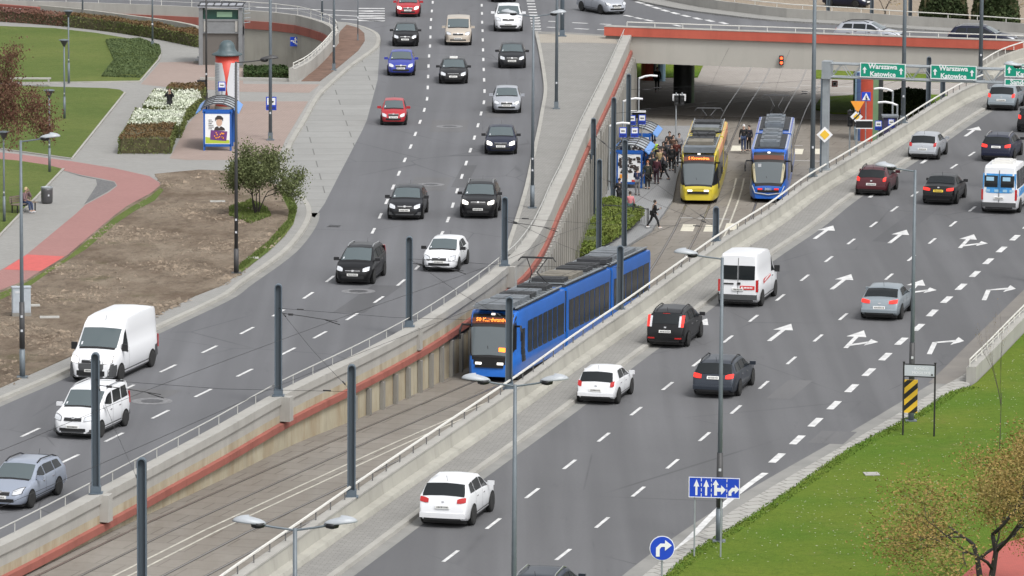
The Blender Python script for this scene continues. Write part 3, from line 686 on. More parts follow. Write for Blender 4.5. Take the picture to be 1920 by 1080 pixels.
# top-line profiles (x from the nose, z); wb = (front axle x, rear axle x)
TYPES = {
 'hatch': dict(L=4.0, W=1.72, H=1.46, top=[(0, .5), (.04, .62), (.14, .74), (.45, .86), (.98, .98), (1.25, 1.1), (1.85, 1.41), (2.3, 1.46), (3.1, 1.43), (3.55, 1.33), (3.78, 1.05), (3.9, .88), (3.96, .7), (4.0, .5)], ax=(.8, 3.3), belt=[(0, .8), (1, .92), (4, 1.0)], ws=(1.02, 1.83), rg=(3.52, 3.84), sw=[(1.18, 2.15), (2.23, 3.05)]),
 'small': dict(L=3.35, W=1.52, H=1.44, top=[(0, .5), (.05, .62), (.15, .72), (.4, .84), (.75, .94), (1.0, 1.1), (1.45, 1.39), (1.9, 1.44), (2.6, 1.41), (3.0, 1.32), (3.2, 1.0), (3.3, .8), (3.35, .5)], ax=(.6, 2.8), belt=[(0, .8), (.8, .9), (3.3, .93)], ws=(.78, 1.43), rg=(2.97, 3.23), sw=[(.95, 1.9), (1.98, 2.85)]),
 'sedan': dict(L=4.6, W=1.8, H=1.45, top=[(0, .5), (.05, .62), (.16, .72), (.6, .84), (1.25, .95), (1.5, 1.06), (2.15, 1.4), (2.6, 1.45), (3.3, 1.41), (3.95, 1.1), (4.1, 1.06), (4.45, 1.02), (4.53, .88), (4.58, .7), (4.6, .5)], ax=(.88, 3.6), belt=[(0, .78), (1.2, .9), (4.6, .98)], ws=(1.28, 2.13), rg=(3.34, 3.93), sw=[(1.42, 2.4), (2.48, 3.3)]),
 'lift': dict(L=4.35, W=1.77, H=1.42, top=[(0, .5), (.05, .62), (.16, .72), (.5, .84), (1.05, .95), (1.35, 1.08), (2.0, 1.39), (2.45, 1.42), (3.1, 1.36), (3.5, 1.24), (3.95, 1.0), (4.12, .97), (4.22, .85), (4.3, .66), (4.35, .5)], ax=(.85, 3.45), belt=[(0, .78), (1.1, .9), (4.3, .97)], ws=(1.08, 1.98), rg=(3.25, 3.9), sw=[(1.25, 2.25), (2.33, 3.1)]),
 'estate': dict(L=4.75, W=1.83, H=1.48, top=[(0, .5), (.05, .64), (.16, .74), (.6, .86), (1.2, .97), (1.45, 1.08), (2.1, 1.42), (2.6, 1.48), (3.8, 1.44), (4.22, 1.36), (4.5, 1.03), (4.6, .9), (4.7, .72), (4.75, .5)], ax=(.9, 3.65), belt=[(0, .8), (1.2, .92), (4.75, 1.02)], ws=(1.23, 2.08), rg=(4.19, 4.54), sw=[(1.38, 2.35), (2.43, 3.3), (3.38, 4.1)]),
 'suv': dict(L=4.55, W=1.88, H=1.68, top=[(0, .6), (.05, .76), (.15, .92), (.5, 1.02), (1.15, 1.12), (1.4, 1.24), (1.95, 1.6), (2.4, 1.68), (3.5, 1.64), (4.0, 1.54), (4.28, 1.22), (4.42, 1.02), (4.5, .8), (4.55, .55)], ax=(.88, 3.6), belt=[(0, .95), (1.1, 1.06), (4.5, 1.18)], ws=(1.17, 1.93), rg=(3.97, 4.33), sw=[(1.3, 2.25), (2.33, 3.2), (3.27, 3.85)]),
 'mpv': dict(L=4.5, W=1.78, H=1.64, top=[(0, .55), (.05, .7), (.15, .82), (.45, .95), (.85, 1.06), (1.1, 1.2), (1.85, 1.57), (2.3, 1.64), (3.5, 1.61), (4.1, 1.5), (4.33, 1.15), (4.42, .95), (4.48, .75), (4.5, .5)], ax=(.85, 3.6), belt=[(0, .85), (.9, 1.0), (4.5, 1.12)], ws=(.88, 1.83), rg=(4.07, 4.37), sw=[(1.05, 2.1), (2.18, 3.1), (3.17, 3.95)]),
 'smallvan': dict(L=4.38, W=1.8, H=1.8, top=[(0, .6), (.05, .78), (.15, .92), (.5, 1.05), (.95, 1.15), (1.2, 1.3), (1.8, 1.72), (2.2, 1.8), (3.8, 1.8), (4.2, 1.74), (4.33, 1.2), (4.36, .9), (4.38, .55)], ax=(.85, 3.6), belt=[(0, .92), (1, 1.08), (4.38, 1.15)], ws=(.98, 1.78), rg=(4.21, 4.33), sw=[(1.15, 2.15), (2.3, 3.15), (3.25, 4.0)], tum=.87),
 'van': dict(L=6.0, W=2.05, H=2.55, top=[(0, .6), (.05, .85), (.15, 1.08), (.5, 1.22), (.85, 1.36), (1.1, 1.6), (1.62, 2.12), (1.8, 2.3), (2.2, 2.5), (3, 2.55), (5.5, 2.55), (5.9, 2.48), (5.96, 1.6), (5.98, 1.0), (6, .55)], ax=(.95, 4.95), belt=[(0, 1.1), (1, 1.3), (6, 1.3)], ws=(.88, 1.64), rg=None, sw=[(1.15, 1.95)], tum=.88),
 'hivan': dict(L=5.0, W=1.98, H=2.45, top=[(0, .6), (.05, .85), (.15, 1.05), (.5, 1.2), (.8, 1.32), (1.1, 1.6), (1.55, 2.05), (1.8, 2.3), (2.2, 2.42), (4.6, 2.45), (4.88, 2.38), (4.95, 1.6), (4.98, 1.0), (5, .55)], ax=(.9, 4.1), belt=[(0, 1.1), (1, 1.25), (6, 1.25)], ws=(.83, 1.57), rg=None, sw=[(1.1, 1.85)], tum=.87),
 'minibus': dict(L=5.6, W=1.98, H=2.5, top=[(0, .6), (.05, .85), (.2, 1.0), (.6, 1.15), (1.1, 1.3), (1.4, 1.6), (1.85, 2.1), (2.1, 2.35), (2.5, 2.5), (5.1, 2.5), (5.45, 2.42), (5.55, 1.6), (5.58, 1.0), (5.6, .55)], ax=(.95, 4.5), belt=[(0, 1.1), (1, 1.25), (6, 1.25)], ws=(1.13, 1.88), rg=None, sw=[(1.4, 2.1), (2.3, 3.2), (3.3, 4.3), (4.4, 5.3)], tum=.86),
}
def loftfun(T):
    L, W, H = T['L'], T['W'], T['H']; tum = T.get('tum', .73)
    plan = T.get('plan') or [(0, .62), (.05, .76), (.18, .88), (.5, .97), (1.0, 1), (L - 1.0, 1), (L - .4, .97), (L - .12, .92), (L - .03, .88), (L, .82)]
    beltH = interp(T['belt'], L * .5)
    def ring(x):
        zt_ = interp(T['top'], x); hw = W / 2 * interp(plan, x); zb = T.get('zb', .22) + (.05 * max(0, 1 - x / .35) + (.13 if H < 2.6 else 0) * max(0, 1 - (L - x) / .4))
        be = min(interp(T['belt'], x), zt_ - .05); g = max(0, min(1, (zt_ - be - .05) / (H - beltH - .05)))
        rw_ = hw * (.9 + (tum - .9) * g); zc = zt_ - .03 - .03 * g
        P = [(0, zb), (hw * .88, zb), (hw * .975, zb + .1), (hw, zb + (be - zb) * .55), (hw * .985, be - .03), (hw * (.955), be + .02 * g)]
        for f_ in (.5, .93): P.append((hw * .955 + (rw_ - hw * .955) * f_, be + .02 * g + (zc - be - .02 * g) * f_))
        P += [(rw_ - .035, zt_ - .022), (rw_ * .62, zt_), (0, zt_ + .018)]
        return P
    return ring
def rt_(P, t):
    i = min(int(t), len(P) - 2); f_ = t - i; return (P[i][0] + (P[i + 1][0] - P[i][0]) * f_, P[i][1] + (P[i + 1][1] - P[i][1]) * f_)
def body_mesh(T, xs=None):
    ring = loftfun(T); L = T['L']
    ks = sorted(set([x for x, _ in T['top']] + [x for x, _ in T['belt'] if 0 < x < L] + [.02, .09, .3] + [L * i / 16 for i in range(17)] + [L - .08, L - .25]))
    ks = [k for i, k in enumerate(ks) if 0 <= k <= L and (i == 0 or k - ks[i - 1] > .012)]
    v = []; f = []
    for x in ks:
        P = ring(x); r = P + [(-y, z) for y, z in P[1:-1]][::-1]; n = len(r)
        v += [(y, -x, z) for y, z in r]
    for i in range(len(ks) - 1):
        for k in range(n): f.append((i * n + k, i * n + (k + 1) % n, (i + 1) * n + (k + 1) % n, (i + 1) * n + k))
    f.append(tuple(range(n))[::-1]); f.append(tuple((len(ks) - 1) * n + k for k in range(n)))
    return v, f
def patch(T, corners, side, off=.012, nu=6, nv=3):
    """piece of the body skin lifted by off. corners: (x,t) bottom-front, bottom-rear, top-rear, top-front"""
    ring = loftfun(T); v = []; f = []; c = corners
    def S(x, t):
        y, z = rt_(ring(x), t); return Vector((y * side, -x, z))
    for j in range(nv + 1):
        b = j / nv
        for i in range(nu + 1):
            a = i / nu
            x = (c[0][0] * (1 - a) + c[1][0] * a) * (1 - b) + (c[3][0] * (1 - a) + c[2][0] * a) * b
            t = (c[0][1] * (1 - a) + c[1][1] * a) * (1 - b) + (c[3][1] * (1 - a) + c[2][1] * a) * b
            p = S(x, t); e = .01; dx = S(x + e, t) - S(x - e, t); dt = S(x, min(t + .02, 9.99)) - S(x, t - .02)
            nrm = dx.cross(dt); nrm = nrm.normalized() if nrm.length > 1e-9 else Vector((0, 0, 1))
            ctr = Vector((0, -T['L'] / 2, .7)); 
            if nrm.dot(p - ctr) < 0: nrm = -nrm
            v.append(p + nrm * off)
    for j in range(nv):
        for i in range(nu): a = j * (nu + 1) + i; f.append((a, a + 1, a + nu + 2, a + nu + 1))
    return v, f
def across(T, x0, x1, t0, off=.014, nu=8, nv=4, x0s=None):
    """windscreen / rear glass: spans the body between x0 and x1, from ring position t0 over the top to the other side"""
    ring = loftfun(T); v = []; f = []
    ts = [t0 + (10 - t0) * (i / nu) for i in range(nu + 1)]; L_ = [(t, -1) for t in ts] + [(t, 1) for t in ts[::-1][1:]]; n = len(L_)
    for j in range(nv + 1):
        x = x0 + (x1 - x0) * j / nv; P = ring(x)
        dz = (interp(T['top'], x + .01) - interp(T['top'], x - .01)) / .02; nx = Vector((0, dz, 1)).normalized()
        for t, s in L_:
            y, z = rt_(P, t); v.append(Vector((y * s, -x, z)) + nx * off)
    for j in range(nv):
        for i in range(n - 1): a = j * n + i; f.append((a, a + 1, a + n + 1, a + n))
    return v, f
def endx(T, z, rear):
    tp = T['top']; pts = [(zz, x) for x, zz in tp if (x > T['L'] * .6) == rear]
    pts.sort(); 
    # walk from the lowest point of that end upwards
    return interp(pts, z)
def endbox(T, y0, y1, z0, z1, rear, d=.02, mbx=None, lens=0):
    """block hugging the nose or tail between heights z0 and z1"""
    mb = mbx or MB(); sgn = 1 if rear else -1; W = T['W'] / 2
    def X(y, z): 
        c = (.04 if rear else .17) * (min(1, abs(y) / W)) ** 4 + .015 * (abs(y) / W) ** 2
        return endx(T, z, rear) + sgn * (d - c)
    i = len(mb.v); n = 4; nz = 1 if z1 - z0 < .08 else 3; m_ = n + 1
    for j in range(nz + 1):
        z = z0 + (z1 - z0) * j / nz
        for k in range(n + 1):
            y = y0 + (y1 - y0) * k / n; zz = z
            if lens: u_ = k / n; zz = (z0 + z1) / 2 + (z - (z0 + z1) / 2) * (.4 + .6 * math.sin(min(1, .25 + u_ * .75) * math.pi * .72)) + lens * (u_ - .5)
            mb.v.append(Vector((y, -X(y, zz), zz)))
    o = i + (nz + 1) * m_
    rim_ = [i + k for k in range(m_)] + [i + j * m_ + n for j in range(1, nz + 1)] + [i + nz * m_ + k for k in range(n - 1, -1, -1)] + [i + j * m_ for j in range(nz - 1, 0, -1)]
    for q in rim_: mb.v.append(mb.v[q] + Vector((0, .16 * sgn, 0)))
    for j in range(nz):
        for k in range(n): mb.f.append((i + j * m_ + k, i + j * m_ + k + 1, i + (j + 1) * m_ + k + 1, i + (j + 1) * m_ + k))
    for q in range(len(rim_)): r2 = (q + 1) % len(rim_); mb.f.append((rim_[q], o + q, o + r2, rim_[r2]))
    return mb
WHEELS = {}
def wheel_meshes(r):
    if r in WHEELS: return WHEELS[r]
    w_ = .2; prof = [(r * .62, -w_ / 2), (r * .93, -w_ / 2), (r, -w_ * .33), (r, w_ * .33), (r * .93, w_ / 2), (r * .62, w_ / 2)]
    a = MB().lathe(prof, n=22); a.xform(Matrix.Rotation(R(90), 4, 'Y')); t = a.build("tyre", TYRE, None, True)
    b = MB().lathe([(r * .63, -.08), (r * .63, .085), (r * .56, .075), (r * .5, .03), (.05, .045), (.02, .06)], n=22)
    for k in range(5):
        an = k * 2 * math.pi / 5; b.box((r * .3 * math.cos(an), r * .3 * math.sin(an), .065), (r * .55, .06, .03), an)
    b.xform(Matrix.Rotation(R(90), 4, 'Y')); m_ = b.build("rim", RIM)
    WHEELS[r] = (t.data, m_.data); bpy.data.objects.remove(t); bpy.data.objects.remove(m_); return WHEELS[r]
RIMD = mat("dark_wheel_cover", (.1, .1, .105), .5, .3)
def vehicle(name, label, cat, typ, px, py, theta, toward, col, rails=0, lit=0, darkrim=0, plate=PLATE, low=None, sc=1.0, near='auto', group=None, extra=None, rear_dark=False, z=0.0, mirror=None, quick=False, pos=None):
    T = TYPES[typ]; L, W, H = T['L'], T['W'], T['H']; ring = loftfun(T); pc = P_[col]
    p = pos or at(px, py, z); ang = R(180 - theta) if toward else R(-theta)   # local nose points to +Y after shift
    root = empty(name, p, ang, label, cat, group); root.scale = (sc, sc, sc)
    ax = T['ax'][0] if toward else T['ax'][1]
    fwd = Vector((math.cos(ang + R(90)), math.sin(ang + R(90)), 0))
    root.location = p - fwd * (L / 2 - ax) * sc       # near axle sits at the given point
    DY = Vector((0, L / 2, 0))
    def add(nm, vf, m, smooth=False, parent=None):
        v, f = vf if isinstance(vf, tuple) else (vf.v, vf.f)
        return mobj(nm, [Vector(q) + DY for q in v], f, m, parent or root, smooth)
    bo = add("body", body_mesh(T), pc, True)
    try:
        me = bo.data; bpy.context.view_layer.update()
    except Exception: pass
    md = bo.modifiers.new("edge", 'EDGE_SPLIT'); md.split_angle = R(48)
    # windscreen, rear glass, side windows
    fr_ = mobj
    s = add("windscreen", across(T, T['ws'][0] + .03, T['ws'][1] - .02, 8.15), GLASS, True)
    ea = T['ws'][0]
    add("wiper_panel", across(T, ea - .07, ea + .03, 8.3, .008, nv=1), BLACK)
    if T['rg']: add("rear_window", across(T, T['rg'][0] + .02, T['rg'][1] - .0, 7.75, nv=7), GLASS_D, True)
    for sd_ in (-1, 1):
        for j, (a, b) in enumerate(T['sw']):
            last = j == len(T['sw']) - 1
            c = [(a, 5.12), (b, 5.12), (b - (.16 if last else 0), 6.78), (a + (.0 if j else 0.45), 6.78)]
            add("side_window", patch(T, c, sd_, .012), GLASS_D, True)
        # wheels, with flat black patches painted for the shade in the wheel wells
        for xa in T['ax']:
            r = .36 if typ in ('suv', 'van', 'hivan', 'minibus') else (.28 if typ == 'small' else .32)
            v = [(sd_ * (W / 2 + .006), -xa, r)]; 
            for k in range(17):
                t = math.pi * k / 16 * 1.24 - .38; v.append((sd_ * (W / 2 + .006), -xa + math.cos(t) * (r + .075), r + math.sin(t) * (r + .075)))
            add("wheel_well_shade", (v, [(0, k, k + 1) for k in range(1, 17)]), ARCH)
            td, rd = wheel_meshes(r)
            wo = bpy.data.objects.new("wheel", None); wo.empty_display_size = .2; link(wo, root); wo.location = (sd_ * (W / 2 - .075), L / 2 - xa, r)
            if sd_ < 0: wo.rotation_euler = (0, 0, math.pi)
            to = bpy.data.objects.new("tyre", td); link(to, wo); ro = bpy.data.objects.new("rim", rd); link(ro, wo)
            if darkrim: ro.material_slots[0].link = 'OBJECT'; ro.material_slots[0].material = RIMD
        # mirror
        xm = T['ws'][0] + .28; y0 = ring(xm)[5][0]; zm = interp(T['belt'], xm) + .1
        mb = MB().box((sd_ * (y0 + .14), -xm, zm), (.24, .1, .15 if H < 2 else .3)); mb.box((sd_ * (y0 + .02), -xm, zm - .05), (.12, .05, .05))
        add("mirror", mb, BLACK if (H > 2 or mirror == 'black') else (mat("mirror_dark", (.02, .02, .022), .4) if col in ('black', 'anth', 'navy') else pc))
        if not quick:
            # door handles, sill and seams
            for (a, b) in T['sw'][:2]:
                xh = b - .18; y, zz = rt_(ring(xh), 4.2); add("door_handle", MB().box((sd_ * (y + .015), -xh, zz - .12), (.03, .17, .035)), CHROME if H < 2 else BLACK)
                add("door_seam", patch(T, [(b + .03, 2.3), (b + .045, 2.3), (b + .045, 5.0), (b + .03, 5.0)], sd_, .004, 1, 6), BLACK)
            add("sill", patch(T, [(T['ax'][0] + .42, 1.4), (T['ax'][1] - .42, 1.4), (T['ax'][1] - .42, 2.25), (T['ax'][0] + .42, 2.25)], sd_, .006, 6, 2), GREY_P)
        if rails:
            xs = np.linspace(T['ws'][1] + .15, (T['rg'][0] if T['rg'] else L - .3) - .1, 6)
            pts = [Vector((sd_ * (ring(x)[8][0] - .03), -x, interp(T['top'], x) + (.05 if 0 < i < 5 else .0))) for i, x in enumerate(xs)]
            add("roof_rail", MB().path(pts, .025, 6), CHROME if rails == 1 else BLACK)
        # lights
        zl = {'small': .62, 'hatch': .68, 'sedan': .66, 'lift': .66, 'estate': .7, 'suv': .84, 'mpv': .76, 'smallvan': .84}.get(typ, .95)
        if col in ('white', 'silver', 'steel', 'offw', 'greyb', 'silverb', 'tan'): add("headlight_surround", endbox(T, sd_ * W * .26, sd_ * W * .442, zl - .095, zl + (.115 if H < 2 else .175), False, .042, lens=.07), GREY_P)
        if typ == 'van':
            add("side_cladding", patch(T, [(.04, 1.3), (.5, 1.3), (.5, 3.1), (.04, 3.3)], sd_, .012, 5, 3), GREY_P); add("side_cladding", patch(T, [(5.35, 1.3), (5.97, 1.3), (5.97, 3.3), (5.35, 3.2)], sd_, .012, 5, 3), GREY_P)
        if toward and sd_ > 0 and not quick: add("sticker", patch(T, [(T['ws'][0] + .1, 8.4), (T['ws'][0] + .1, 8.62), (T['ws'][0] + .22, 8.62), (T['ws'][0] + .22, 8.4)], 1, .022, 2, 2), SWH_)
        lo = add("headlight", endbox(T, sd_ * W * .27, sd_ * W * .435, zl - .08, zl + (.1 if H < 2 else .16), False, .05, lens=.07), HLON if (lit and toward) else HL)
        if typ in ('van', 'hivan', 'minibus'): rz0, rz1, ry0, ry1 = .75, 1.3, .42, .47
        elif typ in ('smallvan',): rz0, rz1, ry0, ry1 = .85, 1.35, .41, .46
        elif typ in ('mpv',): rz0, rz1, ry0, ry1 = .95, 1.42, .39, .455
        elif typ in ('sedan', 'lift'): rz0, rz1, ry0, ry1 = .78, .94, .24, .45
        elif typ in ('estate', 'suv'): rz0, rz1, ry0, ry1 = (.82, 1.0, .27, .45) if typ == 'estate' else (.92, 1.1, .28, .45)
        else: rz0, rz1, ry0, ry1 = .78, 1.0, .355, .45
        add("tail_light", endbox(T, sd_ * W * ry0, sd_ * W * ry1, rz0, rz1, True, .035, lens=(.05 if rz1 - rz0 < .3 else 0)), TLON if (lit and not toward) else TL)
    gz = {'suv': .82, 'smallvan': .8, 'van': .92, 'hivan': .9, 'minibus': .85}.get(typ, .64)
    g1 = add("grille", endbox(T, -W * .2, W * .2, gz - .06, gz + .05, False, .03), BLACK)
    add("grille_trim", endbox(T, -W * .2, W * .2, gz + .052, gz + .072, False, .035), CHROME, parent=None)
    add("lower_grille", endbox(T, -W * .3, W * .3, .34, .46 if H < 2 else .55, False, .035), BLACK)
    lowm = GREY_P if (low or H > 2) else None
    if lowm: 
        add("bumper", endbox(T, -W * .455, W * .455, .28, (.84 if typ == 'van' else .62) if H > 2 else .42, False, .03), lowm)
    add("bumper", endbox(T, -W * .445, W * .445, .38, .62 if H > 2 else .56, True, .045), GREY_P if (H > 2 or low) else pc)
    add("diffuser", endbox(T, -W * .36, W * .36, .3, .38, True, .02), BLACK)
    zp = .46 if H < 2 else .5
    pl = add("number_plate", endbox(T, -.26, .26, zp, zp + .11, False, .055), PLATE)
    zr = {'sedan': .72, 'lift': .55, 'estate': .8, 'hatch': .58, 'suv': .72, 'mpv': .7, 'small': .6}.get(typ, .8)
    pr = add("number_plate", endbox(T, -.26, .26, zr, zr + .11, True, .055), plate)
    vis, rear, zz = (pl, False, zp) if toward else (pr, True, zr)
    if not quick:
        mb = MB(); rnd = random.Random(int(px * 7 + py)); xx = -.2
        while xx < .2:
            w0 = rnd.choice((.02, .03, .035)); endbox(T, xx, xx + w0, zz + .025, zz + .085, rear, (.058 if not rear else .058), mb); xx += w0 + .02
        add("plate_text", mb, INK, parent=None)
        if T['rg']: add("rear_badge", endbox(T, -.05, .05, zr + .2, zr + .26, True, .02), CHROME)
        add("front_badge", endbox(T, -.05, .05, gz + .02, gz + .1, False, .04), CHROME)
        # antenna
        xt = (T['rg'][0] - .2) if T['rg'] else T['ws'][1] + .3
        add("antenna", MB().tube((0, -xt, interp(T['top'], xt)), (0, -xt - .12, interp(T['top'], xt) + .22), .008, n=4), BLACK)
    add("underbody", MB().box((0, -L / 2, .25), (W * .84, L * .84, .24)), BLACK)  # black underside block, set low to deepen the shade beneath the vehicle
    if extra: extra(root, T, add, ring)
    return root
def taxi(root, T, add, ring): add("roof_sign", MB().box((0, -2.3, 1.52), (.5, .16, .13)), mat("taxi_sign_white", (.8, .8, .78), .4))
def tanlow(root, T, add, ring): add("lower_bumper", endbox(T, -T['W'] * .45, T['W'] * .45, .28, .36, False, .05), P_['tan'])
LR = "cars driving towards the camera on the left road"; RRg = "vehicles driving away on the right road"
V = vehicle
V("hatchback_car", "red hatchback cut by the top edge in the leftmost lane of the left road", "car", 'hatch', 765, 31, 0, 1, 'red', group=LR, lit=1)
V("hatchback_car", "black hatchback in the leftmost lane between the red and the blue hatchbacks", "car", 'hatch', 760, 86, 0, 1, 'black', group=LR, sc=1.0)
V("hatchback_car", "bright blue hatchback in the leftmost lane of the left road", "car", 'hatch', 752, 141, 0, 1, 'blue', group=LR, sc=1.02)
V("small_car", "small boxy red car alone in the leftmost lane", "car", 'small', 738, 234, 0, 1, 'red', group=LR, darkrim=1)
V("compact_van", "champagne coloured compact van with high roof in the middle lane of the left road", "van", 'smallvan', 859, 84, 0, 1, 'tan', group=LR, extra=tanlow)
V("taxi_car", "black taxi with a white roof sign in front of the champagne compact van", "taxi", 'sedan', 850, 156, 0, 1, 'black', group=LR, extra=taxi)
V("off_road_car", "white off-road car with black lower bumper at the top of the right-hand lane", "car", 'suv', 953, 58, 0, 1, 'white', group=LR, sc=1.06, low=1)
V("sedan_car", "dark car cut by the top edge behind the white off-road car", "car", 'sedan', 944, 3, 0, 1, 'black', group=LR, quick=True)
V("hatchback_car", "dark grey hatchback in the right-hand lane behind the white off-road car", "car", 'hatch', 960, 127, 0, 1, 'anth', group=LR, sc=1.03)
V("hatchback_car", "light silver hatchback on the left road, behind the dark blue sedan", "car", 'hatch', 950, 211, 0, 1, 'steel', group=LR, sc=1.0)
V("sedan_car", "dark blue sedan just in front of the light silver hatchback", "car", 'sedan', 939, 288, .5, 1, 'navy', group=LR, lit=1)
V("hatchback_car", "black hatchback with tall body beside the black off-road car with silver rails", "car", 'hatch', 761, 410, 4, 1, 'anth', group=LR, sc=1.05, low=1)
V("off_road_car", "black off-road car with silver roof rails beside the sidewalk of the left road", "car", 'suv', 898, 407, 3.5, 1, 'black', group=LR, rails=1, lit=1)
V("minivan_car", "black minivan with silver roof rails in the middle of the left road's bend", "car", 'mpv', 667, 531, 9, 1, 'black', group=LR, rails=1)
V("hatchback_car", "white hatchback with black grille next to the red banded wall", "car", 'hatch', 828, 507, 9, 1, 'white', group=LR, mirror='black', darkrim=1)
V("delivery_van", "long white high-roof delivery van with dark bumper beside the soil verge", "van", 'van', 184, 713, 15, 1, 'white', group=LR, lit=1)
V("compact_van", "white compact van with side windows right in front of the long delivery van", "van", 'smallvan', 150, 818, 16, 1, 'white', group=LR, rails=1, low=1)
V("estate_car", "bluish silver estate car with roof rails cut by the left edge", "car", 'estate', 16, 950, 16, 1, 'silverb', group=LR, rails=2)
V("minivan_car", "white minivan turning on the ring road at the top near the bridge", "car", 'mpv', 1146, 26, -28, 1, 'steel', quick=False, sc=1.04)
V("estate_car", "silver estate car with roof rails driving sideways over the bridge", "car", 'estate', 0, 0, -73, 1, 'steel', rails=2, pos=at(1668, 81, 0))
V("estate_car", "dark blue estate car driving sideways at the right end of the bridge", "car", 'estate', 0, 0, -73, 1, 'navy', rails=1, pos=at(1882, 89, 0))
V("off_road_car", "white off-road estate nearest the camera in the left lane of the right road", "car", 'suv', 841, 982, 13.5, 0, 'white', group=RRg, sc=1.0)
V("hatchback_car", "white hatchback behind the white off-road car, beside the tram's front", "car", 'hatch', 1123, 755, 13.5, 0, 'white', group=RRg, sc=.98)
def whitelens(root, T, add, ring):
    for s in (-1, 1): add("clear_lens", endbox(T, s * T['W'] * .335, s * T['W'] * .388, .95, 1.4, True, .035), HL)
    add("brake_light", endbox(T, -.16, .16, 1.5, 1.54, True, .04), TLON)
    for s in (-1, 1): add("reflector", endbox(T, s * .45, s * .75, .44, .5, True, .06), TL)
V("minivan_car", "black minivan with white and red upright tail lights", "car", 'mpv', 1254, 648, 13.5, 0, 'black', group=RRg, rear_dark=True, rails=2, extra=whitelens, lit=1)
V("estate_car", "dark grey estate car with wide red tail lights behind the thin lamp post", "car", 'estate', 1346, 740, 13.5, 0, 'dgrey', group=RRg, rails=2, lit=1, sc=1.02)
def mastervan(root, T, add, ring):
    L = T['L']; RED = mat("sticker_red", (.55, .03, .03), .5); WH = mat("sticker_white", (.8, .8, .8), .5)
    for a, b in ((-.78, -.03), (.03, .78)): add("rear_window", endbox(T, a, b, 1.3, 1.95, True, .025), GLASS_D)
    add("rear_sticker", endbox(T, .1, .78, .85, 1.03, True, .03), RED)
    m = MB(); [endbox(T, .28 + k * .07, .325 + k * .07, .91, .98, True, .04, m) for k in range(6)]; endbox(T, .16, .23, .9, .99, True, .04, m); add("sticker_text", m, WH)
    add("door_bar", endbox(T, -.8, -.2, 1.08, 1.14, True, .04), BLACK); add("door_gap", endbox(T, -.012, .012, .65, 2.3, True, .014), GREY_P)
    add("door_handle", endbox(T, -.03, .12, 1.08, 1.18, True, .045), BLACK)
    add("side_sticker", patch(T, [(2.1, 3.85), (3.9, 3.5), (3.9, 4.0), (2.1, 4.6)], 1, .01, 4, 1), RED)
    m = patch(T, [(2.3, 4.0), (3.7, 3.68), (3.7, 3.84), (2.3, 4.3)], 1, .014, 4, 1); add("sticker_text", m, WH)
    ex = MB().box((.5, -T['L'] + .1, 1.6), (.01, .01, .01))
V("panel_van", "white high-roof panel van with dark rear windows and red stickers", "van", 'hivan', 1390, 572, 13.5, 0, 'white', group=RRg, extra=mastervan)
V("liftback_car", "greenish silver liftback car among the turn arrows", "car", 'lift', 1654, 597, 13.5, 0, 'greyb', group=RRg, sc=1.03, lit=1)
V("hatchback_car", "dark red hatchback with roof bars in the left lane ahead of the panel van", "car", 'hatch', 1637, 365, 13.5, 0, 'dred', group=RRg, rails=2, lit=1, sc=1.02)
V("sedan_car", "black sedan with a yellow rear number plate", "car", 'sedan', 1764, 381, 13.5, 0, 'black', group=RRg, plate=PLATEY, lit=1, sc=1.0)
def minibus(root, T, add, ring):
    L = T['L']; B = mat("bus_blue", (.05, .25, .55), .35, noise=.3, scale=2); LB = mat("bus_light_blue", (.3, .5, .65), .4)
    add("rear_livery", endbox(T, -.86, .86, 1.12, 2.12, True, .02), B)
    for a, b in ((-.78, -.08), (.08, .78)):
        w0 = add("rear_window", endbox(T, a, b, 1.42, 2.02, True, .035), GLASS_D); add("window_poster", endbox(T, a + .1, b - .2, 1.75, 1.95, True, .045), LB)
    for a in (-.7, -.25, .2, .55): add("livery_figure", endbox(T, a, a + .22, 1.17, 1.3, True, .03), LB)
    for s in (-1, 1): add("side_livery", patch(T, [(2.2, 3.4), (5.4, 3.2), (5.4, 5.0), (2.2, 5.0)], s, .008, 5, 2), B)
    mb = MB().box((0, -3.9, 2.58), (1.1, 1.3, .16)); mb.box((0, -3.9, 2.68), (.8, .9, .06)); add("roof_unit", mb, P_['offw'])
    add("door_gap", endbox(T, -.012, .012, .65, 2.3, True, .04), GREY_P)
V("minibus", "white and blue minibus with a roof box at the right edge", "minibus", 'minibus', 1878, 397, 13.5, 0, 'white', group=RRg, extra=minibus, plate=PLATE)
V("hatchback_car", "bright silver hatchback in the left lane behind the second green sign", "car", 'hatch', 1733, 298, 14, 0, 'silver', group=RRg, sc=1.0)
V("off_road_car", "navy off-road car with roof rails just ahead of the minibus", "car", 'estate', 1872, 300, 14, 0, 'navy', group=RRg, rails=1, lit=1)
V("hatchback_car", "silver grey hatchback under the rightmost green sign", "car", 'hatch', 1880, 206, 14, 0, 'greyb', group=RRg, sc=1.06, lit=1)
V("hatchback_car", "black hatchback cut by the right edge beside the navy off-road car", "car", 'hatch', 1937, 247, 14, 0, 'black', group=RRg, sc=1.04, lit=1)
V("estate_car", "grey estate car with roof rails cut by the bottom edge, only its roof showing", "car", 'estate', 1008, 1157, 13.5, 0, 'dgrey', group=RRg, rails=1)
V("hatchback_car", "dark car parked on the far plaza beyond the ring road parapet", "car", 'hatch', 0, 0, -60, 1, 'navy', quick=True, pos=atl(1612, 14))
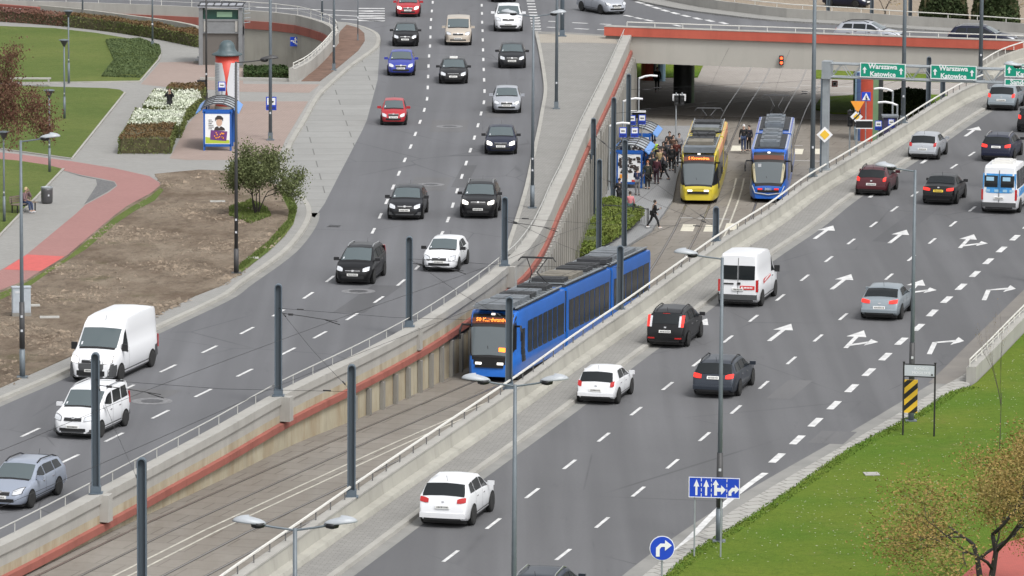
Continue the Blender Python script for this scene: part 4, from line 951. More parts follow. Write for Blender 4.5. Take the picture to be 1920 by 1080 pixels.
# ================================================================ trams
TBLUE = mat("tram_blue", (.018, .16, .62), .3, coat=.5, noise=.08, scale=1); TBLUE2 = mat("tram_deep_blue", (.01, .11, .5), .3, coat=.5)
TYEL = mat("tram_yellow", (.62, .5, .04), .35, coat=.4); TSAL = mat("tram_orange", (.75, .36, .2), .4); TWHI = mat("tram_pale_grey", (.45, .48, .5), .4); TGRY = mat("tram_roof_grey", (.13, .15, .17), .55, noise=.2, scale=2)
ROOFL = mat("roof_unit_grey", (.15, .165, .18), .6, noise=.25, scale=2); ROOFT = mat("roof_cover_tan", (.18, .165, .135), .8, noise=.3, scale=2); ROOFD = mat("roof_dark", (.035, .037, .04), .7, noise=.3, scale=3)
BELL = mat("bellows_rubber", (.015, .015, .016), .8); LED = mat("orange_led", (1, .25, .03), .5, emit=1.6); LEDB = mat("led_panel", (.12, .03, .012), .4, emit=0)
TGL = mat("tram_glass", (.03, .036, .04), .12, spec=.5); TGLW = mat("tram_windscreen", (.1, .12, .13), .1, spec=.8); CREAM = mat("cab_cream", (.5, .45, .3), .6)
def tramT(L, cab, W=2.4, H=3.15):
    top = [(0, .95), (.06, 1.15), (.42, 2.35), (.62, 2.85), (.8, 3.02), (1.2, H), (L, H)] if cab else [(0, H), (L, H)]
    plan = [(0, .68), (.12, .78), (.5, .88), (1.1, .96), (1.9, 1), (L, 1)] if cab else [(0, 1), (L, 1)]
    return dict(L=L, W=W, H=H, top=top, plan=plan, belt=[(0, 1.15), (L, 1.15)], tum=.95, zb=.2 if not cab else .22)
def tram(name, label, path, s0, secs, face, look):
    """secs: list of (length, cab); the first section's nose is at arc length s0 on path, the tram extends along the path"""
    P = path; cum = [0]
    for a, b in zip(P, P[1:]): cum.append(cum[-1] + (b - a).length)
    def S(s):
        for i in range(len(P) - 1):
            if s <= cum[i + 1]: t = (s - cum[i]) / (cum[i + 1] - cum[i]); return P[i].lerp(P[i + 1], t)
        return P[-1]
    o0 = S(s0); root = empty(name, o0, 0, label, "tram"); s = s0
    for k, (L, cab) in enumerate(secs):
        a, b = S(s), S(s + L); d = (b - a).normalized()         # local x (rearwards) runs along d ; builder uses -y for x
        yv = -d; xv = Vector((-d.y, d.x, 0)).normalized() * -1; xv = yv.cross(Vector((0, 0, 1))).normalized(); zv = xv.cross(yv)
        M = Matrix((xv, yv, zv)).transposed().to_4x4(); M.translation = a - o0
        T = tramT(L, cab); ring = loftfun(T)
        def add(nm, vf, m, smooth=False, parent=None):
            v, f = vf if isinstance(vf, tuple) else (vf.v, vf.f)
            o = mobj(nm, [M @ Vector(q) for q in v], f, m, parent or root, smooth); return o
        body = add("car_section", body_mesh(T), look['body'], True); body.modifiers.new("e", 'EDGE_SPLIT').split_angle = R(40)
        look['fn'](k, T, L, cab, add, body, ring, M, root)
        if k < len(secs) - 1:
            add("bellows", MB().box((0, -L - .3, 1.65), (2.15, .62, 2.7)), BELL)
        add("skirt", MB().box((0, -L / 2 - .3, .22), (2.2, L - 1.6, .3)), BELL)
        s += L + .6
    return root
def side_row(add, body, T, xs, m=TGL, t0=3.95, t1=6.5, sides=(-1, 1), gap=.14):
    for sd_ in sides:
        for a, b in zip(xs, xs[1:]): add("side_window", patch(T, [(a + gap / 2, t0), (b - gap / 2, t0), (b - gap / 2, t1), (a + gap / 2, t1)], sd_, .012, 3, 3), m, True, body)
def panto(root, add, y, z, m=BLACK, w_=1.5, up_=1.5, parent=None, flat=False):
    mb = MB(); h = .35 if flat else up_
    for s in (-1, 1):
        mb.tube((s * .45, y - .5, z), (s * .12, y + (.9 if flat else .5), z + h * .5), .022, n=5); mb.tube((s * .12, y + (.9 if flat else .5), z + h * .5), (s * .5, y - .1, z + h), .025, n=5)
        mb.tube((s * .45, y - .5, z), (s * .45, y + .6, z), .03, n=5)
    for yy in (y - .25, y + .05): mb.tube((-w_ / 2, yy, z + h), (w_ / 2, yy, z + h), .03, n=5)
    for s in (-1, 1): mb.tube((s * w_ / 2, y - .1, z + h), (s * (w_ / 2 + .15), y - .1, z + h - .18), .025, n=5)
    mb.tube((-.5, y - .5, z), (.5, y - .5, z), .04, n=5); add("pantograph", mb, m, False, parent)
def front(T, add, body, M, root, text, chrome=False, cream=False, lit=True, lowm=TBLUE):
    add("front_panel", across(T, .03, .86, 5.3, .012, nv=8), BLACK, True, body)
    g = add("windscreen", across(T, .08, .46, 6.4, .026, nv=4), TGLW, True, body)
    if cream:
        for s in (-1, 1): add("window_side_panel", patch(T, [(.1, 6.6), (.44, 6.6), (.44, 8.2), (.1, 8.2)], s, .028, 3, 3), CREAM, True, body)
    add("display", across(T, .52, .62, 8.1, .03, nv=2), LEDB, False, body)
    x = .57; z = interp(T['top'], x); sl = math.atan2(interp(T['top'], .62) - interp(T['top'], .52), .1)
    if text:
        # lettering stands on the sloped panel, facing forwards
        p = Vector((0, -x + .09, z + .055)); t = text_mesh("display_text", text, .235, LED, None, (0, 0, 0), (0, 0, 0), .003, bold=.004)
        X = Vector((-1, 0, 0)); Yv = Vector((0, -math.cos(sl), math.sin(sl))); Z = X.cross(Yv)
        m = M @ (Matrix.Translation(p) @ Matrix((X, Yv, Z)).transposed().to_4x4()); t.parent = body; t.matrix_local = m
    for s in (-1, 1):
        add("headlight", MB().box((s * .5, -.02, .86), (.28, .12, .1)), HLON if lit else TLON, False, body)
        add("mirror_arm", MB().path([(s * 1.0, -.7, 2.5), (s * 1.35, -.35, 2.55), (s * 1.42, -.2, 2.3), (s * 1.42, -.2, 1.9)], .05, 6), BLACK, False, body)
    add("bumper_slot", MB().box((0, -.0, .74), (1.3, .1, .14)), BLACK, False, body)
    add("roof_lamp", MB().box((0, -.72, 3.02), (.16, .08, .08)), HLON, False, body)
    add("wiper", MB().tube((.1, -.14, 1.5), (.25, -.36, 2.1), .02, n=4), BLACK, False, body)
def look_t1(k, T, L, cab, add, body, ring, M, root):
    if k == 0:
        front(T, add, body, M, root, "50 Kurdwanów")
        add("lower_panel", MB().box((0, -.04, .98), (1.45, .1, .34)), BLACK, False, body)
        add("route_board", MB().box((-.55, -.12, 1.42), (.3, .03, .3)), LED, False, body)
        for s in (-1, 1): add("cab_door", patch(T, [(1.5, 3.2), (2.2, 3.2), (2.2, 6.2), (1.5, 6.2)], s, .012), TGL, False, body)
        side_row(add, body, T, [2.75, 3.9, 5.0, 6.1, 7.2, 8.3, 9.4, L - .2])
    else: side_row(add, body, T, list(np.linspace(.35, L - .35, 9 if k == 1 else 7)))
    add("roof_tray", MB().box((0, -L / 2 - (.5 if k == 0 else 0), 3.19), (1.95, L - (1.9 if k == 0 else .3), .06)), ROOFD, False, body)
    mb = MB()
    for s in (-1, 1): mb.path([(s * .98, -.9 if k == 0 else -.2, 3.3), (s * .98, -L + .2, 3.3)], .04, 4)
    y = 1.4 if k == 0 else .5
    while y < L - .3: mb.tube((-.98, -y, 3.3), (.98, -y, 3.3), .03, n=4); y += .7
    add("roof_frame", mb, STEEL, False, body)
    units = {0: [(1.6, 2.3, 1.6, ROOFL), (4.2, 1.6, 1.5, ROOFL), (5.9, 1.2, 1.5, ROOFD), (7.3, 1.2, 1.4, ROOFL), (9.6, 1.4, 1.4, ROOFD)], 1: [(1.5, 1.5, 1.5, ROOFD), (4.3, 3.3, 1.6, ROOFT), (8.0, 1.8, 1.5, ROOFD), (10.3, 1.4, 1.5, ROOFD)], 2: [(1.2, 1.6, 1.5, ROOFD), (3.2, 1.4, 1.5, ROOFL), (6.3, 3.4, 1.75, ROOFL)]}[k]
    for y, l_, w_, m in units:
        u = MB().box((0, -y, 3.37), (w_, l_, .24)); u.box((0, -y, 3.5), (w_ * .8, l_ * .42, .03)); add("roof_unit", u, m, False, body)
    if k == 0: panto(root, add, -10.0, 3.45, BLACK, 1.5, 1.25)
C1z = onz(C1, 0)
def arc(P, Y):
    s = 0
    for a, b in zip(P, P[1:]):
        if b.y >= Y: return s + (b - a).length * (Y - a.y) / (b.y - a.y)
        s += (b - a).length
tram("tram", "blue three-section tram nearest the camera, leaving the underpass with an orange lit display", C1z, arc(C1z, 236.6), [(11.2, 1), (11.8, 0), (10.9, 0)], 1, dict(body=TBLUE, fn=look_t1))
def look_y(k, T, L, cab, add, body, ring, M, root):
    if k == 0:
        front(T, add, body, M, root, "5 Krowodrza", lit=True)
        add("bumper_panel", across(T, .0, .05, 3.0, .02, nv=1), TYEL, False, body)
        for s in (-1, 1):
            add("cab_side", patch(T, [(.12, 5.0), (1.3, 5.0), (1.3, 6.2), (.3, 6.2)], s, .011, 4, 3), BLACK, True, body)
            add("corner_panel", patch(T, [(.55, 6.1), (1.3, 6.1), (1.3, 6.95), (.75, 6.95)], s, .016, 3, 3), TYEL, False, body)
            add("door", patch(T, [(1.4, 3.2), (2.5, 3.2), (2.5, 6.3), (1.4, 6.3)], s, .014), TGL, False, body)
    side_row(add, body, T, list(np.linspace(2.8 if k == 0 else .4, L - .3, 6)), t1=6.45)
    for s in (-1, 1): add("cove_panel", patch(T, [(.9 if k == 0 else .05, 6.45), (L - .05, 6.45), (L - .05, 8.3), (.9 if k == 0 else .05, 8.3)], s, .016, 4, 3), TSAL, False, body)
    mb = MB()
    for s in (-1, 1): mb.path([(s * .95, -1.3, 3.34), (s * .95, -L + .2, 3.34)], .035, 4)
    for y in np.arange(1.6, L, 1.1): mb.tube((-.95, -y, 3.34), (.95, -y, 3.34), .03, n=4)
    add("roof_frame", mb, STEEL, False, body); add("roof_tray", MB().box((0, -L / 2 - .5, 3.19), (1.9, L - 1.8, .06)), ROOFD, False, body)
    if k == 0:
        add("roof_dome", MB().box((0, -1.25, 3.26), (1.9, 1.1, .34)), TGRY, False, body); add("roof_unit", MB().box((0, -3.1, 3.45), (1.55, 1.7, .3)), ROOFT, False, body)
        add("roof_unit", MB().box((0, -5.4, 3.4), (1.4, 1.2, .25)), ROOFD, False, body); add("roof_unit", MB().box((0, -7.5, 3.42), (1.4, 1.3, .28)), ROOFD, False, body)
        panto(root, add, -6.2, 3.45, BLACK, 1.4, 1.2, flat=True)
    else: add("roof_unit", MB().box((0, -2, 3.4), (1.6, 1.6, .25)), ROOFL, False, body); add("roof_unit", MB().box((0, -5, 3.4), (1.6, 1.6, .25)), ROOFD, False, body); panto(root, add, -6.0, 3.4, GREY_P, 1.5, .8)
tram("tram", "yellow and orange tram standing at the platform with an orange display", C1z, arc(C1z, 321.5), [(8.8, 1), (8.0, 0)], 1, dict(body=TYEL, fn=look_y))
C2z = onz(offs(C1, 4.2), 0)
def look_b(k, T, L, cab, add, body, ring, M, root):
    if k == 0:
        front(T, add, body, M, root, "", cream=True, lit=False)
        add("window_sticker", MB().box((.55, -.35, 2.25), (.2, .02, .22)), HL, False, body)
        tn = text_mesh("fleet_number", "3001", .22, TWHI, None, (0, 0, 0), (0, 0, 0), .003, bold=.006)
        Xv = Vector((-1, 0, 0)); Yv = Vector((0, 0, 1)); Z = Xv.cross(Yv)
        m = M @ (Matrix.Translation(Vector((-.0, .06, .86))) @ Matrix((Xv, Yv, Z)).transposed().to_4x4()); tn.parent = body; tn.matrix_local = m
        for s in (-1, 1): add("chevron_stripe", MB().path([(s * .98, -.12, 1.05), (s * .8, .02, .62), (0, .06, .52)], .035, 5), TWHI, False, body)
    for s in (-1, 1): add("cove_panel", patch(T, [(.5 if k == 0 else .05, 6.5), (L - .05, 6.5), (L - .05, 8.4), (.9 if k == 0 else .05, 8.4)], s, .016, 6, 3), TWHI, False, body)
    side_row(add, body, T, list(np.linspace(2.0 if k == 0 else .4, L - .3, 7)), t1=6.45)
    add("roof_tray", MB().box((0, -L / 2 - .5, 3.19), (1.85, L - 1.8, .06)), ROOFD, False, body)
    for y, m in ((2.6, TGRY), (4.7, ROOFL), (6.6, TGRY), (8.6, ROOFL)):
        if y < L - .6: u = MB().box((0, -y, 3.38), (1.2, 1.3, .3)); u.box((0, -y, 3.56), (.8, .8, .06)); add("roof_unit", u, m, False, body)
    if k == 1: panto(root, add, -7.6, 3.4, GREY_P, 1.6, 1.3)
tram("tram", "blue and white tram on the right track seen from its tail beside the yellow tram", C2z, arc(C2z, 322.5), [(9.5, 1), (9.0, 0)], 1, dict(body=TBLUE2, fn=look_b))
# overhead wires
for nm, off, lab in (("contact_wire", 0, "thin overhead contact wire running above the left tram track"), ("contact_wire", 4.2, "thin overhead contact wire running above the right tram track")):
    Pw = [p + Vector((0, 0, 5.3)) for p in onz(offs(C1, off), 0)]
    tag(MB().path(Pw, .008, 4).build(nm, WIRE), lab, "wire", "overhead tram wires")

# ================================================================ posts and lamps
def cat_master():
    return None
def cat_post(base, ztop, lab, arm=0, grp="catenary posts along the tram line"):
    h = ztop - base.z; w_ = .15; root = empty("catenary_post", base, 0, lab, "post", grp)
    mb = MB(); 
    for s in (-1, 1): mb.box((s * (w_ - .02), 0, (h - w_) / 2), (.04, .3, h - w_))
    n = 10
    for k in range(n):
        a, b = math.pi * k / n, math.pi * (k + 1) / n; z0 = h - w_
        for r0, r1 in ((w_, w_ - .04),):
            q = [(r0 * math.cos(a), z0 + r0 * math.sin(a)), (r0 * math.cos(b), z0 + r0 * math.sin(b)), (r1 * math.cos(b), z0 + r1 * math.sin(b)), (r1 * math.cos(a), z0 + r1 * math.sin(a))]
            i = len(mb.v); mb.v += [Vector((x, -.15, z)) for x, z in q] + [Vector((x, .15, z)) for x, z in q]
            for f in ((0, 1, 2, 3), (7, 6, 5, 4), (0, 4, 5, 1), (2, 6, 7, 3)): mb.f.append(tuple(i + t for t in f))
    mb.build("post_frame", CATP, root)
    MB().box((0, .06, (h - .06) / 2), (w_ * 2 - .06, .12, h - .1)).build("post_web", CATD, root)
    bp_ = MB().box((0, 0, .02), (.5, .5, .04)); bp_.box((0, 0, .15), (.36, .36, .24)); bp_.build("base_plate", CATP, root)
    if arm:
        za = h - 1.2; mb = MB().path([(arm * .1, 0, za), (arm * 1.0, -.1, za - .1), (arm * 2.4, -.2, za - .3)], .016, 5); mb.tube((arm * .4, 0, za - .05), (arm * .6, 0, za - .06), .05, n=6)
        mb.tube((arm * 1.9, -.2, za - .24), (arm * 2.5, -.1, za - .45), .02, n=4); mb.build("bracket_arm", WIRE, root)
    return root
def wallpt(px, py, z): p = at(px, py, z); return p
for px, yt, yb, lab in [(180, 661, 925, "dark post with rounded top on the red banded wall before the white vans"), (522, 532, 742, "dark blue-grey post on the red banded wall, second from left"), (767, 443, 612, "dark blue-grey post on the red banded wall between minivan and white hatchback"), (946, 369, 498, "dark blue-grey post on the red banded wall above the near tram's front")]:
    b = at(px, yb, .45); d = b.y; zt_ = H_CAM - (yt + 912) * d / F_PX * 1.0
    t = at(px, yt, 5); # height whose ray meets the post's distance
    lo, hi = 0, 12
    for _ in range(40):
        m_ = (lo + hi) / 2
        if at(px, yt, m_).y > d: lo = m_
        else: hi = m_
    cat_post(b, lo, lab, 1); MB().box((b.x + .28, b.y - .1, -.06), (.55, .5, 1.0), -R(14)).build("pier", CONC_L, w1)
for px, yt, yb, lab in [(267, 858, 1196, "dark blue-grey post nearest the camera at the bottom left, cut by the bottom edge"), (659, 683, 932, "dark blue-grey post on the parapet wall above the double-headed lamp"), (954, 556, 729, "dark blue-grey post on the parapet in front of the near tram's cab"), (1162, 460, 580, "dark blue-grey post on the parapet in front of the near tram's rear section"), (1342, 387, 452, "short dark post on the parapet left of the white panel van")]:
    b = at(px, yb, .82); d = b.y; lo, hi = 0, 12
    for _ in range(40):
        m_ = (lo + hi) / 2
        if at(px, yt, m_).y > d: lo = m_
        else: hi = m_
    cat_post(b, lo, lab)
for px, yt, lab in [(1113, 221, "tall dark post at the left edge of the platform"), (1124, 298, "dark post standing in the green bed beside the near tram's tail"), (1172, 261, "dark post in front of the platform shelter"), (1179, 138, "dark post at the underpass mouth left of the shelter signs"), (1151, 182, "dark post behind the shelter near the ribbed wall"), (1742, 106, "dark post behind the gantry between the green signs"), (1768, 146, "darker short post beside the one between the green signs"), (1544, 142, "dark post in the shade left of the striped column")]:
    d = (H_CAM - 1.1) * F_PX / (yt + 912 - (px - 960) * math.sin(ROLL)); p = at(px, yt, 1.1); b = Vector((p.x, p.y, zt(p.y))); cat_post(b, 1.1, lab)
SP = MB()
def span(a, b): 
    m = (a + b) / 2 - Vector((0, 0, .12)); SP.path([a, m, b], .008, 4); SP.tube(a.lerp(b, .08), a.lerp(b, .11), .03, n=5); SP.tube(a.lerp(b, .89), a.lerp(b, .92), .03, n=5)
    root = tag(SP.build("span_wire", WIRE), "thin span wire between two posts across the tram cutting", "wire", "span wires across the tram cutting"); SP.v = []; SP.f = []
pst = [o for o in SC.objects if o.name.startswith("catenary_post") and o.parent is None]
def top_(o): h = max((c.location.z + max(v.co.z for v in c.data.vertices)) for c in o.children if c.type == 'MESH'); return Vector((o.location.x, o.location.y, o.location.z + h - 1.0))
tp = [top_(o) for o in pst]
for a, b in ((0, 4), (0, 5), (1, 5), (1, 6), (2, 6), (2, 7), (3, 7), (3, 8), (9, 8), (11, 14), (12, 14), (10, 8), (13, 14), (12, 16), (9, 11), (13, 16)):
    span(tp[a], tp[b])
def lamp_head(root, x, z, s, top=RAILP):
    """cobra style head: pale domed shell over a dark housing"""
    prof = []; mb = MB(); n = 12
    for j in range(7):
        a = math.pi / 2 * j / 6
        for k in range(n):
            t = 2 * math.pi * k / n; mb.v.append(Vector((x + s * .12 + .44 * math.cos(a) * math.cos(t) * 1.0, .2 * math.cos(a) * math.sin(t), z + .02 + .17 * math.sin(a) + .04 * math.cos(t) * s)))
    for j in range(6):
        for k in range(n): mb.f.append((j * n + k, j * n + (k + 1) % n, (j + 1) * n + (k + 1) % n, (j + 1) * n + k))
    mb.f.append(tuple(range(n))[::-1]); mb.build("lamp_shell", top, root, True)
    MB().lathe([(.08, -.12), (.17, -.09), (.19, .03)], (x - s * .1, 0, z), 12).build("lamp_housing", BLACK, root, True)
LTOP = mat("lamp_shell_grey", (.36, .385, .41), .4)
def street_lamp(px, py, h, arms, lab, z=0, dark=0, top=LTOP, pos=None, lowdark=0, armz=.0, grp="double and single armed street lamps"):
    b = pos or at(px, py, z); root = empty("street_lamp", b, 0, lab, "street lamp", grp); h -= z
    pm = POLED if dark else POLEG
    MB().tube((0, 0, .0), (0, 0, 1.2), .12, .12, 12).tube((0, 0, 1.2), (0, 0, h), .095, .055, 12).build("pole", pm, root, True)
    if lowdark: MB().tube((0, 0, 1.25), (0, 0, 3.2), .118, .112, 12).build("dark_band", POLED, root, True)
    MB().box((0, 0, .03), (.45, .45, .06)).build("base_plate", pm, root)
    for s, l_ in arms:
        MB().path([(0, 0, h - .05), (s * l_ * .6, 0, h + .03 + armz), (s * l_, 0, h + .1 + armz)], .032, 6).build("arm", pm, root)
        lamp_head(root, s * (l_ + .1), h + .12 + armz, s, top)
    for k, zz in enumerate((2.0, 2.6)): MB().box((0, -.12, zz), (.09, .02, .1)).build("sticker", HL, root)
    return root
street_lamp(42, 708, 10.1, [(1, 1.0)], "tall grey street lamp beside the grey cabinet at the left, white head to the right", z=.12, lowdark=1)
street_lamp(443, 513, 10.25, [(1, 1.35)], "tall street lamp at the soil's edge with dark head above the bus shelter", z=.12, dark=1, top=POLED)
street_lamp(998, 390, 10.2, [(1, 1.05), (-1, 1.05)], "tall double-headed street lamp on the median pavement beside the left road", z=.12)
street_lamp(1348, 1016, 10.25, [(-1, 1.05)], "tall street lamp at the lawn's edge behind the blue lane sign", z=.12, lowdark=1)
street_lamp(1708, 790, 10.25, [(-1, .95)], "tall street lamp behind the yellow and black striped board", z=.12, lowdark=1)
street_lamp(962, 1343, 10.25, [(-1, .95), (1, .95)], "double-headed street lamp whose heads show above the white hatchback on the right road", z=.12)
street_lamp(553, 1712, 10.25, [(-1, .95), (1, .95)], "double-headed street lamp at the bottom left with both heads over the tracks", z=.12)
street_lamp(1937, 524, 10.2, [(-1, .95)], "street lamp whose pale head shows at the right edge under the green sign", z=.12)
def tall_pole(px, py, h, lab, z=0, r=.1, m=POLEG, pos=None, r2=None):
    b = pos or at(px, py, z); root = empty("lamp_pole", b, 0, lab, "lamp pole", "tall plain poles")
    MB().tube((0, 0, 0), (0, 0, h), r, r2 or r * .62, 12).build("pole", m, root, True); MB().box((0, 0, .03), (r * 4, r * 4, .06)).box((0, 0, .25), (r * 2.4, r * 2.4, .4)).build("base_plate", m, root)
    MB().box((0, -r - .01, 1.6), (.1, .02, .12)).build("sticker", HL, root)
tall_pole(1523, 331, 12.5, "tall grey pole on the parapet left of the gantry post", .82, .14)
tall_pole(1693, 231, 12.5, "tall grey pole rising from the parapet past the first green sign", .82, .14)
tall_pole(1838, 150, 12.5, "tall grey pole beside the second green sign", .82, .14)
tall_pole(1043, 204, 12, "pale tall pole on the wide median pavement", .12, .11)
tall_pole(1054, 68, 7, "thick dark signal pole at the upper end of the median pavement", .12, .15, CATP, r2=.14)
tall_pole(507, 263, 12, "tall pole carrying the blue bus stop plate on the pink paving", .12, .11)
tall_pole(387, 187, 9, "thin black pole between the lift tower and the flower bed", .12, .07, POLED)
tall_pole(626, 132, 9, "slim grey pole on the brown soil bed", .12, .09)
tall_pole(604, 41, 5, "slim pole behind the white railing at the ring road", 0, .08)
tall_pole(671, 76, 5, "very thin grey pole at the corner of the brown soil bed", .12, .04)
tall_pole(155, 36, 4, "short grey pole behind the hedge at the upper left", .12, .07)
tall_pole(286, 89, 6, "grey pole on the walkway at the right end of the upper lawn", .12, .07)
def park_lamp(px, py, h, lab):
    b = at(px, py, .17); root = empty("park_lamp", b, 0, lab, "park lamp", "park lamps on the lawns")
    MB().tube((0, 0, 0), (0, 0, h - .35), .055, .045, 10).tube((0, 0, 0), (0, 0, 1.3), .075, .07, 10).build("post", POLEG, root, True)
    MB().lathe([(.05, h - .4), (.07, h - .36), (.24, h - .06), (.25, h - .03)], n=16).build("lamp_funnel", POLED, root, True)
    MB().lathe([(.31, h - .03), (.31, h), (.1, h + .04)], n=16).build("lamp_lid", POLEG, root)
    MB().box((0, -.075, 1.5), (.07, .02, .08)).build("sticker", HL, root)
park_lamp(129, 156, 4.6, "park lamp at the edge of the upper lawn, topmost of the four")
park_lamp(121, 222, 4.7, "park lamp standing in the middle lawn below the upper one")
park_lamp(93, 322, 4.5, "park lamp at the corner of the lower lawn beside the cycle path")
park_lamp(8, 415, 4.6, "park lamp at the left edge beside the reddish tree")
# ================================================================ signs, gantry, shelters and street furniture
SGREEN = mat("sign_green", (.0, .27, .17), .45); SBLUE = mat("sign_blue", (.012, .06, .5), .4); SWH = mat("sign_white", (.78, .79, .8), .45); SDB = mat("sign_dark_blue", (.02, .035, .22), .45)
SBACK = mat("sign_back", (.25, .26, .27), .5, .5); YEL = mat("sign_yellow", (.8, .5, .04), .5); ORA = mat("sign_orange", (.85, .33, .04), .5); SBK = mat("sign_black", (.015, .015, .015), .6)
SHB = mat("shelter_blue", (.015, .1, .38), .4); SHL = mat("shelter_light_blue", (.12, .3, .68), .35); SHG = mat("shelter_glazing", (.32, .37, .41), .15, spec=.7); SHR = mat("shelter_roof_plate", (.36, .39, .42), .3, spec=.6)
HR = math.pi / 2
def board(nm, w_, h_, m, parent, loc, yaw=0, d=.04):
    """upright flat board facing -Y"""
    o = MB().box((0, 0, 0), (w_, d, h_)).build(nm, m, parent); o.location = loc; o.rotation_euler = (0, 0, yaw); return o
def bordered(nm, w_, h_, m, parent, loc, yaw=0, border=SWH, bw=.05):
    b = board(nm, w_, h_, m, parent, loc, yaw, .05)
    mb = MB()
    for s in (-1, 1): mb.box((0, -.028, s * (h_ / 2 - bw / 2)), (w_, .008, bw)); mb.box((s * (w_ / 2 - bw / 2), -.028, 0), (bw, .008, h_ - 2 * bw))
    mb.build("sign_border", border, b); return b
def flat(nm, pts, m, parent, y=-.034, d=.008):
    """flat figure in a board's own plane (x right, z up)"""
    mb = MB().prism([(x, z) for x, z in pts], 0, d); mb.v = [Vector((v.x, y + .0 - v.z + d, v.y)) for v in mb.v]; return mb.build(nm, m, parent)
def up_arrow(parent, x, z, h, w_, nm="arrow"): return flat(nm, [(x - w_ * .18, z - h / 2), (x + w_ * .18, z - h / 2), (x + w_ * .18, z + h * .05), (x + w_ * .5, z + h * .05), (x, z + h / 2), (x - w_ * .5, z + h * .05), (x - w_ * .18, z + h * .05)], SWH, parent)
def hsolve(px, py, d):
    lo, hi = -6, 20
    for _ in range(40):
        m_ = (lo + hi) / 2
        if at(px, py, m_).y > d: lo = m_
        else: hi = m_
    return lo
def xat(px, py, d): z = hsolve(px, py, d); return at(px, py, z).x
# ---- gantry
gb = at(1547, 320, .8); GY = -R(15.5); gz = hsolve(1553, 115, gb.y)
gan = empty("sign_gantry", gb, GY, "grey lattice gantry on a thick post carrying the green direction signs", "gantry")
MB().box((0, 0, (gz - gb.z) / 2), (.34, .34, gz - gb.z)).box((0, 0, .05), (.6, .6, .1)).build("post", STEEL, gan)
gl = 26; zt0, zb0 = gz - gb.z - .1, gz - gb.z - .82
mb = MB()
for z in (zt0, zb0):
    for y in (-.28, .28): mb.tube((0.1, y, z), (gl, y, z), .055, n=6)
mb.build("chord", STEEL, gan)
mb = MB(); n_ = int(gl / .55)
for k in range(n_):
    a, b = .3 + k * .55, .3 + (k + 1) * .55
    for y in (-.28, .28): mb.tube((a, y, zt0 if k % 2 else zb0), (b, y, zb0 if k % 2 else zt0), .022, n=5)
    if k % 2 == 0: mb.tube((a, -.28, zt0), (a, .28, zt0), .02, n=4)
mb.build("lattice", STEEL, gan)
MB().box((.05, 0, zt0 - .35), (.5, .7, .95)).build("bracket", STEEL, gan)
gm_ = Matrix.Rotation(-GY, 3, 'Z')
def glocal(px, py):
    """where the ray of a pixel meets the gantry's front face"""
    d = fw * F_PX + rt * (px - 960) + up * (540 - py); o = Vector((0, 0, H_CAM)); nrm = Vector((math.sin(-GY), math.cos(-GY), 0)) ; nrm = Vector((-math.sin(GY), math.cos(GY), 0))
    p0 = gb - nrm * .36; t = (p0 - o).dot(nrm) / d.dot(nrm); q = o + d * t - gb; return gm_ @ q
def gsign(x0, y0, x1, y1, lab, lines, arrows, sz):
    a, b = glocal(x0, y0), glocal(x1, y1); w_, h_ = b.x - a.x, a.z - b.z
    root = empty("direction_sign", gb + Matrix.Rotation(GY, 3, 'Z') @ Vector(((a.x + b.x) / 2, -.36, (a.z + b.z) / 2)), GY, lab, "direction sign", "green direction signs on the gantry")
    bd_ = bordered("sign_board", w_, h_, SGREEN, root, (0, 0, 0), 0, SWH, .045)
    for t, x, z in lines:
        text_mesh("lettering", t, sz, SWH, bd_, (x, -.03, z), (HR, 0, 0), .004, ax='CENTER', bold=.011)
    for x, z in arrows: up_arrow(bd_, x * w_, z, .36, .24)
    for s in (-1, 1): MB().box((s * w_ * .3, .2, 0), (.06, .34, h_)).build("bracket", STEEL, root)
gsign(1613, 117, 1698, 147.5, "green sign reading Warszawa Katowice, first on the gantry beside its post", [("Warszawa", 0, .2), ("Katowice", 0, -.21)], [(-.4, 0), (.4, 0)], .37)
gsign(1745, 121, 1831, 150.5, "green sign reading Warszawa Katowice, second on the gantry above the parapet", [("Warszawa", 0, .2), ("Katowice", 0, -.21)], [(-.4, 0), (.4, 0)], .37)
gsign(1884, 118, 1972, 147, "green Warszawa Katowice sign at the right edge above the Sandomierz sign", [("Warszawa", 0.05, .2), ("Katowice", 0.05, -.21)], [(-.4, 0), (.4, 0)], .37)
gsign(1884, 147.6, 1972, 163, "narrow green Sandomierz sign at the right edge", [("Sandomierz", -.1, 0)], [], .37)
# ---- priority diamond on gantry post
d0 = glocal(1545.5, 253); root = empty("priority_sign", gb + Matrix.Rotation(GY, 3, 'Z') @ Vector((d0.x, -.25, d0.z)), 0, "yellow and white diamond priority sign on the gantry post", "traffic sign")
for nm, r, m, y in (("sign_border", .44, SWH, 0), ("sign_face", .27, YEL, -.02)): flat(nm, [(0, -r), (r, 0), (0, r), (-r, 0)], m, root, y, .02)
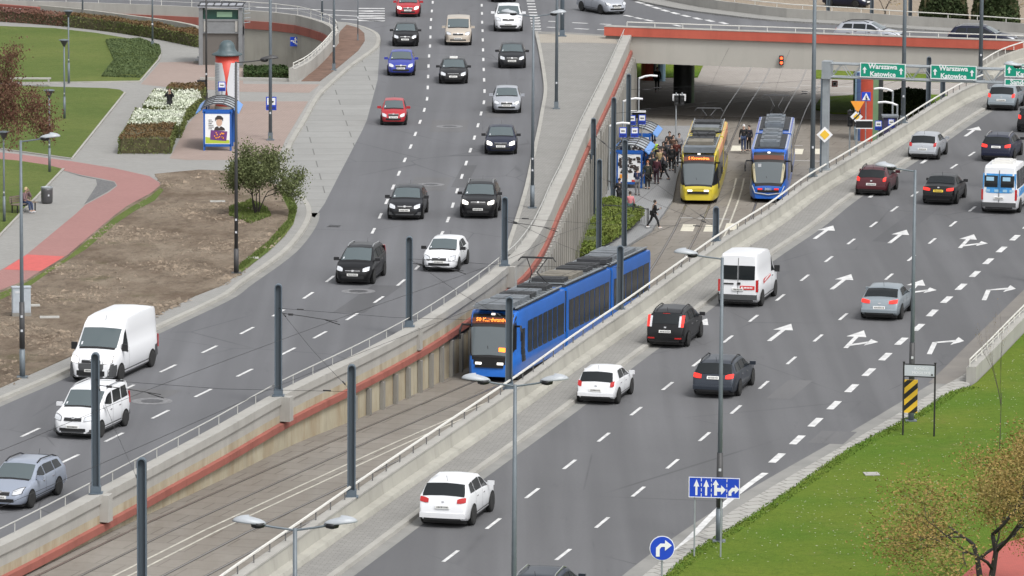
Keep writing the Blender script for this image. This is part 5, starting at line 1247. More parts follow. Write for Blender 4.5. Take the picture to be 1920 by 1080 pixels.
# ---- lane sign
b = at(1326, 1044, .14); z0 = .14; root = empty("lane_sign", b, -R(8), "blue rectangular lane sign with white arrows on two thin posts", "traffic sign")
zc = hsolve(1338, 914, b.y) - z0
for x in (-.46, .46): MB().tube((x, .05, 0), (x, .05, zc + .3), .03, n=8).build("post", STEEL, root)
bd_ = bordered("sign_board", 1.78, .72, SBLUE, root, (.22, 0, zc), 0, SWH, .025)
for x in (-.62, -.28): up_arrow(bd_, x, 0, .56, .2)
flat("arrow", [(.0, -.27), (.1, -.27), (.1, -.13), (.24, -.13), (.24, -.24), (.4, -.06), (.24, .1), (.24, .0), (.1, .0), (.1, .1), (.16, .1), (.05, .28), (-.06, .1), (.0, .1)], SWH, bd_)
flat("arrow", [(.5, -.27), (.6, -.27), (.6, -.17), (.66, -.1), (.72, -.1), (.72, -.2), (.87, -.03), (.72, .12), (.72, .02), (.62, .02), (.5, -.12)], SWH, bd_)
mb = MB()
for x in (-.45, -.1, .44):
    for k in range(4): mb.box((x, -.03, -.27 + k * .18), (.022, .01, .11))
mb.build("lane_dashes", SWH, bd_)
# ---- round arrow sign
b = at(1240, 1176, .14); root = empty("round_sign", b, 0, "round blue sign with a white arrow turning right at the bottom", "traffic sign")
zc = hsolve(1240, 1028, b.y) - .14
MB().tube((0, .05, 0), (0, .05, zc + .3), .032, n=8).build("post", STEEL, root)
for nm, r, m, y in (("sign_border", .41, SWH, 0), ("sign_face", .385, SBLUE, -.012)): o = flat(nm, [(r * math.cos(t * .19635), r * math.sin(t * .19635)) for t in range(32)], m, root, y, .015); o.location = (0, 0, zc)
o = flat("arrow", [(-.2, -.27), (-.08, -.27), (-.08, -.02), (-.02, .05), (.09, .05), (.09, -.08), (.31, .1), (.09, .28), (.09, .16), (-.06, .16), (-.2, .02)], SWH, root, -.028); o.location = (0, 0, zc)
# ---- name board and striped board
b = at(1722, 817, .14); root = empty("name_board", b, -R(12), "pale name board reading RONDO MOGILSKIE between two black posts", "sign"); zc = hsolve(1724, 695, b.y) - .14
for x, dy in ((-.62, 0), (.62, 0)): MB().tube((x, dy, 0), (x, dy, zc + .3), .035, n=8).tube((x, dy, zc + .3), (x, dy, zc + .34), .05, n=8).build("post", SBK, root)
for zz in (-.24, .24): MB().box((0, 0, zc + zz), (1.2, .04, .04)).build("frame_bar", SBK, root)
bd_ = board("name_panel", 1.18, .43, mat("panel_pale_grey", (.5, .53, .57), .5), root, (0, 0, zc)); gt = mat("pale_lettering", (.75, .76, .78), .6)
text_mesh("lettering", "RONDO", .15, gt, bd_, (.08, -.024, .08), (HR, 0, 0), .003); text_mesh("lettering", "MOGILSKIE", .15, gt, bd_, (.08, -.024, -.09), (HR, 0, 0), .003)
MB().box((.5, -.024, -.15), (.07, .01, .07)).build("emblem", GREY_P, bd_)
a = at(1706, 812, .14); z1 = hsolve(1706, 743, a.y) - .14
root = empty("striped_board", a, -R(6), "upright board with yellow and black diagonal stripes", "traffic sign"); MB().tube((-.27, .06, 0), (-.27, .06, z1 + .66), .03, n=8).build("post", SBK, root)
bd_ = board("board_panel", .56, 1.32, YEL, root, (0, 0, z1))
for k in range(-2, 4):
    zz = -.62 + k * .46; 
    def cl(p):  # clip stripe polygon to the board by sampling
        return p
    pts = []
    for t in np.linspace(0, 1, 12): x = -.28 + .56 * t; pts.append((x, max(-.66, min(.66, zz + .5 * t))))
    for t in np.linspace(1, 0, 12): x = -.28 + .56 * t; pts.append((x, max(-.66, min(.66, zz + .22 + .5 * t))))
    mb = MB(); n2 = 12
    for i in range(n2 - 1):
        q = [pts[i], pts[i + 1], pts[2 * n2 - 2 - i], pts[2 * n2 - 1 - i]]
        if q[2][1] - q[1][1] > .01 or q[3][1] - q[0][1] > .01: mb.quad(*[Vector((x, -.024, z)) for x, z in q])
    if mb.f: mb.build("black_stripe", SBK, bd_)
# ---- grey cabinet
b = at(40, 592, .15); root = empty("cabinet", b, R(12), "pale grey utility cabinet on the soil verge behind the tall street lamp", "cabinet"); CB = mat("cabinet_grey", (.38, .42, .46), .5, noise=.1)
MB().box((0, 0, .08), (.86, .42, .16)).build("plinth", CONC_D, root); MB().box((0, 0, .72), (.82, .4, 1.14)).box((0, 0, 1.31), (.88, .46, .05)).build("housing", CB, root)
for x in (-.2, .2): MB().box((x, -.205, .72), (.37, .02, 1.04)).build("door", CB, root)
MB().box((.0, -.22, .75), (.03, .03, .12)).build("handle", BLACK, root); MB().box((-.2, -.22, 1.1), (.2, .01, .1)).build("sticker", HL, root)
# ---- bench and bin
def bench(px, py, rz, lab, back=True):
    b = at(px, py, .17); root = empty("park_bench", b, rz, lab, "bench"); WD = mat("bench_wood", (.2, .16, .125), .7, noise=.2)
    mb = MB(); [mb.box((x, 0, .44), (.1, 1.7, .035)) for x in (-.16, -.04, .08, .2)]; mb.build("seat", WD, root)
    if back: mb = MB(); [mb.box((-.26 - z * .05, 0, .56 + z), (.03, 1.7, .09)) for z in (0, .12, .24)]; mb.build("backrest", WD, root)
    for y in (-.7, .7):
        m = MB().box((.16, y, .21), (.05, .05, .42)); m.box((-.2, y, .21), (.05, .05, .42)); m.box((0, y, .41), (.42, .05, .04)); 
        if back: m.tube((-.22, y, .4), (-.29, y, .86), .025, n=6)
        m.build("leg_frame", BLACK, root)
    return root
bench(45, 397, R(-35), "wooden park bench with a person sitting on it at the lower lawn")
b = at(57, 160, .17); root = empty("park_bench", b, R(2), "long pale bench at the left of the upper lawn", "bench")
MB().box((0, 0, .44), (2.6, .4, .08)).build("seat", CONC_L, root); [MB().box((x, 0, .2), (.1, .36, .4)).build("leg", CONC_L, root) for x in (-1.15, 1.15)]
b = at(88, 381, .13); root = empty("litter_bin", b, 0, "dark steel litter bin beside the bench path", "litter bin")
MB().lathe([(.25, 0), (.3, .08), (.31, .7), (.3, .82)], n=18).build("bin_body", mat("bin_steel", (.11, .11, .115), .45, .5), root, True); MB().lathe([(.31, .8), (.32, .86), (.27, .87), (.24, .84)], n=18).build("rim", STEEL, root); MB().box((.12, -.3, .45), (.08, .02, .1)).build("sticker", HL, root)
b = at(378, 175, .13); root = empty("litter_bin", b, 0, "square dark bin beside the thin black pole", "litter bin"); MB().box((0, 0, .4), (.5, .4, .75)).build("bin_body", GREY_P, root); MB().box((0, 0, .8), (.54, .44, .06)).build("lid", BLACK, root)
b = at(376, 118, .13); root = empty("bicycle_rack", b, 0, "small bright metal box at the foot of the lift tower", "rack"); MB().box((0, 0, .2), (.7, .3, .12)).box((0, 0, .38), (.4, .25, .1)).build("hood", STEEL, root); MB().box((0, 0, .07), (.9, .5, .12)).build("plinth", CONC_D, root)
# ---- advertising column
b = at(426, 207, .13); root = empty("advertising_column", b, 0, "round advertising column with red poster and grey domed hat", "advertising column"); DOME = mat("dome_patina", (.07, .1, .11), .5, noise=.2)
RP = mat("poster_red", (.55, .06, .04), .5); PW = mat("poster_white", (.55, .57, .6), .5)
MB().lathe([(.76, 0), (.76, .3)], n=32).build("plinth", CONC_D, root); MB().lathe([(.72, .3), (.72, 3.35)], n=36).build("column_body", RP, root, True)
MB().lathe([(.72, 3.34), (.92, 3.38), (.93, 3.44), (.62, 3.58), (.5, 3.75), (.46, 3.95), (.38, 4.12), (.22, 4.24), (.03, 4.28)], n=28).build("dome", DOME, root, True)
def cyl_patch(nm, a0f, a1f, z0, z1, m, r=.735, n=14, nz=14):
    mb = MB()
    for j in range(nz + 1):
        z = z0 + (z1 - z0) * j / nz; a0, a1 = a0f(j / nz), a1f(j / nz)
        for k in range(n + 1): t = -math.pi / 2 + a0 + (a1 - a0) * k / n; mb.v.append(Vector((r * math.cos(t), r * math.sin(t), z)))
    for j in range(nz):
        for k in range(n): q = j * (n + 1) + k; mb.f.append((q, q + 1, q + n + 2, q + n + 1))
    return mb.build(nm, m, root, True)
hour = lambda t: .03 + .34 * abs(t - .38) ** 1.3 * 1.9
cyl_patch("poster", lambda t: -1.5, lambda t: -hour(t), .6, 2.95, PW); cyl_patch("poster", lambda t: hour(t), lambda t: 1.5, .6, 2.95, PW)
mb = MB(); rnd = random.Random(3)
for s in (-1, 1):
    for k in range(22):
        z = .8 + k * .095; a0 = s * (.62 + rnd.random() * .05); a1 = s * (1.15 + .2 * rnd.random())
        for q in range(6):
            t0 = -math.pi / 2 + a0 + (a1 - a0) * q / 6; t1 = -math.pi / 2 + a0 + (a1 - a0) * (q + .8) / 6; mb.quad(*[Vector((.742 * math.cos(t), .742 * math.sin(t), zz)) for t, zz in ((t0, z), (t1, z), (t1, z + .035), (t0, z + .035))])
mb.build("poster_text", mat("poster_ink", (.25, .27, .33), .6), root)
# ---- lift tower
b = at(414, 122, .12); root = empty("lift_tower", b, 0, "grey steel and glass lift tower with a framed glass top", "lift tower"); LG = mat("lift_steel", (.24, .25, .26), .4, .3, noise=.08); LGL = mat("lift_glass", (.02, .06, .05), .12, spec=.8)
zt_ = hsolve(414, 14, b.y) - .12; w2 = 1.42
for x in (-w2 + .12, w2 - .12):
    for y in (-.1, 2.3): MB().box((x, y, zt_ / 2), (.26, .26, zt_)).build("corner_post", LG, root)
MB().box((0, .06, 1.05), (2.35, .08, 2.1)).build("door_panel", mat("lift_door_brown", (.13, .12, .11), .4), root)
MB().box((0, -.02, 2.55), (2.35, .1, .85)).box((0, -.05, 2.12), (2.5, .14, .06)).build("front_panel", LG, root)
for x in (-1.03, 1.03): MB().box((x, -.09, 2.55), (.16, .06, .7)).build("trim", CONC_L, root)
MB().box((0, -.03, zt_ - .45), (2.3, .06, .62)).build("window", LGL, root); MB().box((.25, -.07, zt_ - .45), (1.0, .03, .34)).build("cabin_interior", mat("cabin_green", (.2, .32, .22), .4), root)  # green panel for the cabin interior in the top window
MB().box((0, -.06, zt_ - .82), (2.56, .12, .12)).build("crossbar", LG, root)
for x in (-w2 + .04, w2 - .04): MB().box((x, 1.1, zt_ - 1.0), (.05, 2.2, 1.9)).build("side_glass", LGL, root); MB().box((x, 1.1, 1.2), (.05, 2.2, 2.4)).build("side_panel", LG, root)
mb = MB().box((0, 1.1, zt_ + .05), (3.0, 2.9, .08)); mb.build("roof", mat("lift_roof", (.3, .31, .34), .35), root)
mb = MB(); [mb.box((x, 1.1, zt_ + .12), (.06, 2.9, .07)) for x in np.linspace(-1.45, 1.45, 7)]; [mb.box((0, y, zt_ + .12), (3.0, .07, .08)) for y in (-.3, 2.5)]; mb.build("roof_frame", BLACK, root)
for k in range(4): MB().tube((1.5, 0, zt_ - 1.0 + k * .3), (1.9, .6, zt_ - 1.0 + k * .3), .03, n=5).build("side_bar", STEEL, root)
# ---- bus stop plates
def stop_plate(px, py, d, w_, h_, lab, cat="bus stop sign", post=None, grp="blue and white stop plates"):
    z = hsolve(px, py, d); p = at(px, py, z); root = empty("stop_sign", p, 0, lab, cat, grp)
    MB().box((0, 0, 0), (w_, .04, h_)).build("plate", SBLUE, root)
    o = MB().box((0, -.024, h_ * .16), (w_ * .8, .01, h_ * .52)).build("white_panel", SWH, root)
    mb = MB().box((0, -.031, h_ * .14), (w_ * .5, .006, h_ * .1)); mb.box((-w_ * .12, -.031, h_ * .08), (w_ * .1, .006, h_ * .05)); mb.box((w_ * .14, -.031, h_ * .08), (w_ * .1, .006, h_ * .05)); mb.build("vehicle_symbol", SBK, root)
    MB().box((0, -.024, -h_ * .32), (w_ * .8, .01, h_ * .2)).build("lower_band", SDB, root)
    if post: MB().tube((0, .06, -post), (0, .06, h_ / 2), .03, n=8).build("post", STEEL, root)
    return root
stop_plate(508.5, 194, at(507, 263).y - .2, .6, .78, "blue and white bus stop plate on the tall pole at the pink paving")
# ---- shelters
def shelter(base, rz, L_, W_, lab, ad, grp=None, hb=2.35):
    root = empty("bus_shelter", base, rz, lab, "shelter", grp); n = 8; rise = .32; hw = W_ / 2
    def zr(x): return hb + rise * (1 - (x / hw) ** 2)
    # vaulted roof, glazed, with ribs
    v = []; f = []
    for j in range(5):
        y = L_ * j / 4
        for k in range(n + 1): x = -hw + 2 * hw * k / n; v.append((x, y, zr(x)))
    for j in range(4):
        for k in range(n): q = j * (n + 1) + k; f.append((q, q + 1, q + n + 2, q + n + 1))
    roof = mobj("roof", v, f, SHR, root, True); roof.modifiers.new("t", 'SOLIDIFY').thickness = .03
    mb = MB()
    for j in range(5):
        y = L_ * j / 4; mb.path([(-hw + 2 * hw * k / n, y, zr(-hw + 2 * hw * k / n) + .03) for k in range(n + 1)], .04, 5)
    for x in (-hw * .35, hw * .35): mb.tube((x, 0, zr(x) + .03), (x, L_, zr(x) + .03), .03, n=5)
    mb.build("roof_rib", GREY_P, roof)
    for s in (-1, 1):
        v = []; 
        for y in (-.1, L_ + .1):
            for x, z in ((hw * .98, zr(hw * .98) + .04), (hw + .28, hb - .2), (hw + .26, hb - .26), (hw * .98, zr(hw * .98) - .05)): v.append((s * x, y, z))
        mobj("eave", v, [(0, 1, 5, 4), (1, 2, 6, 5), (2, 3, 7, 6), (3, 0, 4, 7), (0, 3, 2, 1), (4, 5, 6, 7)], SHL, root)
    for x in (-hw * .78, hw * .78):
        for y in (.1, L_ * .5, L_ - .1): MB().box((x, y, hb / 2), (.1, .1, hb)).build("post", SHB, root)
    MB().box((0, .02, hb - .12), (W_ * .9, .12, .2)).build("front_beam", SHB, root)
    for y in (L_ * .27, L_ * .76): MB().box((-hw * .78, y, 1.2), (.02, L_ * .4, 1.9)).build("glass_wall", SHG, root)
    MB().box((-hw * .4, L_ / 2, .45), (.4, L_ * .7, .05)).build("seat", SHB, root)
    fr = MB(); aw, ah = 1.5, 2.05
    for s in (-1, 1): fr.box((s * (aw / 2), -.05, (ah + .2) / 2), (.1, .14, ah + .2))
    for z in (.3, ah + .12): fr.box((0, -.05, z), (aw, .14, .14))
    fr.build("poster_frame", SHB, root)
    pp = MB().box((0, -.07, .34 + ah * .44), (aw - .1, .08, ah * .84)).build("poster", SWH, root); z0 = .3
    sk = mat("poster_skin", (.55, .36, .27), .6); hr = mat("poster_hair", (.04, .03, .028), .6); pu = mat("poster_purple", (.14, .04, .18), .5); gn = mat("poster_lime", (.4, .5, .05), .5)
    if ad == 'man':
        circ = lambda cx, cz, rx, rz_: [(cx + rx * math.cos(t * .3927), cz + rz_ * math.sin(t * .3927)) for t in range(16)]
        flat("poster_face", circ(.1, 1.62, .17, .23), sk, pp, -.12); flat("poster_hair", [(-.12, 1.66), (-.13, 1.85), (.0, 2.0), (.2, 1.99), (.33, 1.86), (.31, 1.66), (.26, 1.77), (.1, 1.8), (-.06, 1.77)], hr, pp, -.13)
        flat("poster_coat", [(-.2, 1.15), (-.14, 1.32), (.0, 1.4), (.1, 1.3), (.2, 1.4), (.38, 1.3), (.44, 1.15)], hr, pp, -.12)
        flat("poster_box", [(-.42, .62), (.5, .55), (.56, 1.1), (-.38, 1.18)], pu, pp, -.125); flat("poster_grass", [(-.68, .42), (.68, .42), (.68, .6), (.1, .68), (-.68, .78)], gn, pp, -.12)
        rr = random.Random(4); mb = MB()
        for k in range(14): mb.box((-.2 + rr.random() * .6, -.15, .7 + rr.random() * .35), (.06, .01, .08))
        mb.build("poster_pattern", ORA, pp)
        mb = MB(); [mb.box((-.5 + w__ / 2, -.125, 1.75 - k * .1), (w__, .01, .03)) for k, w__ in enumerate((.2, .26, .18, .28, .3, .2))]; mb.build("poster_text", GREY_P, pp)
    else:
        rr = random.Random(9); mb = MB(); mb2 = MB()
        for k in range(60): mb.box((-.6 + rr.random() * 1.2, -.12 - rr.random() * .01, .95 + rr.random() * .95), (.1 + rr.random() * .14, .01, .05 + rr.random() * .12))
        mb.build("poster_photo", hr, pp); mb2.box((-.35, -.12, .72), (.5, .01, .25)); mb2.build("poster_patch", ORA, pp); MB().box((.3, -.12, .45), (.3, .01, .12)).build("poster_patch", RP, pp)
        MB().box((0, -.05, 1.55), (1.3, .005, .3)).build("poster_tint", gn, pp)
    return root
shelter(at(408, 282, .13), 0, 4.2, 1.9, "blue framed bus shelter with vaulted glass roof and a poster of a smiling man", 'man')
stop_plate(416, 162, at(408, 260).y, .42, .55, "small blue and white stop plate on top of the upper bus shelter", post=1.0)
s1 = atl(1180, 352, .18); shelter(s1, -R(6), 4.6, 1.9, "blue tram shelter on the platform with a busy black and white poster", 'photo', "two vaulted shelters on the platform")
s2 = atl(1196, 318, .18); shelter(s2, -R(6), 4.2, 1.9, "second vaulted blue shelter behind the one with the black and white poster", 'photo', "two vaulted shelters on the platform")
for px, py, lab in [(1168, 248, "blue and white tram stop plate at the left above the shelter roof"), (1190, 248, "blue and white tram stop plate in the middle above the shelter roof"), (1185, 225, "smaller tram stop plate behind, partly hidden by the dark post"), (1204, 224, "blue and white tram stop plate under the white display bar")]:
    dd = s1.y + (3 if py > 240 else 9); stop_plate(px, py, dd, .46, .62, lab, "tram stop sign", post=2.9)
dd = s1.y + 9.3; z = hsolve(1197, 209, dd); p = at(1197, 209, z); root = empty("display_bar", p, 0, "white horizontal passenger display above the tram stop plates", "display"); MB().box((0, 0, 0), (.95, .3, .1)).build("housing", SWH, root); MB().tube((0, .1, -3.6), (0, .1, 0), .05, n=8).build("post", CATP, root); MB().box((0, .05, -.25), (.8, .2, .35)).build("screen", BLACK, root)
for px, py, lab, s_ in [(1158, 232, "pale curved lamp arm beside the platform's tall posts, lower", 1), (1183, 186, "pale curved lamp arm beside the platform's tall posts, upper", 1), (1212, 143, "pale curved lamp arm in the shade of the bridge", 1), (1668, 193, "pale curved lamp arm in front of the plaza hedge", -1), (1660, 167, "pale curved lamp arm right of the striped column", -1)]:
    d = (H_CAM + 1.2) * F_PX / (py + 912); z = -1.2; p = at(px, py, z); g = zt(p.y); root = empty("platform_lamp", Vector((p.x, p.y, g)), 0, lab, "lamp", "curved platform lamps"); h = z - g
    MB().tube((-.5 * s_, 0, 0), (-.5 * s_, 0, h - .1), .06, n=8).build("post", STEEL, root)
    MB().path([(-.5 * s_, 0, h - .15), (-.1 * s_, 0, h + .0), (.3 * s_, 0, h + .06), (.75 * s_, 0, h + .02)], .07, 6).build("curved_arm", SWH, root)
# ---- traffic lights
def tlight(p, lab, lit=0, n=3, boards=0, post=0):
    root = empty("traffic_light", p, 0, lab, "traffic light"); MB().box((0, 0, 0), (.3, .22, .32 * n)).build("housing", BLACK, root)
    for k in range(n): 
        z = .16 * (n - 1) - k * .32; MB().tube((0, -.1, z), (0, -.13, z), .1, n=12).build("lens", (mat("red_lamp", (1, .1, .03), .4, emit=2.5) if (lit >> k) & 1 else GREY_P), root)
        MB().box((0, -.17, z + .11), (.24, .14, .02)).build("visor", BLACK, root)
    if post: MB().tube((0, .12, -post), (0, .12, .5), .05, n=8).build("post", STEEL, root)
    return root
fd = bp(10.5, -.4, 0).y; tlight(at(1465, 113, hsolve(1465, 113, fd)), "small traffic light with two red lamps hanging in front of the bridge girder", 3, 2)
for px, dx in ((1268, 0), (1279, .0)):
    d = 352; tlight(at(px, 188, hsolve(px, 188, d)), "white bordered signal head on the mast, " + ("left one of the pair" if px == 1268 else "right one of the pair"), 0, 2, post=3.8 if px == 1268 else .3)
    q = at(px, 183, hsolve(px, 183, d + .3)); tag(MB().box((0, .1, 0), (.5, .03, .45)).build("backing_board", SWH), "white backing board behind a signal head on the platform mast, " + ("left" if px == 1268 else "right"), "board"); bpy.context.scene.collection.objects[-1].location = q
d = 318
p = at(1607, 222, hsolve(1607, 222, d)); tlight(p, "traffic light right of the gantry post below the orange warning triangle", 0, 3, post=4.2)
p = at(1594, 222, hsolve(1594, 222, d)); tlight(p, "traffic light left of the orange warning triangle", 0, 3, post=4.2)
dd = d - .4; p = at(1608, 199, hsolve(1608, 199, dd)); root = empty("yield_sign", p, 0, "orange downward pointing triangle sign above the lower traffic lights", "traffic sign"); flat("sign_face", [(-.42, .3), (.42, .3), (0, -.44)], ORA, root, 0, .02); MB().tube((0, .06, -4.6), (0, .06, .2), .04, n=8).build("post", STEEL, root)
p = at(1606, 219, hsolve(1606, 219, dd)); root = empty("tilted_sign", p, 0, "white and yellow tilted diamond sign crossed by a black bar", "traffic sign"); flat("sign_face", [(0, -.38), (.38, 0), (0, .38), (-.38, 0)], SWH, root, 0, .02); flat("sign_patch", [(0, -.2), (.2, 0), (0, .2), (-.2, 0)], YEL, root, -.012, .012); flat("black_bar", [(-.25, -.19), (-.19, -.25), (.25, .19), (.19, .25)], SBK, root, -.03, .01)
p = at(1624, 181, hsolve(1624, 181, 330)); root = empty("crossing_sign", p, 0, "blue square pedestrian crossing sign in front of the striped column", "traffic sign"); MB().box((0, 0, 0), (.56, .04, .56)).build("sign_board", SBLUE, root); flat("sign_triangle", [(-.24, -.22), (.24, -.22), (0, .24)], SWH, root); mb = MB().box((.0, -.05, -.08), (.06, .01, .2)); mb.box((.06, -.05, -.15), (.05, .01, .12)); mb.box((0, -.05, .04), (.05, .01, .05)); mb.build("walking_figure", SBK, root); MB().tube((0, .06, -3.4), (0, .06, .2), .035, n=8).build("post", STEEL, root)
p = at(1565, 157, hsolve(1565, 157, 372)); root = empty("speed_plate", p, 0, "small square white plate with a red edge on a dark post", "traffic sign"); bordered("plate", .42, .42, SWH, root, (0, 0, 0), 0, RP, .06); MB().box((0, -.035, 0), (.16, .01, .16)).build("digits", GREY_P, root)
d = 312; p = at(1620, 233, hsolve(1620, 233, d)); root = empty("display_board", p, 0, "black passenger display with pale edges behind the parapet", "display"); MB().box((0, 0, 0), (.95, .2, .42)).build("screen", BLACK, root); [MB().box((0, -.02, z), (1.0, .24, .05)).build("edge", SWH, root) for z in (-.23, .23)]; MB().tube((-.45, .1, -3), (-.45, .1, 0), .05, n=8).build("post", STEEL, root)
stop_plate(1647, 235, 312, .42, .55, "blue and white stop plate right of the black display board", "tram stop sign", post=2.6)
stop_plate(1671, 231, 311, .36, .5, "pale stop plate half hidden behind the parapet right of the black display", "tram stop sign", post=2.6)
d = 315; p = at(1670, 219, hsolve(1670, 219, d)); root = empty("ticket_kiosk", Vector((p.x, p.y, zt(p.y))), 0, "small dark kiosk with a pale roof behind the parapet", "kiosk"); h = p.z - zt(p.y); MB().box((0, .5, h / 2), (.8, .8, h)).build("housing", mat("kiosk_purple", (.05, .045, .1), .5), root); MB().box((0, .5, h), (1.0, 1.0, .1)).build("roof", ROOFL, root)
# stair sign on ring wall
p = at(553, 78, hsolve(553, 78, at(553, 54).y - .7)); root = empty("stairs_sign", p, 0, "blue square sign with a white figure on stairs, on the curved wall", "sign"); MB().box((0, 0, 0), (.66, .04, .66)).build("sign_board", SBLUE, root)
flat("stair_symbol", [(-.3, .02), (-.14, .02), (-.14, -.08), (0, -.08), (0, -.18), (.14, -.18), (.14, -.27), (.28, -.27), (.28, -.2), (.2, -.2), (.2, -.11), (.06, -.11), (.06, -.01), (-.08, -.01), (-.08, .09), (-.3, .09)], SWH, root); flat("walking_figure", [(-.05, .02), (.0, .18), (-.04, .22), (.02, .3), (.1, .28), (.08, .2), (.18, .1), (.14, .07), (.07, .13), (.06, .05), (.1, -.08), (.04, -.08), (.02, .03)], SWH, root, -.05)
# switch box on lamp pole + guard railing at platform end
def small_fence(pts, lab):
    root = empty("guard_railing", pts[0], 0, lab, "railing"); o = pts[0]
    for a, b in zip(pts, pts[1:]):
        MB().tube(a - o + Vector((0, 0, 1.0)), b - o + Vector((0, 0, 1.0)), .03, n=6).build("handrail", GREY_P, root)
        mb = MB(); n = int((b - a).length / .15)
        for k in range(n): q = (a - o).lerp(b - o, k / n); mb.tube(q + Vector((0, 0, .1)), q + Vector((0, 0, .98)), .012, n=4)
        mb.build("bars", GREY_P, root)
    for p in pts: MB().tube(p - o, p - o + Vector((0, 0, 1.05)), .045, n=8).build("post", GREY_P, root)
small_fence([atl(1131, 416, .16), atl(1187, 419, .16), atl(1215, 424, .16)], "thin dark guard railing at the platform end beside the green bed")
# slabs lying in the soil verge
for x, y, w_, lab in [(93, 595, 1.1, "pale concrete inspection slab in the soil right of the grey cabinet"), (408, 378, 1.0, "pale slab in the upper right of the soil verge"), (474, 484, .7, "thin pale slab in the grass edge near the dark street lamp"), (60, 573, .9, "flat pale slab in the grass beside the cabinet"), (1634, 889, .7, "small pale stone slab lying in the bright lawn")]:
    z = .15; b = at(x, y, z); root = tag(MB().box((0, 0, .015), (w_ * .8, .6, .03), .1).box((0, 0, .035), (w_ * .5, .35, .02), .1).build("concrete_slab", CONC_L), lab, "slab", "slabs lying in the ground"); root.location = b
# ================================================================ plants
def m_leaf(name, c1, c2, rough=.8):
    s = NM(name, rough, .2); s.n.remove(s.geo); 
    t = s.n.new("ShaderNodeTexCoord"); nz = s.noise(.9, 3, t.outputs["Object"]); n2 = s.noise(23, 1, t.outputs["Object"])
    c = s.mix(s.rng(nz, .35, .65), c1, c2); c = s.mix(s.rng(n2, .4, .6, 0, .6), c, tuple(x * .5 for x in c1)); return s.done(c)
rng = np.random.default_rng(5)
def leaves_mesh(name, C, size, m, parent=None, flat_=0.0, kind=None, loc=None):
    """one small bent quad per centre, random orientation"""
    C = np.asarray(C, float); n = len(C)
    a = rng.normal(size=(n, 3)); a[:, 2] *= (1 - flat_); a /= np.linalg.norm(a, axis=1)[:, None]
    b = rng.normal(size=(n, 3)); b -= a * (a * b).sum(1)[:, None]; b /= np.linalg.norm(b, axis=1)[:, None]
    s = size * rng.uniform(.6, 1.4, (n, 1)); a *= s; b *= s * .6
    V = np.empty((n * 4, 3)); V[0::4] = C - a; V[1::4] = C - b; V[2::4] = C + a; V[3::4] = C + b
    me = bpy.data.meshes.new(name); me.vertices.add(n * 4); me.vertices.foreach_set("co", V.ravel()); me.loops.add(n * 4); me.loops.foreach_set("vertex_index", np.arange(n * 4))
    me.polygons.add(n); me.polygons.foreach_set("loop_start", np.arange(0, n * 4, 4)); me.polygons.foreach_set("loop_total", np.full(n, 4)); me.materials.append(m); me.update(); me.validate()
    o = bpy.data.objects.new(name, me); link(o, parent)
    if loc is not None: o.location = loc
    if kind: o["kind"] = kind
    return o
def inpoly(P, n):
    from mathutils.geometry import tessellate_polygon
    P = [Vector((p[0], p[1], 0)) for p in P]; T = tessellate_polygon([P]); A = np.array([((P[b] - P[a]).cross(P[c] - P[a])).length for a, b, c in T]); idx = rng.choice(len(T), n, p=A / A.sum()); out = []
    u = rng.random((n, 2)); u[u.sum(1) > 1] = 1 - u[u.sum(1) > 1]
    Pn = np.array([(p.x, p.y) for p in P]); Tn = np.array(T)[idx]; a, b, c = Pn[Tn[:, 0]], Pn[Tn[:, 1]], Pn[Tn[:, 2]]
    return a + (b - a) * u[:, :1] + (c - a) * u[:, 1:]
def hedge(name, pts, z0, h, n, size, m, core, lab, cat="hedge", top=None, grp=None, mtop=None):
    c = sum(pts, Vector()) / len(pts); root = empty(name, Vector((c.x, c.y, z0)), 0, lab, cat, grp)
    L_ = [Vector((p.x - c.x, p.y - c.y, 0)) for p in pts]; ins = [p * .93 for p in L_]
    # uneven core
    if core: MB().prism(ins, 0, h * .86).build("branch_core", core, root)
    top_n = int(n * .55); xy = inpoly(L_, top_n); z = h * (.86 + .16 * rng.random(top_n)) + .05 * np.sin(xy[:, 0] * 2.1) + .05 * np.sin(xy[:, 1] * 1.3)
    C = np.c_[xy, z]
    E = []; k = n - top_n; per = [(a, b) for a, b in zip(L_, L_[1:] + L_[:1])]; ln_ = np.array([(b - a).length for a, b in per]); idx = rng.choice(len(per), k, p=ln_ / ln_.sum())
    for i in idx: a, b = per[i]; q = a.lerp(b, rng.random()); E.append((q.x * (1 + rng.normal() * .012), q.y * (1 + rng.normal() * .012), h * rng.random()))
    if mtop: leaves_mesh("foliage", E, size, m, root); leaves_mesh("blossom_layer" if "flower" in name else "top_foliage", C, size, mtop, root)
    else: leaves_mesh("foliage", np.r_[C, E], size, m, root)
    return root
BR1 = m_leaf("barberry_leaves", (.17, .1, .05), (.14, .105, .045)); BR2 = m_leaf("purple_barberry", (.19, .1, .085), (.21, .11, .07)); GR1 = m_leaf("hedge_green", (.12, .15, .05), (.15, .17, .055)); GR2 = m_leaf("dark_green_leaves", (.035, .065, .02), (.06, .09, .03))
JUN = m_leaf("juniper_green", (.1, .14, .06), (.125, .165, .065)); WFL = m_leaf("white_blossom", (.8, .82, .72), (.7, .76, .58)); CORE = mat("twig_core", (.09, .08, .04), .95, noise=.4, scale=4); COREG = mat("green_core", (.07, .09, .03), .95, noise=.4, scale=4)
hedge("shrub_bed", ats([(222, 293), (320, 293), (330, 262), (243, 262)]), .13, .95, 5200, .055, GR1, CORE, "brown clipped shrub block at the front of the flower bed", "shrub", mtop=BR1)
hedge("flower_bed", ats([(238, 262), (338, 264), (350, 234), (256, 230)]), .13, .8, 5200, .06, GR1, COREG, "white flowering shrub block in front of the person with a camera", "flower bed", mtop=WFL)
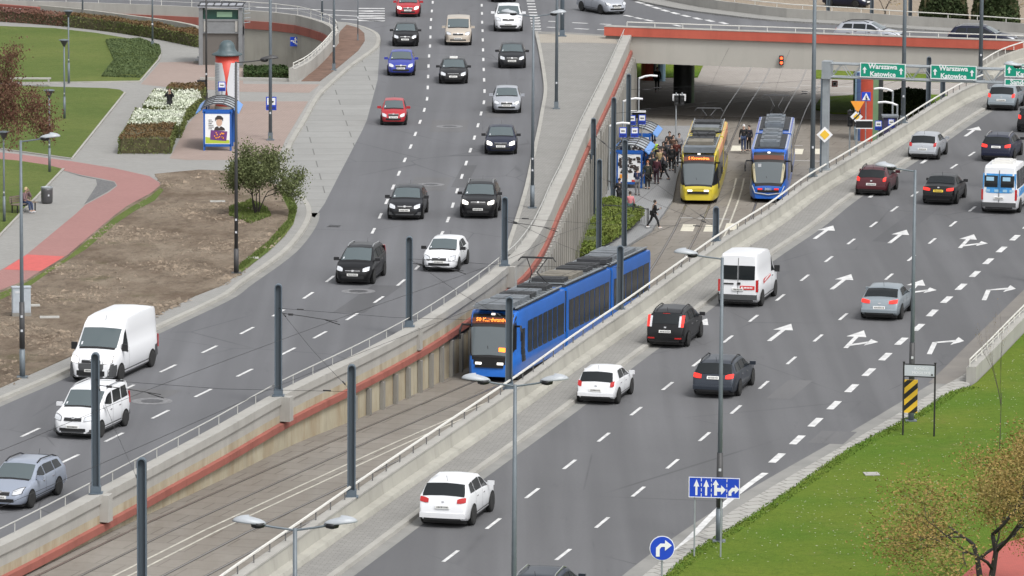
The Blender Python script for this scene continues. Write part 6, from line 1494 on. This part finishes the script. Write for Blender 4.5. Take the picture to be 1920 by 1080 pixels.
hedge("flower_bed", ats([(268, 226), (350, 232), (378, 210), (372, 196), (290, 194)]), .13, .8, 6400, .06, GR1, COREG, "white flowering shrub block behind the person with a camera", "flower bed", mtop=WFL)
hedge("shrub_bed", ats([(312, 190), (378, 196), (388, 190), (380, 184), (322, 182)]), .13, .8, 2400, .055, GR1, CORE, "brown shrub block at the back of the flower bed beside the thin black pole", "shrub", mtop=BR1)
hk = dens(ats([(-60, 41), (0, 44), (60, 48), (120, 53)]), 3, False); hedge("clipped_hedge", hk + offs(hk, -1.6)[::-1], .12, .85, 5000, .07, BR2, CORE, "long reddish hedge at the upper left under the ramp wall")
hk = dens(ats([(120, 53), (200, 62), (290, 76), (373, 93)]), 3, False); hedge("clipped_hedge", hk + offs(hk, -1.7)[::-1], .12, .85, 9000, .07, GR1, CORE, "long brown and green hedge running to the lift tower", mtop=BR1)
hedge("ground_cover", ats([(200, 82), (262, 79), (298, 92), (300, 106), (262, 150), (192, 148), (215, 118)]), .16, .12, 20000, .06, JUN, None, "low dark green juniper cover at the right end of the upper lawn", "shrub")
hedge("sunken_hedge", [at(459, 150), at(540, 150), at(538, 140), at(459, 138)], -.2, .75, 2600, .09, GR2, COREG, "dark green hedge behind the white edging at the foot of the curved wall")
hedge("platform_shrubs", lpoly([(1092, 412), (1150, 398), (1206, 420), (1185, 440), (1150, 462), (1100, 486), (1058, 500), (1066, 462)]), -4.95, .42, 15000, .08, m_leaf("fresh_green_leaves", (.15, .21, .04), (.2, .23, .06)), COREG, "bright green shrub bed behind the near tram's roof", "shrub")
hedge("plaza_hedge", lpoly([(1650, 222), (1730, 214), (1740, 200), (1700, 196), (1655, 206)]), -5.4, 1.1, 3600, .13, GR2, COREG, "dark hedge beyond the parapet right of the striped column")
# ---- branching trees
def tree(name, base, h, lab, bark, leaf, seed, spread=1.0, levels=5, nstem=1, leafn=9000, leafs=.06, lean=0, r0=.12, start=.35, cloud=.35, flat_=1.0, bend=.25, keep=None, rot=0, sc=(1, 1, 1)):
    rnd = random.Random(seed); root = empty(name, base, 0, lab, "tree"); segs = []; tips = []
    def grow(p, d, L_, r, lev):
        n = 4; pts = [p]; q = p.copy(); dd = d.copy()
        for i in range(n):
            dd = (dd + Vector((rnd.gauss(0, bend * .5), rnd.gauss(0, bend * .5), rnd.gauss(0.02, bend * .3)))).normalized(); q = q + dd * L_ / n; pts.append(q.copy())
        segs.append((pts, [r * (1 - .5 * i / n) for i in range(n + 1)], lev))
        if lev >= levels - 2: tips.extend((pts[i], lev) for i in (2, 3, 4))
        if lev < levels:
            for k in range(rnd.choice((2, 3, 3)) if lev < levels - 1 else 3):
                i = rnd.choice((2, 3, 4)) if lev else rnd.choice((3, 4, 4)); ax = dd.orthogonal().normalized(); ax.rotate(Matrix.Rotation(rnd.random() * 6.283, 3, dd)); nd = dd.copy(); nd.rotate(Matrix.Rotation(rnd.uniform(.35, .85) * spread, 3, ax)); nd.z *= flat_; nd.z += .06
                grow(pts[i], nd.normalized(), L_ * rnd.uniform(.6, .82), r * rnd.uniform(.42, .55), lev + 1)
    for k in range(nstem):
        a = 6.283 * k / max(1, nstem) + rnd.random(); d = Vector((math.cos(a) * .35 * (nstem > 1) + lean, math.sin(a) * .35 * (nstem > 1), 1)).normalized()
        grow(Vector((math.cos(a) * .12 * (nstem > 1), math.sin(a) * .12 * (nstem > 1), 0)), d, h * start, r0, 0)
    tr = MB(); br_ = MB()
    for pts, rr, lev in segs: (tr if lev == 0 else br_).path(pts, rr, 7 if lev < 2 else (5 if lev < 4 else 3))
    tr.build("trunk", bark, root, True); br_.build("branches", bark, root, True)
    T = np.array([tuple(p) for p, l in tips]); idx = rng.integers(0, len(T), leafn); C = T[idx] + rng.normal(0, cloud, (leafn, 3)) * (1, 1, .8)
    leaves_mesh("crown", C, leafs, leaf, root); root.rotation_euler = (0, 0, rot); root.scale = sc; return root
BARK = mat("grey_bark", (.07, .06, .05), .95, noise=.3, scale=6); BARKD = mat("dark_bark", (.035, .03, .027), .95, noise=.3, scale=6)
tree("shrub_tree", at(482, 402, .15), 4.9, "bushy multi-stemmed small tree on the soil verge beside the dark street lamp", BARKD, m_leaf("bush_tree_leaves", (.11, .135, .055), (.165, .185, .08)), 11, .95, 4, 5, 15000, .08, r0=.06, start=.36, cloud=.34, bend=.2, flat_=.75, sc=(.66, .6, .78))
tree("reddish_tree", at(-118, 402, .17), 11, "reddish brown leaved tree at the left edge beside the park lamps", BARKD, m_leaf("copper_leaves", (.13, .06, .04), (.16, .095, .06)), 5, 1.0, 5, 1, 14000, .06, r0=.14, start=.33, cloud=.32, rot=math.pi, sc=(.85, .85, 1.12))
tree("budding_tree", at(1760, 1290, .14), 9.5, "large tree with dark branches and sparse golden brown leaves in the lower right corner", BARKD, m_leaf("golden_buds", (.34, .22, .075), (.27, .23, .075)), 23, 1.35, 6, 1, 17000, .034, r0=.2, start=.3, cloud=.3, bend=.3, flat_=.8, sc=(1.4, 1.3, 1.05))
tree("budding_tree", at(1985, 1130, .14), 8.5, "golden leaved tree crown entering at the right edge above the branching tree", BARKD, MATS["golden_buds"], 31, 1.2, 6, 1, 14000, .038, r0=.18, start=.28, cloud=.26, bend=.3)
tree("sapling", at(1874, 846, .14), 4.6, "thin bare young tree on the lawn below the right parapet", BARK, MATS["golden_buds"], 8, .4, 4, 1, 160, .03, r0=.05, start=.5, cloud=.15, sc=(.4, .4, 1))
# far plaza behind the ring road
for k, (x, y, h, m, lab) in enumerate([(1655, 18, 5, None, "bare branching tree behind the far parapet left of the evergreens"), (1900, 24, 5, None, "bare pale tree behind the far parapet at the top right corner")]):
    tree("bare_tree", atl(x, y + 30), h, lab, BARK, MATS["golden_buds"], 40 + k, 1.1, 5, 1, 500, .05, r0=.1, start=.3)
EVG = m_leaf("evergreen_leaves", (.035, .055, .02), (.06, .08, .03))
def mound(px0, px1, py, D, h, lab, n=9000):
    a = at(px0, py, -5.5); P = [Vector((at(px0, py, -5.5).x, D, 0)), Vector((at(px1, py, -5.5).x, D, 0))]; c = (P[0] + P[1]) / 2; w_ = (P[1] - P[0]).length / 2; root = empty("evergreen_shrub", Vector((c.x, D, -5.5)), 0, lab, "shrub")
    u = rng.uniform(-1, 1, n); t = rng.uniform(0, math.pi, n); r = np.sqrt(1 - u ** 2 * .9) * (1 + .08 * rng.normal(size=n)); C = np.c_[u * w_, -np.cos(t) * 2.2 * r, np.sin(t) * h * r]
    leaves_mesh("foliage", C, .16, EVG, root); mb = MB(); prof = []
    for k in range(-6, 7): u = k / 6.6; mb.box((u * w_, 0, h * .42 * math.sqrt(1 - u * u * .9)), (w_ / 6, 3.2 * math.sqrt(1 - u * u * .9), h * .84 * math.sqrt(1 - u * u * .9)))
    mb.build("branch_core", CORE, root); return root
mound(1708, 1795, 40, 432, 4.6, "dark evergreen shrub mass behind the far parapet, left one"); mound(1800, 1885, 40, 430, 4.6, "dark evergreen shrub mass behind the far parapet, right one")
for px, lab in [(1552, "dark thick post behind the far parapet beside the parked car"), (1634, "dark post behind the far parapet left of the bare tree"), (1706, "dark post behind the far parapet at the evergreen's left side"), (1784, "dark post behind the far parapet between the evergreens")]:
    b = atl(px, 55); cat_post(Vector((b.x, b.y, -5.5)), 1.5, lab, 0, "dark posts behind the far parapet")
lslab("far_bank", [(1200, 24), (2000, 60), (2100, -60), (1200, -80)], .03, m_pave("far_tan_ground", (.3, .25, .19), (.26, .21, .16), (.2, .17, .13), .6, 0, .5))
# ---- soil clods and grass tufts (nobody could count them)
def clods(n=5000):
    P = ats([(0, 733), (130, 675), (366, 560), (417, 540), (469, 504), (505, 470), (533, 443), (550, 420), (557, 395), (550, 379), (519, 351), (470, 332), (433, 325), (373, 323), (290, 331), (303, 350), (283, 367), (240, 390), (213, 410), (127, 483), (50, 530), (0, 550), (-50, 570), (-50, 750)], .15)
    xy = inpoly(P, n * 3); f = np.sin(xy[:, 0] * .8 + np.sin(xy[:, 1] * .35) * 2) + np.sin(xy[:, 1] * .55 + xy[:, 0] * .3) + rng.normal(0, .5, len(xy)); xy = xy[np.argsort(-f)[:n]]
    V = []; F = []; base = np.array([(1, 0, 0), (-.5, .87, 0), (-.5, -.87, 0), (0, 0, 1)])
    for i, (x, y) in enumerate(xy):
        s = rng.uniform(.03, .09) * (1 + (rng.random() < .04) * 1.2); a = rng.random() * 6.28; c, s_ = math.cos(a), math.sin(a); q = base * (s * rng.uniform(.8, 2), s, s * rng.uniform(.4, .9)) + rng.normal(0, s * .15, (4, 3))
        for k in range(4): V.append((x + q[k, 0] * c - q[k, 1] * s_, y + q[k, 0] * s_ + q[k, 1] * c, .145 + max(0, q[k, 2])))
        b = i * 4; F += [(b, b + 1, b + 3), (b + 1, b + 2, b + 3), (b + 2, b, b + 3)]
    o = mobj("soil_clods", V, F, mat("clod_soil", (.22, .175, .13), .95, noise=.5, scale=.8)); tag(o, "brown soil clods strewn over the bare verge", "soil", kind='stuff')
clods()
def tufts(name, P, z, n, hgt, m, lab):
    xy = inpoly(P, n); C = np.c_[xy, np.full(n, z)]; V = np.empty((n * 3, 3)); a = rng.random(n) * 6.28; w_ = rng.uniform(.02, .05, n); h = hgt * rng.uniform(.4, 1.3, n)
    V[0::3] = C - np.c_[np.cos(a) * w_, np.sin(a) * w_, np.zeros(n)]; V[1::3] = C + np.c_[np.cos(a) * w_, np.sin(a) * w_, np.zeros(n)]; V[2::3] = C + np.c_[rng.normal(0, .04, n), rng.normal(0, .04, n), h]
    me = bpy.data.meshes.new(name); me.vertices.add(n * 3); me.vertices.foreach_set("co", V.ravel()); me.loops.add(n * 3); me.loops.foreach_set("vertex_index", np.arange(n * 3)); me.polygons.add(n); me.polygons.foreach_set("loop_start", np.arange(0, n * 3, 3)); me.polygons.foreach_set("loop_total", np.full(n, 3)); me.materials.append(m); me.update(); me.validate()
    o = bpy.data.objects.new(name, me); link(o); tag(o, lab, "grass", kind='stuff')
GT = m_leaf("grass_blades", (.125, .21, .027), (.16, .225, .035)); GT2 = m_leaf("grass_blades_left", (.11, .155, .04), (.135, .17, .045))
tufts("grass_tufts", ats([(430, 395), (470, 380), (500, 395), (510, 410), (470, 425), (430, 410)]), .15, 2500, .15, GT2, "grass patch around the small tree's stems")
tufts("grass_tufts", ats([(519, 351), (550, 379), (557, 395), (550, 420), (533, 443), (505, 470), (440, 520), (452, 500), (500, 462), (520, 440), (540, 418), (543, 398), (535, 380)]), .15, 5000, .1, GT2, "grass fringe between the soil verge and the curved pavement")

ge = [p for p in GE if p.y > 170]; q0, q1 = offs(ge, -.1), offs(ge, .45)
tufts("grass_fringe", q0 + q1[::-1], .13, 6000, .06, m_leaf("fringe_blades", (.1, .19, .025), (.15, .2, .035)), "ragged grass fringe creeping over the slab strip at the right")
rr_ = np.random.default_rng(2); xy = inpoly(ats([(1300, 1060), (1500, 925), (1725, 790), (1818, 740), (1925, 650), (1925, 1000), (1700, 1075)]), 700)
V = []; F = []
for x, y in xy:
    b = len(V); a = rr_.random() * 6.28; w_ = rr_.uniform(.02, .035)
    for k in range(4): V.append((x + w_ * math.cos(a + k * 1.57), y + w_ * math.sin(a + k * 1.57), .185))
    F.append((b, b + 1, b + 2, b + 3))
tag(mobj("daisies", V, F, mat("daisy_white", (.6, .6, .5), .8)), "tiny white daisies scattered over the bright lawn", "flowers", kind="stuff")
# ================================================================ people
SKIN = mat("skin", (.5, .32, .24), .6)
CL = {}
def cloth(n, c): return mat("cloth_" + n, c, .9, noise=.15, scale=6)
def skin_mesh(name, J, E, Rr, m, parent, rootv=0, lv=1):
    me = bpy.data.meshes.new(name); me.from_pydata([tuple(j) for j in J], E, []); o = bpy.data.objects.new(name, me); link(o, parent)
    sk = o.modifiers.new("skin", 'SKIN'); sk.use_smooth_shade = True
    for i, r in enumerate(Rr): d = me.skin_vertices[0].data[i]; d.radius = (r, r) if not isinstance(r, tuple) else r; d.use_root = (i == rootv); d.use_loose = False
    if lv: o.modifiers.new("sub", 'SUBSURF').levels = lv; o.modifiers["sub"].render_levels = lv
    me.materials.append(m); dg = bpy.context.evaluated_depsgraph_get(); me2 = bpy.data.meshes.new_from_object(o.evaluated_get(dg)); o.modifiers.clear(); o.data = me2; me2.name = name; bpy.data.meshes.remove(me)
    if not me2.materials: me2.materials.append(m)
    return o
def person(px, py, face, lab, top, legs, h=1.72, pose='stand', coat=.55, hair=(.04, .03, .025), pos=None, hat=None, arms=('down', 'down'), bag=None, shoes=(.05, .05, .05), low=True, z=0, dress=False, name="person"):
    p = pos or (atl(px, py, .17) if low else at(px, py, z)); root = empty(name, p, R(face), lab, "person"); s = h / 1.75; root.scale = (s, s, s); V = Vector
    # skeleton, facing +Y
    sit = pose == 'sit'; walk = pose == 'walk'; hz = .5 if sit else .94
    hip = V((0, 0, hz)); st = .32 if walk else 0
    def leg(sd):
        f = sd * st; H_ = hip + V((sd * .09, 0, -.03))
        if sit: return [H_, V((sd * .1, .42, hz + .0)), V((sd * .1, .5, .09)), V((sd * .11, .68, .05))]
        k = V((sd * .095, f * .6 + .05 * (walk), .5)); a = V((sd * .1, f * 1.05 - .06 * walk * (sd < 0), .09 + (.05 if walk and sd < 0 else 0))); return [H_, k, a, a + V((.01 * sd, .15, -.045))]
    lean = .08 if walk else (.12 if sit else .0)
    chest = hip + V((0, lean * .6, .36)); neck = hip + V((0, lean, .53)); head = neck + V((0, .02 + lean * .2, .14)); sh = hip + V((0, lean, .47))
    def arm(sd, kind):
        S_ = sh + V((sd * .18, 0, 0))
        if kind == 'phone': return [S_, S_ + V((sd * .04, .04, -.28)), S_ + V((-sd * .04, .27, -.18))]
        if kind == 'up': return [S_, S_ + V((sd * .1, .18, -.12)), head + V((sd * .07, .16, .02))]
        if kind == 'fwd': return [S_, S_ + V((sd * .04, .08, -.27)), S_ + V((sd * .02, .34, -.3))]
        if kind == 'face': return [S_, S_ + V((sd * .03, .2, -.2)), head + V((sd * .04, .12, -.03))]
        f = -sd * .16 if walk else .03; return [S_, S_ + V((sd * .07, f * .4 - .02, -.28)), S_ + V((sd * .08, f + .05, -.52))]
    LG = {sd: leg(sd) for sd in (-1, 1)}; AM = {sd: arm(sd, arms[(sd + 1) // 2]) for sd in (-1, 1)}
    J = [hip, chest, neck, head, head + V((0, .0, .09)), head + V((0, .1, -.005))]; E = [(0, 1), (1, 2), (2, 3), (3, 4), (3, 5)]; Rr = [.12, .13, .052, .085, .06, .022]
    for sd in (-1, 1):
        i = len(J); J += LG[sd]; E += [(0, i), (i, i + 1), (i + 1, i + 2), (i + 2, i + 3)]; Rr += [.085, .058, .04, .035]
        i = len(J); J += AM[sd]; E += [(1, i), (i, i + 1), (i + 1, i + 2)]; Rr += [.055, .042, .027]
        w_ = AM[sd][2]; d = (AM[sd][2] - AM[sd][1]).normalized(); side = V((0, 1, 0)) if abs(d.z) > .7 else V((1, 0, 0)); palm = w_ + d * .07; J.append(palm); pi_ = len(J) - 1; E.append((i + 2, pi_)); Rr.append((.03, .02))
        for k, l_ in enumerate((.055, .075, .08, .072)):
            b_ = palm + side * (.024 - .016 * k) + d * .02; J += [b_ + d * l_ * .5, b_ + d * l_ + V((-sd * .018, 0, 0))]; n = len(J); E += [(pi_, n - 2), (n - 2, n - 1)]; Rr += [.009, .008]
        J.append(w_ + d * .05 + side * .05); J.append(w_ + d * .085 + side * .062); n = len(J); E += [(i + 2, n - 2), (n - 2, n - 1)]; Rr += [.011, .009]
    skin_mesh("body", J, E, Rr, SKIN, root)
    # trousers
    J = [hip]; E = []; Rr = [.15]
    for sd in (-1, 1): i = len(J); J += LG[sd][:3]; E += [(0, i), (i, i + 1), (i + 1, i + 2)]; Rr += [.105, .075, .058]
    skin_mesh("trousers", J, E, Rr, cloth(*legs), root)
    # coat: torso, sleeves, skirt of the coat
    lo = hip + V((0, .0, .1 - coat * .75)) if not sit else hip + V((0, .05, .02)); J = [lo, hip + V((0, 0, .05)), chest, neck + V((0, 0, -.045))]; E = [(0, 1), (1, 2), (2, 3)]; Rr = [(.17, .15) if coat > .25 else (.155, .13), (.155, .13), (.17, .13), .075]
    for sd in (-1, 1): i = len(J); J += AM[sd]; E += [(2, i), (i, i + 1), (i + 1, i + 2)]; Rr += [.078, .06, .045]
    skin_mesh("coat", J, E, Rr, cloth(*top), root)
    hm = mat("hair_%d" % int(sum(hair) * 1000), hair, .8)
    mb = MB(); n = 10
    for j in range(6):
        a = -.35 + (math.pi / 2 + .35) * j / 5
        for k in range(n): t = 6.283 * k / n; mb.v.append(head + V((.1 * math.cos(a) * math.cos(t), -.022 + .115 * math.cos(a) * math.sin(t) * (1 if math.sin(t) < .3 else .72), .05 + .115 * math.sin(a))))
    for j in range(5):
        for k in range(n): mb.f.append((j * n + k, j * n + (k + 1) % n, (j + 1) * n + (k + 1) % n, (j + 1) * n + k))
    mb.f.append(tuple(5 * n + k for k in range(n))); mb.build("cap" if hat else "hair", cloth(*hat) if hat else hm, root, True)
    mb = MB()
    for sd in (-1, 1): mb.box(head + V((sd * .032, .088, .02)), (.018, .012, .012))
    mb.build("eyes", BLACK, root)
    sm = mat("shoe_%d" % int(sum(shoes) * 100), shoes, .6)
    for sd in (-1, 1):
        a = LG[sd][2]; MB().path([a + V((0, -.05, -.05)), a + V((0, .07, -.055)), a + V((0, .19, -.06))], [.045, .05, .035], 8).build("shoe", sm, root, True)
    if bag: MB().box(hip + V((bag[0] * .26, -.02, bag[1])), (.1, .28, .26)).build("bag", BLACK, root)
    if pose == 'walk' and arms[1] == 'phone': MB().box(AM[1][2] + V((0, .09, .03)), (.07, .02, .13)).build("phone", BLACK, root)
    return root
BK = ("black", (.015, .015, .017)); NV = ("navy", (.02, .03, .08)); GRN = ("dark_olive", (.03, .035, .028)); BRG = ("burgundy", (.07, .02, .03)); GY_ = ("grey", (.2, .2, .21)); JN = ("denim", (.04, .06, .12)); HV = ("hi_vis", (.45, .7, .06)); WT = ("white", (.65, .65, .65)); TN = ("tan", (.35, .27, .14))
person(1225, 428, -75, "woman in a black coat and white shoes walking while looking at her phone", BK, BK, 1.66, 'walk', .5, arms=('down', 'phone'), bag=(-1, 0), shoes=(.7, .7, .7))
person(1181, 411, 10, "person in a red and white checked shirt at the platform railing", ("red_check", (.55, .2, .22)), ("teal", (.04, .09, .09)), 1.66, coat=.1, arms=('down', 'down'), bag=(1, -.1))
person(1161, 388, 20, "person in a long black robe at the left edge of the platform", BK, BK, 1.75, coat=1.1, arms=('fwd', 'down'))
person(1195, 366, -10, "person in a bulky navy jacket in front of the shelter poster", NV, GY_, 1.7, coat=.3, arms=('fwd', 'fwd'))
person(1214, 354, 170, "person in a dark olive coat with reddish hair near the shelter", GRN, BK, 1.75, coat=.5, hair=(.3, .1, .04))
person(1231, 345, -20, "person in a burgundy coat waiting on the platform", BRG, ("plum", (.04, .02, .03)), 1.72, coat=.5)
person(1246, 337, 60, "person in dark clothes walking close to the platform edge", ("charcoal", (.05, .05, .06)), BK, 1.72, 'walk', .3)
person(1237, 328, 170, "person with a tan and yellow backpack among the waiting crowd", TN, BK, 1.72, coat=.3)
person(1227, 312, 150, "person in a bright yellow-green safety vest", HV, BK, 1.75, coat=.2, arms=('fwd', 'fwd'))
person(1210, 334, 0, "person in a blue jacket right beside the shelter's blue frame", ("blue", (.03, .07, .2)), JN, 1.7, coat=.3)
person(1255, 298, 185, "man in an open black coat with a long pale scarf", BK, BK, 1.8, coat=.6)
person(1273, 298, 200, "woman in a pale grey jacket near the yellow tram's roof", GY_, BK, 1.68, coat=.3)
person(1268, 312, 170, "person in a dark red coat close to the yellow tram", ("dark_red", (.1, .025, .02)), BK, 1.7, coat=.5)
person(1243, 314, 190, "person in black standing behind the safety vest", BK, BK, 1.65, coat=.4)
person(1221, 326, 175, "person with fair hair and dark coat in the middle of the crowd", ("slate", (.04, .05, .07)), BK, 1.7, coat=.4, hair=(.4, .3, .15))
person(1394, 284, 170, "man in a black jacket and white cap between the trams", BK, JN, 1.78, coat=.35, hat=WT, bag=(1, -.3))
person(1404, 283, 150, "dark dressed person right behind the man in the white cap", ("ink", (.02, .02, .03)), BK, 1.7, coat=.4)
person(1232, 172, 180, "person in black walking in the light beyond the bridge shade", BK, BK, 1.8, 'walk', .4)
person(318, 221, 180, "person in black photographing among the white flowers", BK, BK, 1.75, arms=('up', 'up'), coat=.3, low=False, z=.13)
pb = at(45, 397, .17); person(0, 0, -125, "blonde person in a mauve jacket sitting on the park bench", ("mauve", (.2, .13, .14)), JN, 1.7, 'sit', .1, hair=(.65, .5, .28), pos=pb + Vector((.0, .1, .0)), arms=('face', 'fwd'), shoes=(.6, .6, .62))

crowd = [(1205, 322, 160, NV, "person in navy squeezed between the shelter and the crowd"), (1249, 305, 175, BK, "dark dressed person left of the man with the pale scarf"), (1262, 303, 190, ("brown", (.08, .045, .03)), "person in a brown coat right of the man with the pale scarf"), (1234, 320, 165, BK, "person in a black jacket beside the safety vest"), (1241, 324, 200, ("plum_coat", (.06, .03, .05)), "person in a plum coat behind the tan backpack"), (1218, 340, 10, BK, "person in a black coat turned to the shelter"), (1224, 336, 170, ("dark_teal", (.02, .04, .045)), "person in a dark teal jacket in the front of the crowd"), (1252, 312, 180, ("graphite", (.07, .07, .08)), "person in a graphite hoodie near the tram's left side"), (1259, 320, 175, BK, "person in black right beside the yellow tram's cab"), (1200, 350, 0, ("denim_jacket", (.05, .08, .16)), "person in a denim jacket facing the shelter poster")]
for x, y, a, c, lab in crowd: person(x, y, a, lab, c, BK, 1.62 + (x * 7 % 17) / 100, coat=.25 + (y % 4) * .1)
